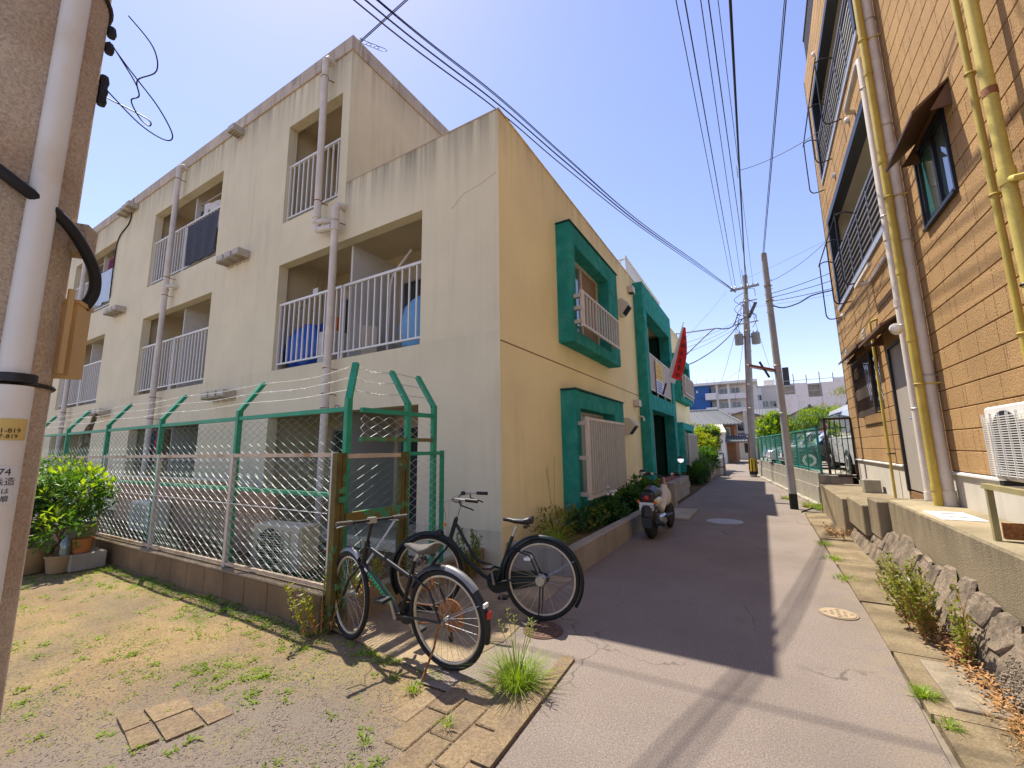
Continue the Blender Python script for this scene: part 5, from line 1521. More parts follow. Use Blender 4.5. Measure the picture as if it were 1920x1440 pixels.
        d=MB(); d.tube([(0.0,y-.02,r),(.01,y-.025,r-.09),(.02,y-.025,r-.17)],.009,6); d.lathe([(.022,-.006),(.022,.006)],(.02,y-.025,r-.17),12,axis=(0,1,0)); d.lathe([(.022,-.006),(.022,.006)],(.012,y-.025,r-.09),12,axis=(0,1,0)); d.build('derailleur','dark_metal',t)
    # fenders
    def fender(c,R0,a0,a1,m,sf,nm='fender',w=.028):
        b=MB(); n=26; pf=[(-1,-.018),(-.75,.004),(0,.012),(.75,.004),(1,-.018)]
        for i in range(n+1):
            a=a0+(a1-a0)*i/n
            for (y_,dr) in pf: b.v.append((c[0]+(R0+dr)*math.cos(a),y_*w,c[2]+(R0+dr)*math.sin(a)))
        for i in range(n):
            for k in range(4): b.f.append((i*5+k,i*5+k+1,i*5+6+k,i*5+5+k))
        return sf(b).build(nm,m,t,smooth='all')
    if city:
        fender(ra,r+.022,R(-5),R(215),'frame_green',I); fender(fa,r+.022,R(-35),R(150),'frame_green',S)
        for s in (-1,1): MB().tube([(0,s*.06,r),(-.30,s*.03,r+.17)],.0025,4).build('fender_stay','steel',t)
    else:
        rf=fender(ra,r+.022,R(25),R(195),'black_plastic',I); fender(ra,r+.025,R(95),R(140),'fender_grey',I,w=.0285); fender(fa,r+.022,R(60),R(118),'fender_grey',S,w=.026);  # grey strip over the black rear fender paints in its highlight
        MB().box(-.350,-.335,-.022,.022,r+.135,r+.16).build('reflector_band','decal_white',t); MB().box(-.374,-.360,-.02,.02,r+.07,r+.11).build('reflector','lamp_red',t)
        for s in (-1,1): MB().tube([(0,s*.06,r),(-.31,s*.03,r+.15)],.0025,4).build('fender_stay','steel',t)
        MB().torus((.155,0,.56),(0,1,0),.05,.012,20,6).build('ring_lock','rust',t)
    if city:
        for s in (-1,1): MB().tube([(0,s*.07,r-.02),(.02,s*.075,.02),(.02,s*.09,.005)],.007,6).build('stand_leg','dark_metal',t)
        MB().tube([(.02,-.09,.012),(.02,.09,.012)],.008,6).build('stand_foot','dark_metal',t)
        for sgn in (-1,1): MB().box(.09,.15,sgn*.055-.004,sgn*.055+.004,r+.16,r+.185).build('side_reflector','decal_white',t)
    else:
        MB().tube([(0,.075,r),(.03,.10,r-.15),(.06,.20,.012)],.008,6).build('side_stand','rust',t)
        # decal panels along the down tube
        d0=Vector(hb); d1=Vector(bb); dd=(d1-d0)
        for s in (-1,1):
            b=MB(); b.bar(d0+dd*.20+Vector((0,s*.0195,0)),d0+dd*.78+Vector((0,s*.0195,0)),.002,.026,up=(0,0,1)); b.build('decal','decal_green',t)
            for k in range(9):
                q=d0+dd*(.23+.058*k)+Vector((0,s*.0208,0)); MB().bar(q,q+dd*.022,.0012,.018,up=(0,0,1)).build('decal_mark','frame_green',t)
            MB().bar(d0+dd*.10+Vector((0,s*.0195,0)),d0+dd*.17+Vector((0,s*.0195,0)),.002,.018,up=(0,0,1)).build('decal','decal_white',t)
    return t
bicycle('bicycle','black bicycle with green lettered tube leaning nearest the camera',(-2.01,2.51,.006),R(180),.335,1.04,'sport',R(-16),R(-5))
bicycle('bicycle','dark green city bicycle with curved frame behind the front one',(-1.81,3.57,.006),math.pi+math.atan2(.29,1.08),.345,1.11,'city',R(10),R(2))

# ================================================================ scooter
t=thing('scooter','small cream motor scooter parked by the planting bed','scooter',(-1.73,7.52,.004),R(86),local=True)
def wheel_s(nm,x,r,w):
    b=MB().lathe([(r-.075,-w),(r-.03,-w*1.05),(r-.006,-w*.6),(r,0),(r-.006,w*.6),(r-.03,w*1.05),(r-.075,w)],(x,0,r),30,axis=(0,1,0)); o=b.build(nm,'rubber',t,smooth='all')
    MB().lathe([(0.01,-w*.5),(r-.08,-w*.7),(r-.075,w*.7),(.01,w*.5)],(x,0,r),24,axis=(0,1,0)).build('rim','steel',o)
wheel_s('rear_wheel',0,.235,.055); wheel_s('front_wheel',1.17,.235,.045)
MB().tube([(.12,0,.50),(-.05,0,.53),(-.17,0,.47),(-.21,0,.36)],[.09,.10,.10,.085],12).build('rear_fender','body_dark',t,smooth=True)
MB().prism([(-.075,.20),(.075,.20),(.085,.40),(-.085,.40)],'x',-.235,-.225).build('mud_flap','mud_flap',t)
MB().blob((.18,0,.585),(.30,.088,.095),20,12).build('rear_body','body_dark',t,smooth=True)
MB().blob((.20,-.075,.585),(.26,.035,.075),16,10).build('side_cover','body_cream',t,smooth=True); MB().blob((.20,.075,.585),(.26,.035,.075),16,10).build('side_cover','body_cream',t,smooth=True)
MB().tube([(-.06,0,.70),(.15,0,.735),(.45,0,.70)],[.11,.125,.09],14).build('seat','body_dark',t,smooth=True)
MB().tube([(.35,0,.56),(.62,0,.38),(.85,0,.55),(.93,0,.80)],[.06,.06,.075,.055],12).build('leg_shield','body_cream',t,smooth=True)
MB().blob((.90,0,.60),(.06,.125,.18),16,12).build('front_cowl','body_cream',t,smooth=True)
MB().tube([(.90,0,.95),(.93,0,.80),(1.17,0,.24)],.028,8).build('fork','steel',t)
MB().tube(smooth_path([(.80,-.31,1.02),(.86,-.20,1.03),(.90,0,.95),(.86,.20,1.03),(.80,.31,.99)],5),.013,8).build('handlebar','body_dark',t,smooth=True)
for s in (-1,1):
    MB().tube([(.86,s*.20,1.0),(.79,s*.33,.99)],.019,8).build('grip','black_plastic',t,smooth=True)
    MB().bbox(.84,.90,s*.19-.03,s*.19+.03,.985,1.03,.008).build('switch_box','cream_metal',t)
    zt=1.27 if s<0 else 1.02
    yy=-.35 if s<0 else .37
    MB().tube([(.87,s*.20,1.02),(.88,s*.24,(1.02+zt)/2),(.87,yy,zt-.04)],.006,6).build('mirror_stalk','body_dark',t)
    m_=MB().lathe([(.062,0),(.062,.014),(.045,.028),(0,.03)],(.86,yy,zt),20,axis=(1,0,.1)).build('mirror','body_dark',t,smooth=True)
    MB().lathe([(.056,0),(.001,.001)],(.858,yy,zt),20,axis=(-1,0,.05)).build('mirror_glass','mirror_glass',m_)
    MB().lathe([(.0,-.035),(.028,-.025),(.032,0),(.02,.02)],(-.17,s*.14,.60),14,axis=(-1,0,0)).build('indicator','lamp_orange',t,smooth=True)
MB().lathe([(.05,0),(.046,.03),(.03,.05),(0,.055)],(-.165,0,.665),18,axis=(-1,0,.1)).build('tail_lamp','lamp_red',t,smooth=True)
MB().bbox(-.18,-.10,-.11,.11,.56,.76,.03).build('tail_panel','body_dark',t)
pl_=MB().bbox(-.205,-.197,-.117,.117,.475,.60,.002).build('number_plate','plate_white',t)
text_mesh('9702',.095,'plate_text',pl_,(-.2065,-.022,.525),(0,-1,0),(0,0,1))
MB().tube(smooth_path([(.45,-.12,.22),(.20,-.16,.20),(.0,-.18,.26),(-.22,-.18,.32)],4),[.02]*6+[.045]*7,10).build('exhaust','dark_metal',t,smooth=True)
MB().bbox(.05,.42,.03,.15,.16,.36,.04).build('engine_cover','dark_metal',t); MB().bbox(.10,.50,-.14,.02,.18,.36,.03).build('engine','steel',t)
MB().tube([(.38,.1,.2),(.36,.22,.012)],.011,6).build('side_stand','dark_metal',t)
MB().bbox(.35,.75,-.18,.18,.30,.335,.01).build('footboard','black_plastic',t)
# ================================================================ raised car park at the bend
A=Vector((1.15,13.4,0)); Bq=Vector((-0.25,25.2,0)); AB=(Bq-A); LAB=AB.length; AB.normalize(); NB=Vector((AB.y,-AB.x,0))   # NB points to the car park side (right)
def PW(s,z,o=0): return tuple(A+AB*s+NB*o+Vector((0,0,z)))
struct(MB().poly([(1.2,13.45,.70),(16,13.0,.70),(16,34,.70),(-.2,34,.70),(-.2,25.2,.70)]).build('car_park','concrete_light'))
pw=thing('car_park_wall','stained concrete wall below the green wire fence at the bend','wall',(.5,19,0))
def slabwall(s0,s1,z0,z1,o0,o1,nm,m):
    b=MB(); b.v=[PW(s0,z0,o0),PW(s1,z0,o0),PW(s1,z0,o1),PW(s0,z0,o1),PW(s0,z1,o0),PW(s1,z1,o0),PW(s1,z1,o1),PW(s0,z1,o1)]
    b.f=[(0,3,2,1),(4,5,6,7),(0,1,5,4),(1,2,6,5),(2,3,7,6),(3,0,4,7)]; return b.build(nm,m,pw)
n=6
for i in range(n):
    slabwall(LAB*i/n+.006,LAB*(i+1)/n-.006,.46,.80,.0,.16,'wall_panel','concrete')
slabwall(0,LAB,-.05,.459,-.03,.16,'wall_base','concrete')
MB().box(1.31,1.84,13.42,13.58,-.05,.78).build('wall_return','concrete',pw)
kb=MB(); kb.v=[PW(-.2,0,-.16),PW(LAB,0,-.16),PW(LAB,0,-.03),PW(-.2,0,-.03),PW(-.2,.06,-.16),PW(LAB,.06,-.16),PW(LAB,.06,-.03),PW(-.2,.06,-.03)]; kb.f=[(4,5,6,7),(0,1,5,4),(3,0,4,7),(1,2,6,5)]; kb.build('foot_kerb','concrete_light',pw)
cf=thing('car_park_fence','teal green wire fence standing on the car park wall','fence',(.5,19,.8))
NP=9
for i in range(NP+1):
    s=LAB*i/NP; MB().bar(PW(s,.78,.08),PW(s,1.95,.08),.05,.05).build('post','fence_teal',cf)
for i in range(NP):
    a,b=LAB*i/NP+.03,LAB*(i+1)/NP-.03
    MB().bar(PW(a,1.93,.08),PW(b,1.93,.08),.04,.035).build('top_rail','fence_teal',cf)
    MB().bar(PW(a,.86,.08),PW(b,.86,.08),.03,.03).build('bottom_rail','fence_teal',cf)
    stuff(chain_link(a,b,.86,1.92,lambda u,z,o:PW(u,z,.08+o),pitch=.10,r=.0026).build('wire_mesh','fence_teal',cf))
MB().bar((1.22,13.5,1.93),(1.84,13.5,1.93),.04,.035).build('top_rail','fence_teal',cf)
stuff(chain_link(1.22,1.84,.80,1.92,lambda u,z,o:(u,13.5+o,z),pitch=.10,r=.0026).build('wire_mesh','fence_teal',cf))

def car(name,label,cat,loc,rotz,L,W,H,m,kind='hatch'):
    t=thing(name,label,cat,loc,rotz,local=True)
    wr=.30; wx=(L*.31,-L*.29)
    belt=H*.56 if kind!='van' else H*.52
    if kind=='van':
        low=[(-L/2,.28),(L/2-.05,.26),(L/2,.42),(L/2-.02,belt*.80),(L/2-.28,belt+.02),(-L/2,belt+.02)]
        top=[(-L/2+.01,belt),(L/2-.26,belt),(L/2-.62,H-.12),(L/2-.85,H-.02),(-L/2+.2,H),(-L/2+.03,H-.12)]
    else:
        low=[(-L/2+.02,.30),(-L/2,.5),(-L/2+.03,belt-.06),(-L/2+.1,belt+.02),(L*.22,belt+.02),(L/2-.25,belt*.86),(L/2-.03,belt*.70),(L/2,.45),(L/2-.05,.24)]
        top=[(-L/2+.07,belt),(L*.24,belt),(L*.06,H-.06),(-.05*L,H),(-L*.30,H-.03),(-L*.42,H-.18)]
    b=MB(); nL=len(low)
    for s in (-1,1):
        for (x,z) in low:
            k=1-.05*max(0,(abs(x)/(L/2))-.7)/.3-.03*(z<.35)
            b.v.append((x,s*W/2*k,z))
    for i in range(nL):
        j=(i+1)%nL; b.f.append((i,j,nL+j,nL+i))
    b.f.append(tuple(reversed(range(nL)))); b.f.append(tuple(range(nL,2*nL)))
    b.build('body',m,t,smooth=True)
    c=MB(); nT=len(top)
    def ty(z): return W/2*(.97-.20*max(0,(z-belt))/(H-belt)*(.6 if kind=='van' else 1))
    for s in (-1,1):
        for (x,z) in top: c.v.append((x,s*ty(z),z))
    for i in range(nT):
        j=(i+1)%nT; c.f.append((i,j,nT+j,nT+i))
    c.f.append(tuple(reversed(range(nT)))); c.f.append(tuple(range(nT,2*nT)))
    c.build('cabin',m,t,smooth=True)
    # glass
    zc=belt+.06; zt=H-.14
    def lerp_x(z,side):      # front or rear edge of the cabin at height z
        pts=[p for p in top]
        if side>0: (x0,z0),(x1,z1)=(top[1],top[2])
        else: (x0,z0),(x1,z1)=(top[0],top[-1])
        f=(z-z0)/(z1-z0) if z1!=z0 else 0
        return x0+(x1-x0)*min(max(f,0),1.1)
    for s in (-1,1):
        xs_=[lerp_x(zc,-1)+.16,-L*.12,L*.10,lerp_x(zc,1)-.12]; xt=[lerp_x(zt,-1)+.14,-L*.12,L*.08 if kind!='van' else L*.10,lerp_x(zt,1)-.06]
        for k in range(3):
            g=MB(); e=.012*s
            g.poly([(xs_[k]+.03,s*ty(zc)+e,zc),(xs_[k+1]-.03,s*ty(zc)+e,zc),(min(xt[k+1]-.03,xs_[k+1]),s*ty(zt)+e,zt),(xt[k]+.03,s*ty(zt)+e,zt)]); g.build('side_window','glass_dark',t)
        MB().lathe([(0,-.04),(.07,-.03),(.075,0),(.05,.03)],(lerp_x(zc,1)-.15,s*(W/2+.10),belt+.08),10,axis=(-1,0,0)).build('mirror',m,t,smooth=True)
        for k in (-L*.12,L*.10): MB().box(k-.06,k+.06,s*W/2*1.0-.004,s*W/2*1.0+.012,belt-.10,belt-.07).build('door_handle','chrome',t)
        MB().box(-L/2-.006,-L/2+.05,s*W*.42-.07,s*W*.42+.05,belt-.25,belt-.02).build('tail_lamp','lamp_red',t)
        MB().blob((L/2-.14,s*W*.36,belt*.72),(.12,.13,.08),10,6).build('headlight','chrome',t,smooth=True)
    for side,nm in ((1,'windscreen'),(-1,'rear_window')):
        g=MB(); x0,x1=lerp_x(zc,side),lerp_x(zt,side); e=.014*side
        g.poly([(x0+e,-ty(zc)*.90,zc),(x0+e,ty(zc)*.90,zc),(x1+e,ty(zt)*.90,zt),(x1+e,-ty(zt)*.90,zt)]); g.build(nm,'glass_sky',t)
    for x in wx:
        for s in (-1,1):
            w=MB().lathe([(wr-.10,-.10),(wr-.02,-.10),(wr,-.07),(wr,.07),(wr-.02,.10),(wr-.10,.10)],(x,s*(W/2-.10),wr),22,axis=(0,1,0)).build('wheel','rubber',t,smooth=True)
            MB().lathe([(0.01,.05),(wr-.10,.075),(wr-.09,.0)],(x,s*(W/2-.065),wr),18,axis=(0,s,0)).build('hub_cap','aluminium',w)
            MB().lathe([(wr+.06,-.02),(wr+.06,.005)],(x,s*(W/2-.012),wr),24,axis=(0,s,0)).build('wheel_arch','black_plastic',t)
    MB().box(-L/2-.02,-L/2+.02,-.17,.17,.42,.58).build('number_plate','sign_yellow' if kind=='van' else 'plate_white',t)
    MB().box(L/2-.01,L/2+.02,-.17,.17,.38,.54).build('number_plate','sign_yellow' if kind=='van' else 'plate_white',t)
    MB().bbox(-L/2-.04,-L/2+.1,-W*.46,W*.46,.28,.42,.03).build('bumper',m,t); MB().bbox(L/2-.1,L/2+.03,-W*.46,W*.46,.26,.40,.03).build('bumper',m,t)
    return t
car('parked_van','tall white van behind the iron gate beside the brown building','van',(2.80,16.4,.70),R(92),4.2,1.68,1.92,'car_white','van')
car('parked_car','dark green hatchback parked behind the wire fence','car',(2.35,18.6,.70),R(186),3.6,1.6,1.42,'car_dark')
car('parked_car','white car parked in the middle behind the wire fence','car',(1.9,21.3,.70),R(184),3.5,1.55,1.38,'car_white')
car('parked_car','silver car parked furthest along the wire fence','car',(1.75,23.9,.70),R(184),3.5,1.55,1.38,'car_silver')

# ================================================================ trees and shrubs
def tree(name,label,base,trunk,pads,m,seed,L=.16,W=.05,tr=.09,cat='tree',extra=None,per=14):
    t=thing(name,label,cat,base); s=MB(); P=[Vector(base)+Vector(p) for p in trunk]
    SP=smooth_path(P,5); s.tube(SP,[tr*(1-.7*i/(len(SP)-1)) for i in range(len(SP))],8)
    for (c,r,k) in pads:
        c=Vector(base)+Vector(c); near=min(SP,key=lambda q:(q-c).length+abs(q.z-(c.z-r[2]))*.6)
        s.tube(smooth_path([near,(near+c)/2+Vector((0,0,-.05)),c-Vector((0,0,r[2]*.4))],4),[.035]*3+[.02]*6,6)
    s.build('trunk','bark',t,smooth=True)
    b=MB()
    for i,(c,r,k) in enumerate(pads):
        crown(Vector(base)+Vector(c),r,k,per,L,W,max(L*1.1,min(r)*.35),seed+i*3,shell=.35,up=.6,b=b)
    b.build('crown',m,t)
    if extra:
        b=MB()
        for i,(c,r,k) in enumerate(pads): crown(Vector(base)+Vector(c)+Vector((0,0,r[2]*.4)),(r[0]*.95,r[1]*.95,r[2]*.7),max(4,k//2),per,L,W,L,seed+50+i*3,shell=.8,up=1.0,b=b)
        b.build('crown_tips',extra,t)
    return t
random.seed(11)
tree('pine_tree','cloud pruned pine spreading over the parked cars',(2.45,27.2,.7),[(0,0,0),(-.2,0,.7),(.1,.1,1.4),(0,0,2.0)],[((-1.5,0,1.35),(1.0,.7,.32),80),((-.5,-.2,1.85),(.9,.7,.34),80),((.5,0,2.3),(1.1,.7,.34),95),((1.4,0,1.7),(.9,.7,.32),80),((-.9,.1,.95),(.9,.6,.30),60),((.4,-.3,1.2),(.9,.6,.30),60)],'leaf_mid',100,.17,.035,.12,extra='leaf_bright')
tree('pine_tree','tall sparse pine with flat cloud pads beside the scaffolded building',(4.6,30,.7),[(0,0,0),(.1,0,1.5),(-.4,0,2.6),(-.1,0,3.6)],[((-.3,0,3.75),(.75,.5,.16),28),((-1.2,0,2.9),(.7,.5,.15),26),((.3,0,2.8),(.8,.5,.17),28),((-.2,0,2.2),(.6,.4,.15),20)],'leaf_olive',140,.17,.035,.10)
tree('garden_tree','bushy light green tree left of the leaning steel pole',(.6,27.6,.7),[(0,0,0),(0,0,.8),(.1,0,1.4)],[((0,0,1.4),(.95,.8,.85),170),((.2,0,2.1),(.6,.5,.45),70)],'leaf_mid',160,.15,.08,.08,extra='leaf_bright')
tree('garden_tree','clipped green shrub behind the silver parked car',(1.9,28.2,.7),[(0,0,0),(0,0,.5),(0,0,.9)],[((0,0,1.0),(.9,.6,.5),90)],'leaf_mid',170,.13,.06,.06,extra='leaf_yellow')
tree('maple_shrub','small dark red maple behind the iron gate',(2.75,24.8,.7),[(0,0,0),(0,0,.8),(0,0,1.3)],[((0,0,1.35),(.35,.35,.35),40)],'leaf_red',180,.12,.06,.04,cat='shrub')
tree('azalea_shrub','orange flowering shrub behind the iron gate',(3.6,24.8,.7),[(0,0,0),(0,0,.7),(0,0,1.2)],[((0,0,1.4),(.55,.4,.22),40)],'leaf_orange',185,.12,.06,.04,cat='shrub')
# left side of the lane beyond the apartment building
tree('hedge_shrub','yellow green shrub spilling over the lane beyond the apartment building',(-3.0,27.3,0),[(0,0,0),(0,0,.7),(.1,0,1.3)],[((0,0,1.35),(.75,.9,.75),120),((-.6,0,1.9),(.6,.6,.4),60)],'leaf_bright',190,.17,.09,.06,cat='shrub',extra='leaf_yellow')
tree('hedge_shrub','square clipped dark hedge above the yellow green shrub',(-2.95,29.6,0),[(0,0,0),(0,0,1.2),(0,0,2.0)],[((0,0,2.35),(.75,.6,.4),120),((.35,0,1.6),(.4,.5,.6),60)],'leaf_shrub',200,.13,.07,.07,cat='shrub',extra='leaf_bright')
tree('hedge_shrub','dark green shrub at the far end of the planting strip',(-2.55,23.2,0),[(0,0,0),(0,0,.3),(0,0,.7)],[((0,0,.8),(.55,.9,.55),110),((.0,-1.6,.5),(.45,.8,.35),60)],'leaf_shrub',210,.15,.07,.05,cat='shrub',extra='leaf_mid')
tree('hedge_shrub','low green bush by the lane at the end of the apartment building',(-2.4,19.6,0),[(0,0,0),(0,0,.2),(0,0,.4)],[((0,0,.45),(.35,1.5,.40),120)],'leaf_shrub',220,.13,.06,.03,cat='shrub',extra='leaf_mid')
tree('garden_pine','small clipped garden pine behind the roofed gate',(-4.4,32.5,0),[(0,0,0),(.1,0,1.6),(.2,0,2.6)],[((0,0,2.9),(.8,.6,.25),50),((.7,0,2.55),(.5,.4,.2),30),((-.5,0,2.5),(.5,.4,.2),30)],'leaf_olive',230,.14,.04,.06,cat='tree')
pt=thing('garden_wall','low dark garden wall and trellis beyond the apartment building','wall',(-2.3,22,0))
for i in range(4): MB().bbox(-2.35,-2.2,20.9+.9*i,21.79+.9*i,0,.55,.01).build('wall_block','concrete',pt)
MB().bbox(-2.25,-2.05,20.6,20.85,0,.75,.01).build('pier','concrete',pt)
f=MB()
for (p,q) in (((-2.3,24.6,0),(-2.3,24.6,1.15)),((-1.8,24.6,0),(-1.8,24.6,1.15)),((-2.9,24.6,1.15),(-1.8,24.6,1.15)),((-2.9,24.6,.45),(-1.8,24.6,.45))): f.bar(p,q,.06,.06)
f.build('trellis','wood_old',pt)
tag(MB().bbox(-2.35,-2.0,24.65,28.5,0,.9,.02).build('block_wall','house_grey'),'grey block wall under the yellow green shrub','wall')

# planting bed shrubs (each plant on its own)
def bush(label,c,rad,clumps,per,m,seed,L=.10,W=.06,extra=None,name='bed_shrub'):
    t=thing(name,label,'shrub',(c[0],c[1],.22)); s=MB(); random.seed(seed)
    for i in range(7):
        e=Vector(c)+Vector((random.uniform(-.7,.7)*rad[0],random.uniform(-.7,.7)*rad[1],random.uniform(0,.7)*rad[2])); s.tube([(c[0],c[1],.22),e],[.008,.004],4)
    s.build('stem','bark',t); crown(c,rad,clumps,per,L,W,.09,seed,shell=.3).build('foliage',m,t)
    if extra: crown((c[0],c[1],c[2]+rad[2]*.3),rad,clumps//4,per,L,W,.08,seed+1,shell=.8).build('young_foliage',extra,t)
bush('leafy dark shrub nearest the scooter in the planting bed',(-2.5,10.2,.48),(.32,.8,.25),105,9,'leaf_shrub',301,.12,.075,'leaf_mid')
bush('broad leafed shrub in the middle of the planting bed',(-2.5,8.9,.42),(.32,.75,.22),110,9,'leaf_shrub',302,.12,.075,'leaf_mid')
bush('low shrub with white flowers under the lower barred window',(-2.5,7.7,.36),(.30,.65,.18),80,9,'leaf_shrub',303,.11,.065,'leaf_mid')
bush('small dark shrub below the green window surround',(-2.55,6.7,.36),(.28,.5,.18),55,8,'leaf_shrub',304,.10,.05,'leaf_olive')
bush('dry brownish weeds against the foot of the yellow wall',(-2.75,5.9,.40),(.2,.5,.24),45,6,'leaf_olive',305,.09,.03,'straw')
fl=thing('flower_stalk','white flowers standing above the bed shrub by the barred window','flower',(-2.4,7.6,.5))
random.seed(8)
for i in range(9):
    c=(-2.35+random.uniform(-.10,.06),7.55+random.uniform(-.15,.2),.72+random.uniform(-.06,.1)); MB().blob(c,(.028,.028,.022),7,5).build('bloom','flower_white',fl); 
    MB().tube([(c[0],c[1],.4),c],.004,4).build('stalk','leaf_mid',fl)

# ================================================================ grass, weeds, gravel, litter
def blade(b,p,d,h,w,bend):
    d=Vector((d.x,d.y,0)).normalized() if d.length>1e-4 else Vector((1,0,0)); s=Vector((-d.y,d.x,0)); base=len(b.v); n=4
    for i in range(n+1):
        t=i/n; q=Vector(p)+d*(bend*h*t*t)+Vector((0,0,h*(t-.35*bend*t*t))); ww=w*(1-t)**.7
        b.v.append(tuple(q+s*ww)); b.v.append(tuple(q-s*ww))
    for i in range(n): b.f.append((base+2*i,base+2*i+1,base+2*i+3,base+2*i+2))
def tuft(label,c,n,h,rad,m,seed,w=.004,stalks=0,name='grass_tuft'):
    random.seed(seed); t=thing(name,label,'grass',c); b=MB()
    for i in range(n):
        a=random.uniform(0,2*math.pi); r=rad*random.random()**.7
        blade(b,(c[0]+math.cos(a)*r*.35,c[1]+math.sin(a)*r*.35,c[2]),Vector((math.cos(a+random.uniform(-.6,.6)),math.sin(a+random.uniform(-.6,.6)),0)),h*random.uniform(.45,1.1),w*random.uniform(.6,1.2),random.uniform(.15,1.7))
    b.build('blades',m,t)
    for i in range(stalks):
        a=random.uniform(0,6.28); e=Vector((c[0]+math.cos(a)*.12,c[1]+math.sin(a)*.12,c[2]+h*random.uniform(1.3,2.0)))
        s=MB(); P=smooth_path([c,(Vector(c)+e)/2+Vector((0,0,.04)),e],4); s.tube(P,.0022,4)
        for k in range(9):
            q=P[-1]+(P[-2]-P[-1])*(k*.45); dd=Vector((math.cos(k*2.4),math.sin(k*2.4),.9)); leaf(s,q,dd,Vector((0,0,1)),.035,.010)
        s.build('seed_stalk','grass_pale',t)
    return t
tuft('big bright green grass tuft growing at the kerb corner',(-1.50,2.58,.0),480,.23,.34,'grass',401,.0034,7)
tuft('small grass tuft between the pavers and the front wheel',(-2.05,2.20,.0),60,.07,.10,'grass',402,.003)
tuft('grass tuft sprouting from the paver joint',(-1.62,2.02,.02),50,.06,.09,'grass',403,.003)
tuft('little tuft at the edge of the gravel by the pavers',(-1.92,1.72,.0),40,.05,.08,'grass',404,.003)
tuft('tall arching grass by the yellow wall corner',(-2.5,5.35,.22),60,.62,.22,'grass',405,.006,3)
tuft('grass growing inside the planter beside the bicycle wheel',(-2.35,5.05,.22),140,.34,.22,'grass',406,.005,2)
tuft('short green grass in the gutter joint at the lower right',(.70,3.62,.01),160,.07,.16,'grass',407,.004)
tuft('second patch of green in the gutter joint',(.72,3.30,.01),90,.06,.12,'grass',408,.004)
for i,(y,lab) in enumerate(((6.2,'strip of small weeds in the gutter joint opposite the shrubs'),(7.2,'weeds in the gutter joint before the stone steps'),(8.2,'weeds in the gutter joint furthest up the lane'))):
    tuft(lab,(.67,y,.01),120,.07,.35,'grass',410+i,.004)
tuft('yellow green weeds round the foot of the steel pole',(.85,12.9,.0),160,.22,.4,'grass_pale',415,.006,2)
tuft('weeds at the foot of the car park wall',(.45,14.6,.0),120,.16,.4,'grass_pale',416,.006)
tuft('weeds against the concrete step below the iron gate',(1.05,12.55,.0),150,.22,.35,'grass',417,.006,2)
# tall weeds at the stone wall
def weed(label,c,n,h,rad,seed,m='leaf_olive'):
    random.seed(seed); t=thing('weed_plant',label,'weed',c); s=MB(); l=MB(); d=MB()
    for i in range(n):
        a=random.uniform(0,6.28); r=rad*random.random(); p=Vector((c[0]+math.cos(a)*r*.4,c[1]+math.sin(a)*r,c[2])); hh=h*random.uniform(.55,1.08)
        e=p+Vector((math.cos(a)*.10-.06,math.sin(a)*.14,hh)); P=smooth_path([p,(p+e)/2+Vector((random.uniform(-.03,.03),random.uniform(-.03,.03),.03)),e],4); s.tube(P,[.005]*4+[.003]*5,4)
        for k in range(int(hh*100)):
            f=random.uniform(.12,1); q=p.lerp(e,f)+rv()*.03; leaf(l if f>.34 or random.random()<.5 else d,q,rv().normalized()+Vector((0,0,.3)),Vector((0,0,1)),random.uniform(.026,.055),.026)
    s.build('stem','dry_leaf',t); l.build('foliage',m,t)
    if d.v: d.build('dead_foliage','dry_leaf',t)
weed('tall leafy weed with olive leaves growing from the gutter',(1.00,4.75,.01),22,.56,.32,501)
weed('smaller weed clump in the gutter beyond the tall one',(1.02,5.25,.01),12,.45,.18,502)
weed('thin sparse weed against the stone wall',(1.06,4.25,.01),7,.52,.12,503)
weed('browned weed by the concrete block further up the lane',(1.0,8.9,.01),10,.20,.35,504,'dry_leaf')
weed('yellow leaved weed growing through the gate post foot',(-3.30,2.42,.02),9,.42,.14,505,'leaf_yellow')
weed('yellow leaved plant behind the front bicycle handlebar',(-3.15,2.78,.25),8,.30,.14,506,'leaf_yellow')
weed('dark leafy plant at the foot of the beige wall by the gate',(-3.15,4.35,.02),14,.50,.16,507,'leaf_mid')
# litter
random.seed(31); b=MB()
for i in range(1500):
    y=random.choice((random.gauss(4.2,.5),random.uniform(2.0,5.6),random.gauss(3.0,.3))); x=1.07+random.gauss(0,.045)-max(0,(4.6-abs(y-4.4)))*.006
    leaf(b,Vector((x,y,.03+abs(random.gauss(0,.025)))),Vector((random.uniform(-1,1),random.uniform(-1,1),random.uniform(-.2,.5))),Vector((0,0,1)),random.uniform(.02,.055),random.uniform(.01,.022))
tag(b.build('leaf_litter','dry_leaf'),'dry brown leaves drifted along the foot of the stone wall','litter',kind='stuff')
b=MB()
for i in range(1300):
    y=random.gauss(3.0,.28); x=1.04+random.gauss(0,.06); p=Vector((x,y,.02+abs(random.gauss(0,.03)))); d=Vector((random.uniform(-1,1),random.uniform(-1,1),random.uniform(-.3,.7))).normalized()*random.uniform(.03,.08)
    b.tube([p,p+d*.5+rv()*.008,p+d],.0016,3,caps=False)
tag(b.build('straw_litter','straw'),'pale dry straw heaped at the lower right wall foot','litter',kind='stuff')
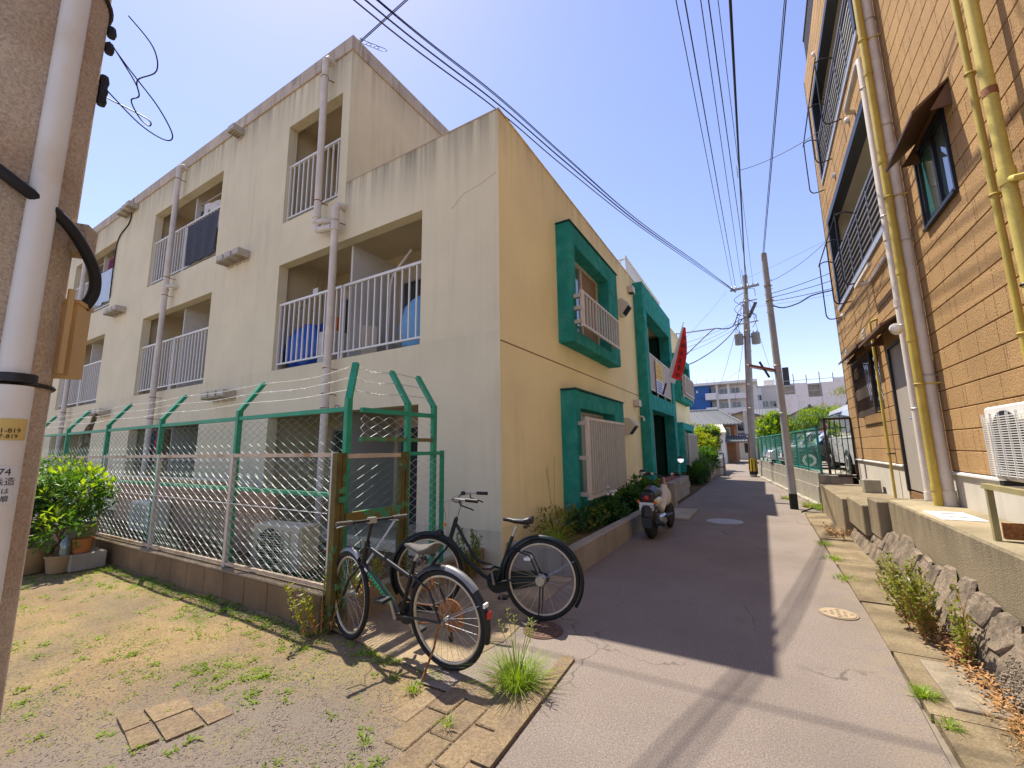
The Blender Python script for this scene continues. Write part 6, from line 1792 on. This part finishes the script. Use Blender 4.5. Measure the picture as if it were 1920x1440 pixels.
# gravel on the dirt lot
random.seed(77); b=MB(); cnt=0
def gmask(x,y):
    k=noise.noise(Vector((x*.7,y*.7,5)))*.5+.5
    near=max(0,min(1,(2.3-y)/1.2)); return max(0,min(1,.10+near*.75+(k-.5)*1.2))
while cnt<26000:
    x=-1.37-abs(random.gauss(0,1.5))*1.0; y=random.uniform(-.2,2.45)
    if x<-6.5 or random.random()>gmask(x,y): continue
    r=random.uniform(.0022,.0062)*(1.6 if random.random()<.06 else 1); z=dz(x,y)+r*.25; base=len(b.v); th=random.uniform(0,3.1); e=random.uniform(.6,1.3)
    c_,s_=math.cos(th),math.sin(th)
    for (px_,py_,pz_) in ((1,0,0),(0,1,0),(-1,0,0),(0,-1,0),(.2,.1,.75)):
        X=px_*r*e; Y=py_*r; b.v.append((x+X*c_-Y*s_,y+X*s_+Y*c_,z+pz_*r))
    for i in range(4): b.f.append((base+i,base+(i+1)%4,base+4))
    cnt+=1
tag(b.build('gravel','pebble'),'grey gravel scattered over the dirt lot in front','gravel',kind='stuff')
# tiny weeds over the lot
random.seed(99); b=MB(); cnt=0
while cnt<900:
    x=random.uniform(-9,-1.6); y=random.uniform(.3,2.48)
    k=noise.noise(Vector((x*1.1,y*1.6,9)))
    if random.random()>.10+max(0,k)*1.6+(.35 if y>2.2 else 0): continue
    if x>-2.0 and y>1.9: continue
    cnt+=1; s=random.uniform(.012,.034)*(1.3 if y>2.3 else 1)
    for j in range(random.randint(7,16)):
        a=random.uniform(0,6.28); q=Vector((x+random.gauss(0,.022),y+random.gauss(0,.022),dz(x,y)+.002))
        leaf(b,q,Vector((math.cos(a),math.sin(a),random.uniform(.15,.9))),Vector((0,0,1)),s*random.uniform(.7,1.5),s*.36)
for i in range(38):
    x=random.uniform(-7.5,-1.9); y=random.choice((random.uniform(.5,2.4),random.gauss(2.3,.12)))
    if (x>-2.2 and y>1.9) or y>2.46: continue
    rr=random.uniform(.05,.17)
    for j in range(int(90*rr/.1)):
        q=Vector((x+random.gauss(0,rr),y+random.gauss(0,rr*.6),0)); q.y=min(q.y,2.48); q.z=dz(q.x,q.y)+.001; a=random.uniform(0,6.28)
        leaf(b,q,Vector((math.cos(a),math.sin(a),random.uniform(.1,.8))),Vector((0,0,1)),random.uniform(.008,.022),random.uniform(.004,.009))
tag(b.build('ground_weeds','grass'),'small green weeds dotted over the dirt lot','weeds',kind='stuff')
b=MB(); random.seed(5)
for i in range(1500):
    x=random.uniform(-12,-3.3); y=2.44-abs(random.gauss(0,.06)); q=Vector((x,y,dz(x,y))); a=random.uniform(0,6.28)
    leaf(b,q,Vector((math.cos(a),math.sin(a),random.uniform(.1,1.0))),Vector((0,0,1)),random.uniform(.02,.05),.012)
tag(b.build('fence_foot_weeds','leaf_mid'),'weeds along the foot of the brown block wall','weeds',kind='stuff')

# ================================================================ far utility poles
P1=Vector((-.52,24.3,0)); T1=Vector((0.0,24.5,10.4))
up1=thing('utility_pole','far concrete utility pole with transformers and crossarms at the bend','utility pole',P1)
def p1(f): return P1.lerp(T1,f)
MB().tube([p1(0),p1(.5),p1(1)],[.165,.14,.105],18).build('shaft','pole_grey',up1,smooth=True)
for k in range(8):
    z=.05+.09*k
    if k<5: MB().tube([p1(.012+.0075*2*k),p1(.012+.0075*2*(k+1)-.001)],.172,18).build('warning_band','yellow_paint' if k else 'black_paint',up1,smooth=True)
for k in range(7):
    a=2*math.pi*k/7; c=p1(.05)+Vector((math.cos(a)*.174,math.sin(a)*.174,0)); MB().box(c.x-.018,c.x+.018,c.y-.018,c.y+.018,.15,.85).build('warning_stripe','black_paint',up1)
def arm(z,x0,x1,w=.09):
    c=p1(z/10.4); MB().bar((c.x+x0,c.y-.15,z),(c.x+x1,c.y-.15,z+.06),w,w).build('crossarm','pole_grey' if w>.08 else 'galv',up1)
    return c
arm(9.65,-.72,.62,.10); arm(7.75,-.55,.52,.055); arm(8.9,-.3,.5,.05)
for x in (-.62,-.45,-.15,.12,.35,.55): 
    MB().lathe([(.03,0),(.05,.03),(.03,.07),(.05,.10),(.02,.15)],(p1(.93).x+x,p1(.93).y-.15,9.71),10).build('insulator','insulator',up1,smooth=True)
for (x,z) in ((-.40,7.0),(.36,6.95)):
    c=p1(z/10.4); tr=MB().lathe([(.19,-.30),(.20,-.28),(.20,.22),(.21,.24),(.17,.28)],(c.x+x,c.y-.05,z),16).build('transformer','transformer',up1,smooth=True)
    for k in (-.08,.08): MB().lathe([(.03,0),(.04,.05),(.02,.12)],(c.x+x+k,c.y-.05,z+.28),8).build('bushing','insulator',tr,smooth=True)
    MB().bar((c.x,c.y,z+.1),(c.x+x*.6,c.y-.05,z+.1),.05,.08).build('hanger','galv',up1)
c=p1(.80); MB().bar((c.x+.08,c.y-.1,8.05),(c.x+.46,c.y-.35,8.75),.12,.10).build('closure_box','cable_grey',up1)
MB().bar((c.x-.02,c.y,9.9),(c.x-.02,c.y,10.75),.03,.03).build('lightning_rod','galv',up1)
for z in (9.0,8.2,7.4,6.3,5.6,4.6,3.4): MB().torus(p1(z/10.4),(0,0,1),.145+.02*(1-z/10),.012,18,5).build('band','galv',up1)
MB().tube([p1(.03)+Vector((-.17,-.08,0)),p1(.6)+Vector((-.15,-.08,0)),p1(.85)+Vector((-.13,-.08,0))],.025,6).build('ground_wire_cover','brick_red',up1)
random.seed(14)
for k in range(10):
    z=random.uniform(7.9,9.6); c=p1(z/10.4); s=random.choice((-1,1))
    MB().tube(smooth_path([(c.x+s*.1,c.y-.15,z),(c.x+s*random.uniform(.3,.6),c.y-.3,z-random.uniform(.1,.5)),(c.x+s*random.uniform(.1,.5),c.y-.2,z-random.uniform(.4,1.0))],5),.013,5).build('jumper_wire','cable',up1)
MB().bbox(p1(.24).x-.3,p1(.24).x-.16,24.1,24.2,2.1,3.3,.01).build('pole_sign','panel_white',up1)

up2=thing('steel_pole','slim grey steel pole with black foot beside the concrete steps','utility pole',(.52,12.4,0))
MB().tube([(.52,12.4,.35),(.50,12.4,3.2),(.47,12.4,6.5)],[.085,.08,.07],16).build('shaft','pole_steel',up2,smooth=True)
MB().tube([(.52,12.4,-.05),(.52,12.4,.36)],.088,16).build('foot_band','black_paint',up2,smooth=True)
for z in (2.3,3.35,3.5,5.2,5.6): MB().torus((.49,12.4,z),(0,0,1),.086,.009,16,5).build('band','galv' if z<5 else 'rust',up2)
for k in range(8): MB().tube([(.49,12.4,4.9+.12*k),(.49+(.10 if k%2 else -.10),12.36,4.9+.12*k)],.008,5).build('step_bolt','galv',up2)
lamp=MB().bar((.44,12.35,3.38),(-.12,12.25,3.55),.07,.05).build('lamp_housing','brick_red',up2)
MB().bar((.40,12.35,3.345),(-.10,12.25,3.50),.05,.03).build('lamp_tube','insulator',lamp)
MB().tube(smooth_path([(.5,12.4,3.15),(.47,12.36,3.35),(.44,12.35,3.4)],4),.012,6).build('lamp_hook','dark_metal',up2)
MB().bar((.12,12.3,3.62),(.30,12.3,3.2),.05,.05).build('sensor_arm','black_plastic',up2)

# overhead wires: each one a thing
def wire(label,pts,r=.012,m='cable',k=8,group=None):
    return tag(MB().tube(smooth_path(pts,k),r,5,caps=False).build('overhead_wire',m),label,'wire',group)
def span(a,b,sag):
    a=Vector(a); b=Vector(b); return [a.lerp(b,t)-Vector((0,0,sag*4*t*(1-t))) for t in [i/8 for i in range(9)]]
def through(p,q,y):  # extend the line p->q to plane y
    p=Vector(p); q=Vector(q); f=(y-p.y)/(q.y-p.y); return p+(q-p)*f
for i,(sx,(xx,zz),r,lab) in enumerate(((-.60,(-.53,8.21),.008,'thin overhead wire, leftmost of those crossing the open sky'),(-.45,(-.41,8.13),.011,'overhead wire second from the left in the open sky'),(-.15,(-.20,8.0),.008,'thin overhead wire third from the left in the open sky'),(.12,(-.10,7.94),.010,'overhead wire fourth from the left in the open sky'),(.35,(.02,7.85),.006,'faint overhead wire just left of the thick black cable'))):
    a=(p1(.93).x+sx,24.2,9.8); e=through(a,(xx,6,zz),-8); wire(lab,span(a,e,.0),r)
a=(p1(.9).x+.02,24.2,9.3); e=through(a,(.17,6,7.76),-8); wire('thick black overhead cable running almost straight overhead',span(a,e,0),.022)
kn=through(a,(.17,6,7.76),11.0)
wire('thin wire branching from the thick cable to the brown building',span(kn,(1.84,10.4,8.25),.12),.007)
tag(MB().torus(kn+Vector((-.05,0,-.02)),(1,0,0),.14,.006,16,5).build('wire_coil','cable'),'small loop of wire on the thick black cable','wire coil')
e=through((.47,12.4,6.45),(.80,6,7.36),-6); wire('twisted pair wire rising from the steel pole top',span((.47,12.4,6.45),e,0),.008)
e2=through((.42,12.4,6.3),(.77,6,7.30),-6); wire('lower strand beside the twisted pair from the steel pole',span((.42,12.4,6.3),e2,0),.006)
# the heavy bundle passing over the corner of the building
bundle=[((-.5,24.4,9.55),(-1.45,18.2,8.75),(-2.46,11.6,7.83),(-2.95,7.34,7.28),(-3.34,5.32,7.28),(-3.95,3.15,7.36),(-5.0,-.9,7.8),(-6.6,-7,9.0))]
random.seed(4)
BL=['uppermost cable of the heavy bundle over the building corner','second cable of the heavy bundle over the building corner','third cable of the heavy bundle over the building corner','fourth cable of the heavy bundle over the building corner','lowest cable of the heavy bundle over the building corner']
for i,(dx,dz_,r,lab) in enumerate(((0,.13,.009,BL[0]),(.02,.07,.007,BL[1]),(-.02,.0,.012,BL[2]),(.03,-.06,.007,BL[3]),(-.02,-.12,.011,BL[4]))):
    pts=[]
    for j,p in enumerate(bundle[0]):
        f=.45+.13*j; pts.append((p[0]+dx*f+random.uniform(-.012,.012),p[1],p[2]+dz_*f*(1 if j else .6)+random.uniform(-.015,.015)))
    wire(lab,pts,r,'cable_grey' if i in (2,4) else 'cable',10)
# service wires from the roof corner
rc=Vector((XU-.1,YC+.25,H3+.2))
for k,lab in ((0,'upper service wire rising from the roof corner'),(1,'lower service wire rising from the roof corner')):
    wire(lab,span(rc+Vector((0,0,-.05*k)),(0.3,5.6-.1*k,12.1-.25*k),.0),.010)
cb=thing('cable_coil','coiled spare cable at the roof corner','cable coil',rc)
for k in range(3): MB().torus(rc+Vector((.08+.10*k,.05+.12*k,-.05-.02*k)),(.4,-.3,.8),.13,.006,18,5).build('loop','cable',cb)
wire('black cable running down the facade left of the middle balconies',[(-17.0,YC-.03,9.8),(-17.05,YC-.03,9.5),(-17.2,YC-.02,9.0),(-18.0,YC-.03,8.5),(-18.0,YC-.03,6.6)],.018)
# service drops from the far pole to the apartment building
br=Vector((XC+1.5,22.3,7.2))
wire('thick service cable drooping from the pole to the apartment building',[p1(.80)+Vector((-.4,-.2,0)),Vector((-.75,23.6,7.55)),Vector((-1.1,22.8,7.25)),br,Vector((-1.9,22.2,6.9)),Vector((-2.6,21.9,6.2)),Vector((-2.9,21.8,5.9))],.028)
wire('second thick service cable below the first',[p1(.77)+Vector((-.2,-.2,0)),Vector((-.9,23.2,7.0)),Vector((-1.6,22.4,6.2)),Vector((-2.4,21.8,5.6)),Vector((-2.9,21.6,5.4))],.024)
for k,(z0,z1,lab) in enumerate(((8.0,6.6,'upper thin wire from the far pole to the building'),(7.85,6.35,'middle thin wire from the far pole to the building'),(7.7,6.1,'lower thin wire from the far pole to the building'))):
    wire(lab,span(p1(z0/10.4)+Vector((-.3,-.2,0)),(-2.8,21.9,z1),.10),.008)
wire('long thin wire sloping down left of the far pole',span(p1(.93)+Vector((-.9,-.2,-.05)),(-2.9,22.6,7.0),.05),.008)
wire('faint wire crossing the sky above the blue building',span((-.6,24.2,5.4),(-2.95,22.6,4.2),.25),.006)
for k,(z0,y1,z1,lab) in enumerate(((5.38,12.7,5.75,'upper of the wires from the steel pole to the brown building'),(5.28,12.7,5.55,'second of the wires from the steel pole to the brown building'),(5.18,12.7,5.35,'third of the wires from the steel pole to the brown building'))):
    wire(lab,span((.52,12.4,z0),(1.84,y1,z1),.02),.008)
wire('drooping black cable from the steel pole to the brown building',[(.50,12.4,5.1),(.75,12.45,4.98),(1.1,12.5,5.05),(1.4,12.6,5.22),(1.84,12.7,5.30)],.016)
for k,(a,b,lab) in enumerate((((0.1,24.4,10.2),(6.0,24,12.2),'faint high wire right of the far pole'),((.5,12.4,5.7),(1.84,12.72,6.6),'thin wire rising from the steel pole to the right'),((.2,24.4,8.6),(5.5,26,9.2),'faint wire behind the steel pole'))):
    wire(lab,span(a,b,.1),.006)
for k,(z0,x1,y1,z1,lab) in enumerate(((9.6,-3.2,44,6.6,'wire running from the far pole on towards the tiled house'),(8.4,-2.2,50,6.0,'lower wire running from the far pole towards the tiled house'),(9.6,2.0,60,9.0,'wire running from the far pole towards the scaffolded building'))):
    wire(lab,span(p1(z0/10.4),(x1,y1,z1),.3),.012)

# ================================================================ houses beyond the bend
def tiled_slope(parent,p00,p10,p01,p11,n,m,rib=.05,name='tile_row'):
    """roof plane from eave (p00-p10) to ridge (p01-p11) with raised tile rows running down"""
    p00,p10,p01,p11=[Vector(p) for p in (p00,p10,p01,p11)]
    nrm=(p10-p00).cross(p01-p00).normalized(); nrm=nrm if nrm.z>0 else -nrm
    b=MB(); b.poly([p00,p10,p11,p01]); lo=[p-nrm*.12 for p in (p00,p10,p11,p01)]; b.poly(lo)
    top=[p00,p10,p11,p01]
    for i in range(4): b.poly([top[i],top[(i+1)%4],lo[(i+1)%4],lo[i]])
    r=b.build('roof',m,parent)
    for i in range(n+1):
        f=i/n; MB().tube([p00.lerp(p10,f)+nrm*.01,p01.lerp(p11,f)+nrm*.01],rib,6).build(name,m,r,smooth=True)
    return r
def win(parent,x0,x1,y,z0,z1,fm='aluminium',gm='glass_dark'):
    w=MB(); t=.05; w.box(x0,x1,y-.05,y,z1-t,z1); w.box(x0,x1,y-.05,y,z0,z0+t); w.box(x0,x0+t,y-.05,y,z0+t,z1-t); w.box(x1-t,x1,y-.05,y,z0+t,z1-t); w.box((x0+x1)/2-.02,(x0+x1)/2+.02,y-.045,y,z0+t,z1-t)
    o=w.build('window',fm,parent); MB().box(x0+t,x1-t,y-.02,y-.012,z0+t,z1-t).build('pane',gm,o); return o
# roofed garden gate
rg=thing('roofed_gate','dark roofed wooden gate just past the apartment building','gate',(-3.7,30.5,0))
for x in (-4.6,-3.2): MB().box(x-.09,x+.09,30.3,30.48,0,2.5).build('gate_post','wood_old',rg)
tiled_slope(rg,(-5.2,29.6,2.55),(-2.85,29.6,2.55),(-5.2,30.4,2.95),(-2.85,30.4,2.95),12,'roof_dark',.035)
tiled_slope(rg,(-2.85,31.2,2.55),(-5.2,31.2,2.55),(-2.85,30.41,2.95),(-5.2,30.41,2.95),12,'roof_dark',.035)
MB().box(-4.5,-3.95,30.36,30.42,.2,2.3).build('gate_leaf','panel_white',rg); MB().box(-3.88,-3.3,30.36,30.42,.2,2.3).build('gate_leaf','panel_white',rg); MB().box(-4.7,-3.1,30.32,30.46,2.3,2.45).build('lintel','wood_old',rg)
# house with grey tiled hip roof
ha=thing('tiled_house','low brown house with grey tiled hipped roof behind the shrubs','house',(-5,47,0))
MB().box(-9,-2.15,44.6,50,0,3.62).build('wall','house_brown',ha)
tiled_slope(ha,(-9.6,43.8,3.55),(-1.45,43.8,3.55),(-9.6,47.2,5.1),(-3.55,47.2,5.1),28,'roof_tile',.07)
tiled_slope(ha,(-1.45,43.8,3.55),(-1.45,50.6,3.55),(-3.55,47.2,5.1),(-3.55,47.21,5.1),12,'roof_tile',.06)
MB().tube([(-9.6,47.2,5.15),(-3.5,47.2,5.15)],.13,8).build('ridge','roof_tile',ha); MB().tube([(-3.5,47.2,5.15),(-1.4,43.75,3.6)],.10,8).build('hip_ridge','roof_tile',ha)
tiled_slope(ha,(-5.6,41.9,2.75),(-2.7,41.9,2.75),(-5.0,43.6,3.5),(-3.1,43.6,3.5),12,'roof_cream',.06)
MB().box(-5.4,-2.9,42.6,44.59,0,2.7).build('porch_wall','house_white',ha)
for i in range(8): MB().box(-6.9+.18*i,-6.74+.18*i,42.0,42.06,2.9,3.6).build('roof_sheet','roof_blue',ha)
MB().box(-7.0,-5.4,42.1,42.2,1.9,2.85).build('dark_eave','wood_old',ha)
win(ha,-3.5,-2.5,44.6,2.2,3.3,'aluminium','glass_sky'); win(ha,-4.6,-3.5,42.6,.9,2.0)
tiled_slope(ha,(-3.0,43.2,1.95),(-.9,43.2,1.95),(-2.8,44.5,2.45),(-1.3,44.5,2.45),9,'roof_tile',.05)
# tan gabled house
hb=thing('gabled_house','tan gabled house closing the view at the end of the lane','house',(-1.2,60,0))
g_=MB(); g_.prism([(-3.6,0),(1.2,0),(1.2,4.75),(-1.8,5.55),(-3.6,5.1)],'y',58.5,66); g_.build('wall','house_tan',hb)
tiled_slope(hb,(1.6,58.0,4.72),(1.6,66.4,4.72),(-1.8,58.0,5.66),(-1.8,66.4,5.66),10,'roof_tile',.06)
tiled_slope(hb,(-4.0,66.4,5.05),(-4.0,58.0,5.05),(-1.8,66.4,5.66),(-1.8,58.0,5.66),10,'roof_tile',.06)
tiled_slope(hb,(-3.9,56.2,2.35),(.6,56.2,2.35),(-3.7,58.4,3.05),(.4,58.4,3.05),16,'roof_tile',.06)
MB().box(-3.5,.3,57.0,58.49,0,2.4).build('porch_wall','roof_cream',hb)
win(hb,-2.5,-1.0,58.5,3.3,4.4); win(hb,-1.9,-.9,57.0,.7,1.9)
MB().box(-.55,.05,56.95,57.0,0,2.0).build('door','wood_old',hb); MB().box(-3.1,-2.4,56.95,57.0,.05,2.0).build('door','screen_brown',hb)
for x in (-2.7,-.1): MB().cyl((x,56.3,0),(x,56.3,2.3),.05,n=8).build('drainpipe','dark_green',hb)
hd=thing('brown_house','brown two storey house right of the far pole','house',(1.0,64,0))
MB().box(-.1,2.6,60.5,66,0,5.2).build('wall','house_brown',hd); tiled_slope(hd,(-.6,59.8,5.1),(3.0,59.8,5.1),(-.6,63.2,6.2),(3.0,63.2,6.2),12,'roof_tile',.06)
win(hd,.2,.9,60.5,3.2,4.3); win(hd,1.3,2.1,60.5,3.2,4.3); tiled_slope(hd,(-.4,59.4,2.6),(2.9,59.4,2.6),(-.4,60.4,3.0),(2.9,60.4,3.0),12,'roof_tile',.05)
MB().box(.1,2.4,60.0,60.45,0,2.5).build('porch_wall','house_tan',hd)
hc=thing('grey_house','pale house with grey gabled roof behind the pines','house',(5,60,0))
g_=MB(); g_.prism([(2.9,0),(7.6,0),(7.6,4.7),(5.1,5.9),(2.9,4.85)],'y',60,67); g_.build('wall','house_grey',hc)
tiled_slope(hc,(2.4,67.3,4.75),(2.4,59.6,4.75),(5.1,67.3,6.05),(5.1,59.6,6.05),10,'roof_tile',.06); tiled_slope(hc,(8.0,59.6,4.6),(8.0,67.3,4.6),(5.1,59.6,6.05),(5.1,67.3,6.05),10,'roof_tile',.06)
MB().tube([(5.1,59.5,6.1),(5.1,67.3,6.1)],.14,8).build('ridge','roof_tile',hc); win(hc,3.6,4.8,60,3.0,4.1); win(hc,5.4,6.4,60,3.0,4.1)
# blue and white apartment block
ba=thing('apartment_block','blue and white apartment block rising behind the tiled house','building',(-7,98,0))
MB().box(-12.9,-8.5,95,108,0,14.0).build('blue_wall','apt_blue',ba)
for z in (5.6,8.5,11.4): MB().box(-12.91,-8.49,94.97,95.0,z,z+.07).build('floor_joint','navy_metal',ba)
MB().box(-13.4,.2,94.3,108,14.01,14.5).build('roof_slab','apt_white',ba)
MB().box(-8.49,0.0,97.2,108,0,14.0).build('wall','apt_white',ba)
for z in (2.6,5.5,8.4,11.3):
    MB().box(-9.2,-7.2,93.9,97.19,z-.35,z+.95).build('balcony_parapet','apt_white',ba)
    MB().box(-7.19,-3.6,95.2,97.19,z-.3,z-.02).build('floor_slab','apt_white',ba)
    b=MB()
    for k in range(9):
        a0_,a1_=R(-90+12*k),R(-90+12*(k+1)); cx,cy=-3.6,98.2
        q=[(cx+math.cos(a)*3.0,cy+math.sin(a)*3.0) for a in (a0_,a1_)]
        b.poly([(q[0][0],q[0][1],z-.3),(q[1][0],q[1][1],z-.3),(q[1][0],q[1][1],z+.8),(q[0][0],q[0][1],z+.8)])
    b.box(-7.19,-3.6,95.1,95.2,z-.3,z+.75); b.build('balcony_parapet','apt_white',ba)
    win(ba,-6.8,-5.0,97.2,z+.1,z+2.1); win(ba,-4.6,-3.0,97.2,z+.1,z+2.1); MB().box(-9.0,-7.4,97.1,97.19,z+.95,z+2.2).build('dark_opening','glass_dark',ba)
for x in (-7.1,-5.0): MB().cyl((x,95.4,0),(x,95.4,14.0),.22,n=10).build('column','apt_white',ba)
for (x,z0,z1) in ((-11.9,9.5,9.6),(-10.8,12.6,13.1)): MB().box(x-.9 if z1-z0<.2 else x-.15,x+.9 if z1-z0<.2 else x+.15,94.94,94.969,z0,z1).build('wall_fitting','navy_metal' if z1-z0<.2 else 'apt_white',ba)
for x in (-11.4,-9.2,-7.8): MB().cyl((x,100,14.5),(x,100,16.2),.05,n=6).build('mast','scaffold',ba)
bw=thing('white_wing','white wing with slanting ribbon windows beside the blue block','building',(0,100,0))
g_=MB(); g_.v=[(-3.2,98.0,0),(.8,103,0),(.8,108,0),(-3.2,108,0),(-3.2,98.0,13.6),(.8,103,13.6),(.8,108,13.6),(-3.2,108,13.6)]; g_.f=[(0,1,5,4),(1,2,6,5),(2,3,7,6),(3,0,4,7),(4,5,6,7)]; g_.build('wall','apt_white',bw)
for z in (4.6,7.8,11.0):
    g_=MB(); g_.poly([(-3.0,98.19,z),(.7,102.81,z),(.7,102.81,z+1.1),(-3.0,98.19,z+1.1)]); g_.build('ribbon_window','glass_dark',bw)
    for f in (.33,.66): x=-3.0+3.7*f; y=98.18+4.62*f; MB().box(x-.06,x+.06,y-.1,y,z,z+1.1).build('mullion','apt_white',bw)
bc=thing('cream_block','cream block with a red brick band and roof tank in the distance','building',(3,102,0))
MB().box(-.4,7.6,104,114,6.4,13.9).build('wall','apt_cream',bc); MB().box(-.41,7.61,103.9,114.1,3.2,6.39).build('brick_band','brick_red',bc); MB().box(-.4,7.6,104,114,0,3.19).build('ground_floor','house_brown',bc)
for x in (.7,2.1): win(bc,x,x+1.2,104,9.6,10.9)
for x in (.3,1.6,2.9,4.2): win(bc,x,x+.9,103.9,3.5,5.0,'aluminium','glass_sky')
MB().box(1.4,3.4,106,108,13.91,15.6).build('roof_tank','apt_cream',bc); MB().box(-.5,7.7,103.8,114.2,13.9,14.2).build('roof_edge','apt_cream',bc)
# building wrapped in scaffold sheets
sb=thing('scaffolded_building','grey building wrapped in pale scaffold sheets at the right distance','building',(9,84,0))
MB().box(3.6,16,82,92,0,11.0).build('wall','concrete',sb)
for x in (12.0,13.0): win(sb,x-1.8,x-1.0,82,8.3,9.3)
MB().box(3.3,16.2,81.8,92,11.01,11.3).build('roof_edge','house_grey',sb)
for i in range(8): MB().cyl((3.5+1.7*i,80.6,0),(3.5+1.7*i,80.6,12.6+.3*(i%2)),.07,n=6).build('scaffold_pole','scaffold',sb)
for z in (4,6,8,10,11.8): MB().cyl((3.5,80.6,z),(15.5,80.6,z),.04,n=6).build('scaffold_rail','scaffold',sb)
MB().box(4.0,4.9,84,85,11.3,14.6).build('chimney','dark_metal',sb)
def sheet(c,w,h,amp,fold,seed,top=None):
    o=cloth('scaffold_sheet','x','sheet','sheet_white',c,(1,0,0),DN,w,h,amp,fold,seed,(14,12)); 
    for k in ('label','category'): del o[k]
    mw=o.matrix_world.copy(); loc=o.location.copy(); o.parent=sb; o.location=loc-Vector((9,84,0)); return o
sheet((4.4,80.4,9.6),2.0,7.5,.35,1.0,1); sheet((6.1,80.45,11.3),1.7,8,.12,1.2,2); sheet((7.9,80.4,9.0),1.9,7,.4,1.0,5); sheet((9.5,80.45,11.2),1.6,8,.2,1.0,7); sheet((11.2,80.4,11.7),1.8,8.5,.15,1.2,9)
for (x0,x1,y0,y1,h,m,lab) in ((-60,-26,70,90,7,'house_tan','long tan building far off to the left behind the apartments'),(18,40,90,110,8,'house_grey','grey building in the far distance behind the brown one')):
    t=thing('far_building',lab,'building',((x0+x1)/2,(y0+y1)/2,0)); MB().box(x0,x1,y0,y1,0,h).build('wall',m,t); MB().box(x0-.3,x1+.3,y0-.3,y1+.3,h,h+.4).build('roof','roof_tile',t)

# flag and poster at the entrance
fg=thing('banner_flag','red vertical banner flag on a slanting white pole at the entrance','flag',(-2.6,14.28,3.3))
f0=Vector((-2.62,14.28,3.3)); f1=Vector((-1.88,14.42,5.55)); fd=(f1-f0).normalized()
MB().tube([f0,f1],.016,8).build('pole','white_metal',fg); MB().tube([f0-fd*.12,f0+fd*.28],.03,8).build('holder','black_plastic',fg)
rt=Vector((.72,.55,-.38)); rt=(rt-fd*rt.dot(fd)).normalized(); nn=rt.cross(fd)
def fpt(s,w): return f0+fd*(.50+s*1.72)+rt*(.02+w*.44*(1-.70*max(0,s)**2))+nn*(.05*math.sin(s*6+w*5)*w)
def fstrip(w0,w1,m,s0=0,s1=1):
    b=MB(); n=18
    for i in range(n+1):
        for w in (w0,(w0+w1)/2,w1): b.v.append(tuple(fpt(s0+(s1-s0)*i/n,w)))
    for i in range(n):
        for k in (0,1): b.f.append((3*i+k,3*i+k+1,3*i+4+k,3*i+3+k))
    return b.build('cloth',m,fg,smooth='all')
red=fstrip(.22,1.0,'flag_red'); fstrip(0,.22,'flag_grey'); fstrip(0,.6,'sign_white',-.09,0)
for i,chh in enumerate('入居者募集中'):
    s=.80-.145*i; sz_=.21*(1-.5*s**2)
    for sg in (1,-1): text_mesh(chh,sz_,'ink_black',fg,fpt(s,.60)+nn*.012*sg,rt*sg,fd)
ps=thing('poster_board','yellow and pale blue notice board tied to the entrance railing','notice board',(-2.7,14.3,3.2))
MB().box(XC+.262,XC+.275,13.72,14.86,3.20,4.27).build('board','sign_white',ps); MB().box(XC+.2755,XC+.279,13.74,14.84,3.66,4.25).build('yellow_panel','sign_yellow',ps)
for k in range(5): MB().box(XC+.2755,XC+.2775,13.80,14.70-.12*(k%2),3.26+.075*k,3.295+.075*k).build('print_line','ink_blue',ps)
for k in range(3): MB().box(XC+.2795,XC+.281,13.82,14.7-.2*k,3.75+.16*k,3.81+.16*k).build('print_line','ink_orange',ps)
# paper notice on the downpipe and small meter inside the gate
nt_=thing('pipe_tag','small round red tag on the downpipe above the fence','tag',(-6.3,YP-.1,2.0)); MB().lathe([(.06,0),(.06,.004)],(-6.33,YC-.02,2.25),14,axis=(0,-1,0)).build('disc','panel_white',nt_); MB().torus((-6.33,YC-.026,2.25),(0,1,0),.055,.006,16,4).build('ring','ink_red',nt_)
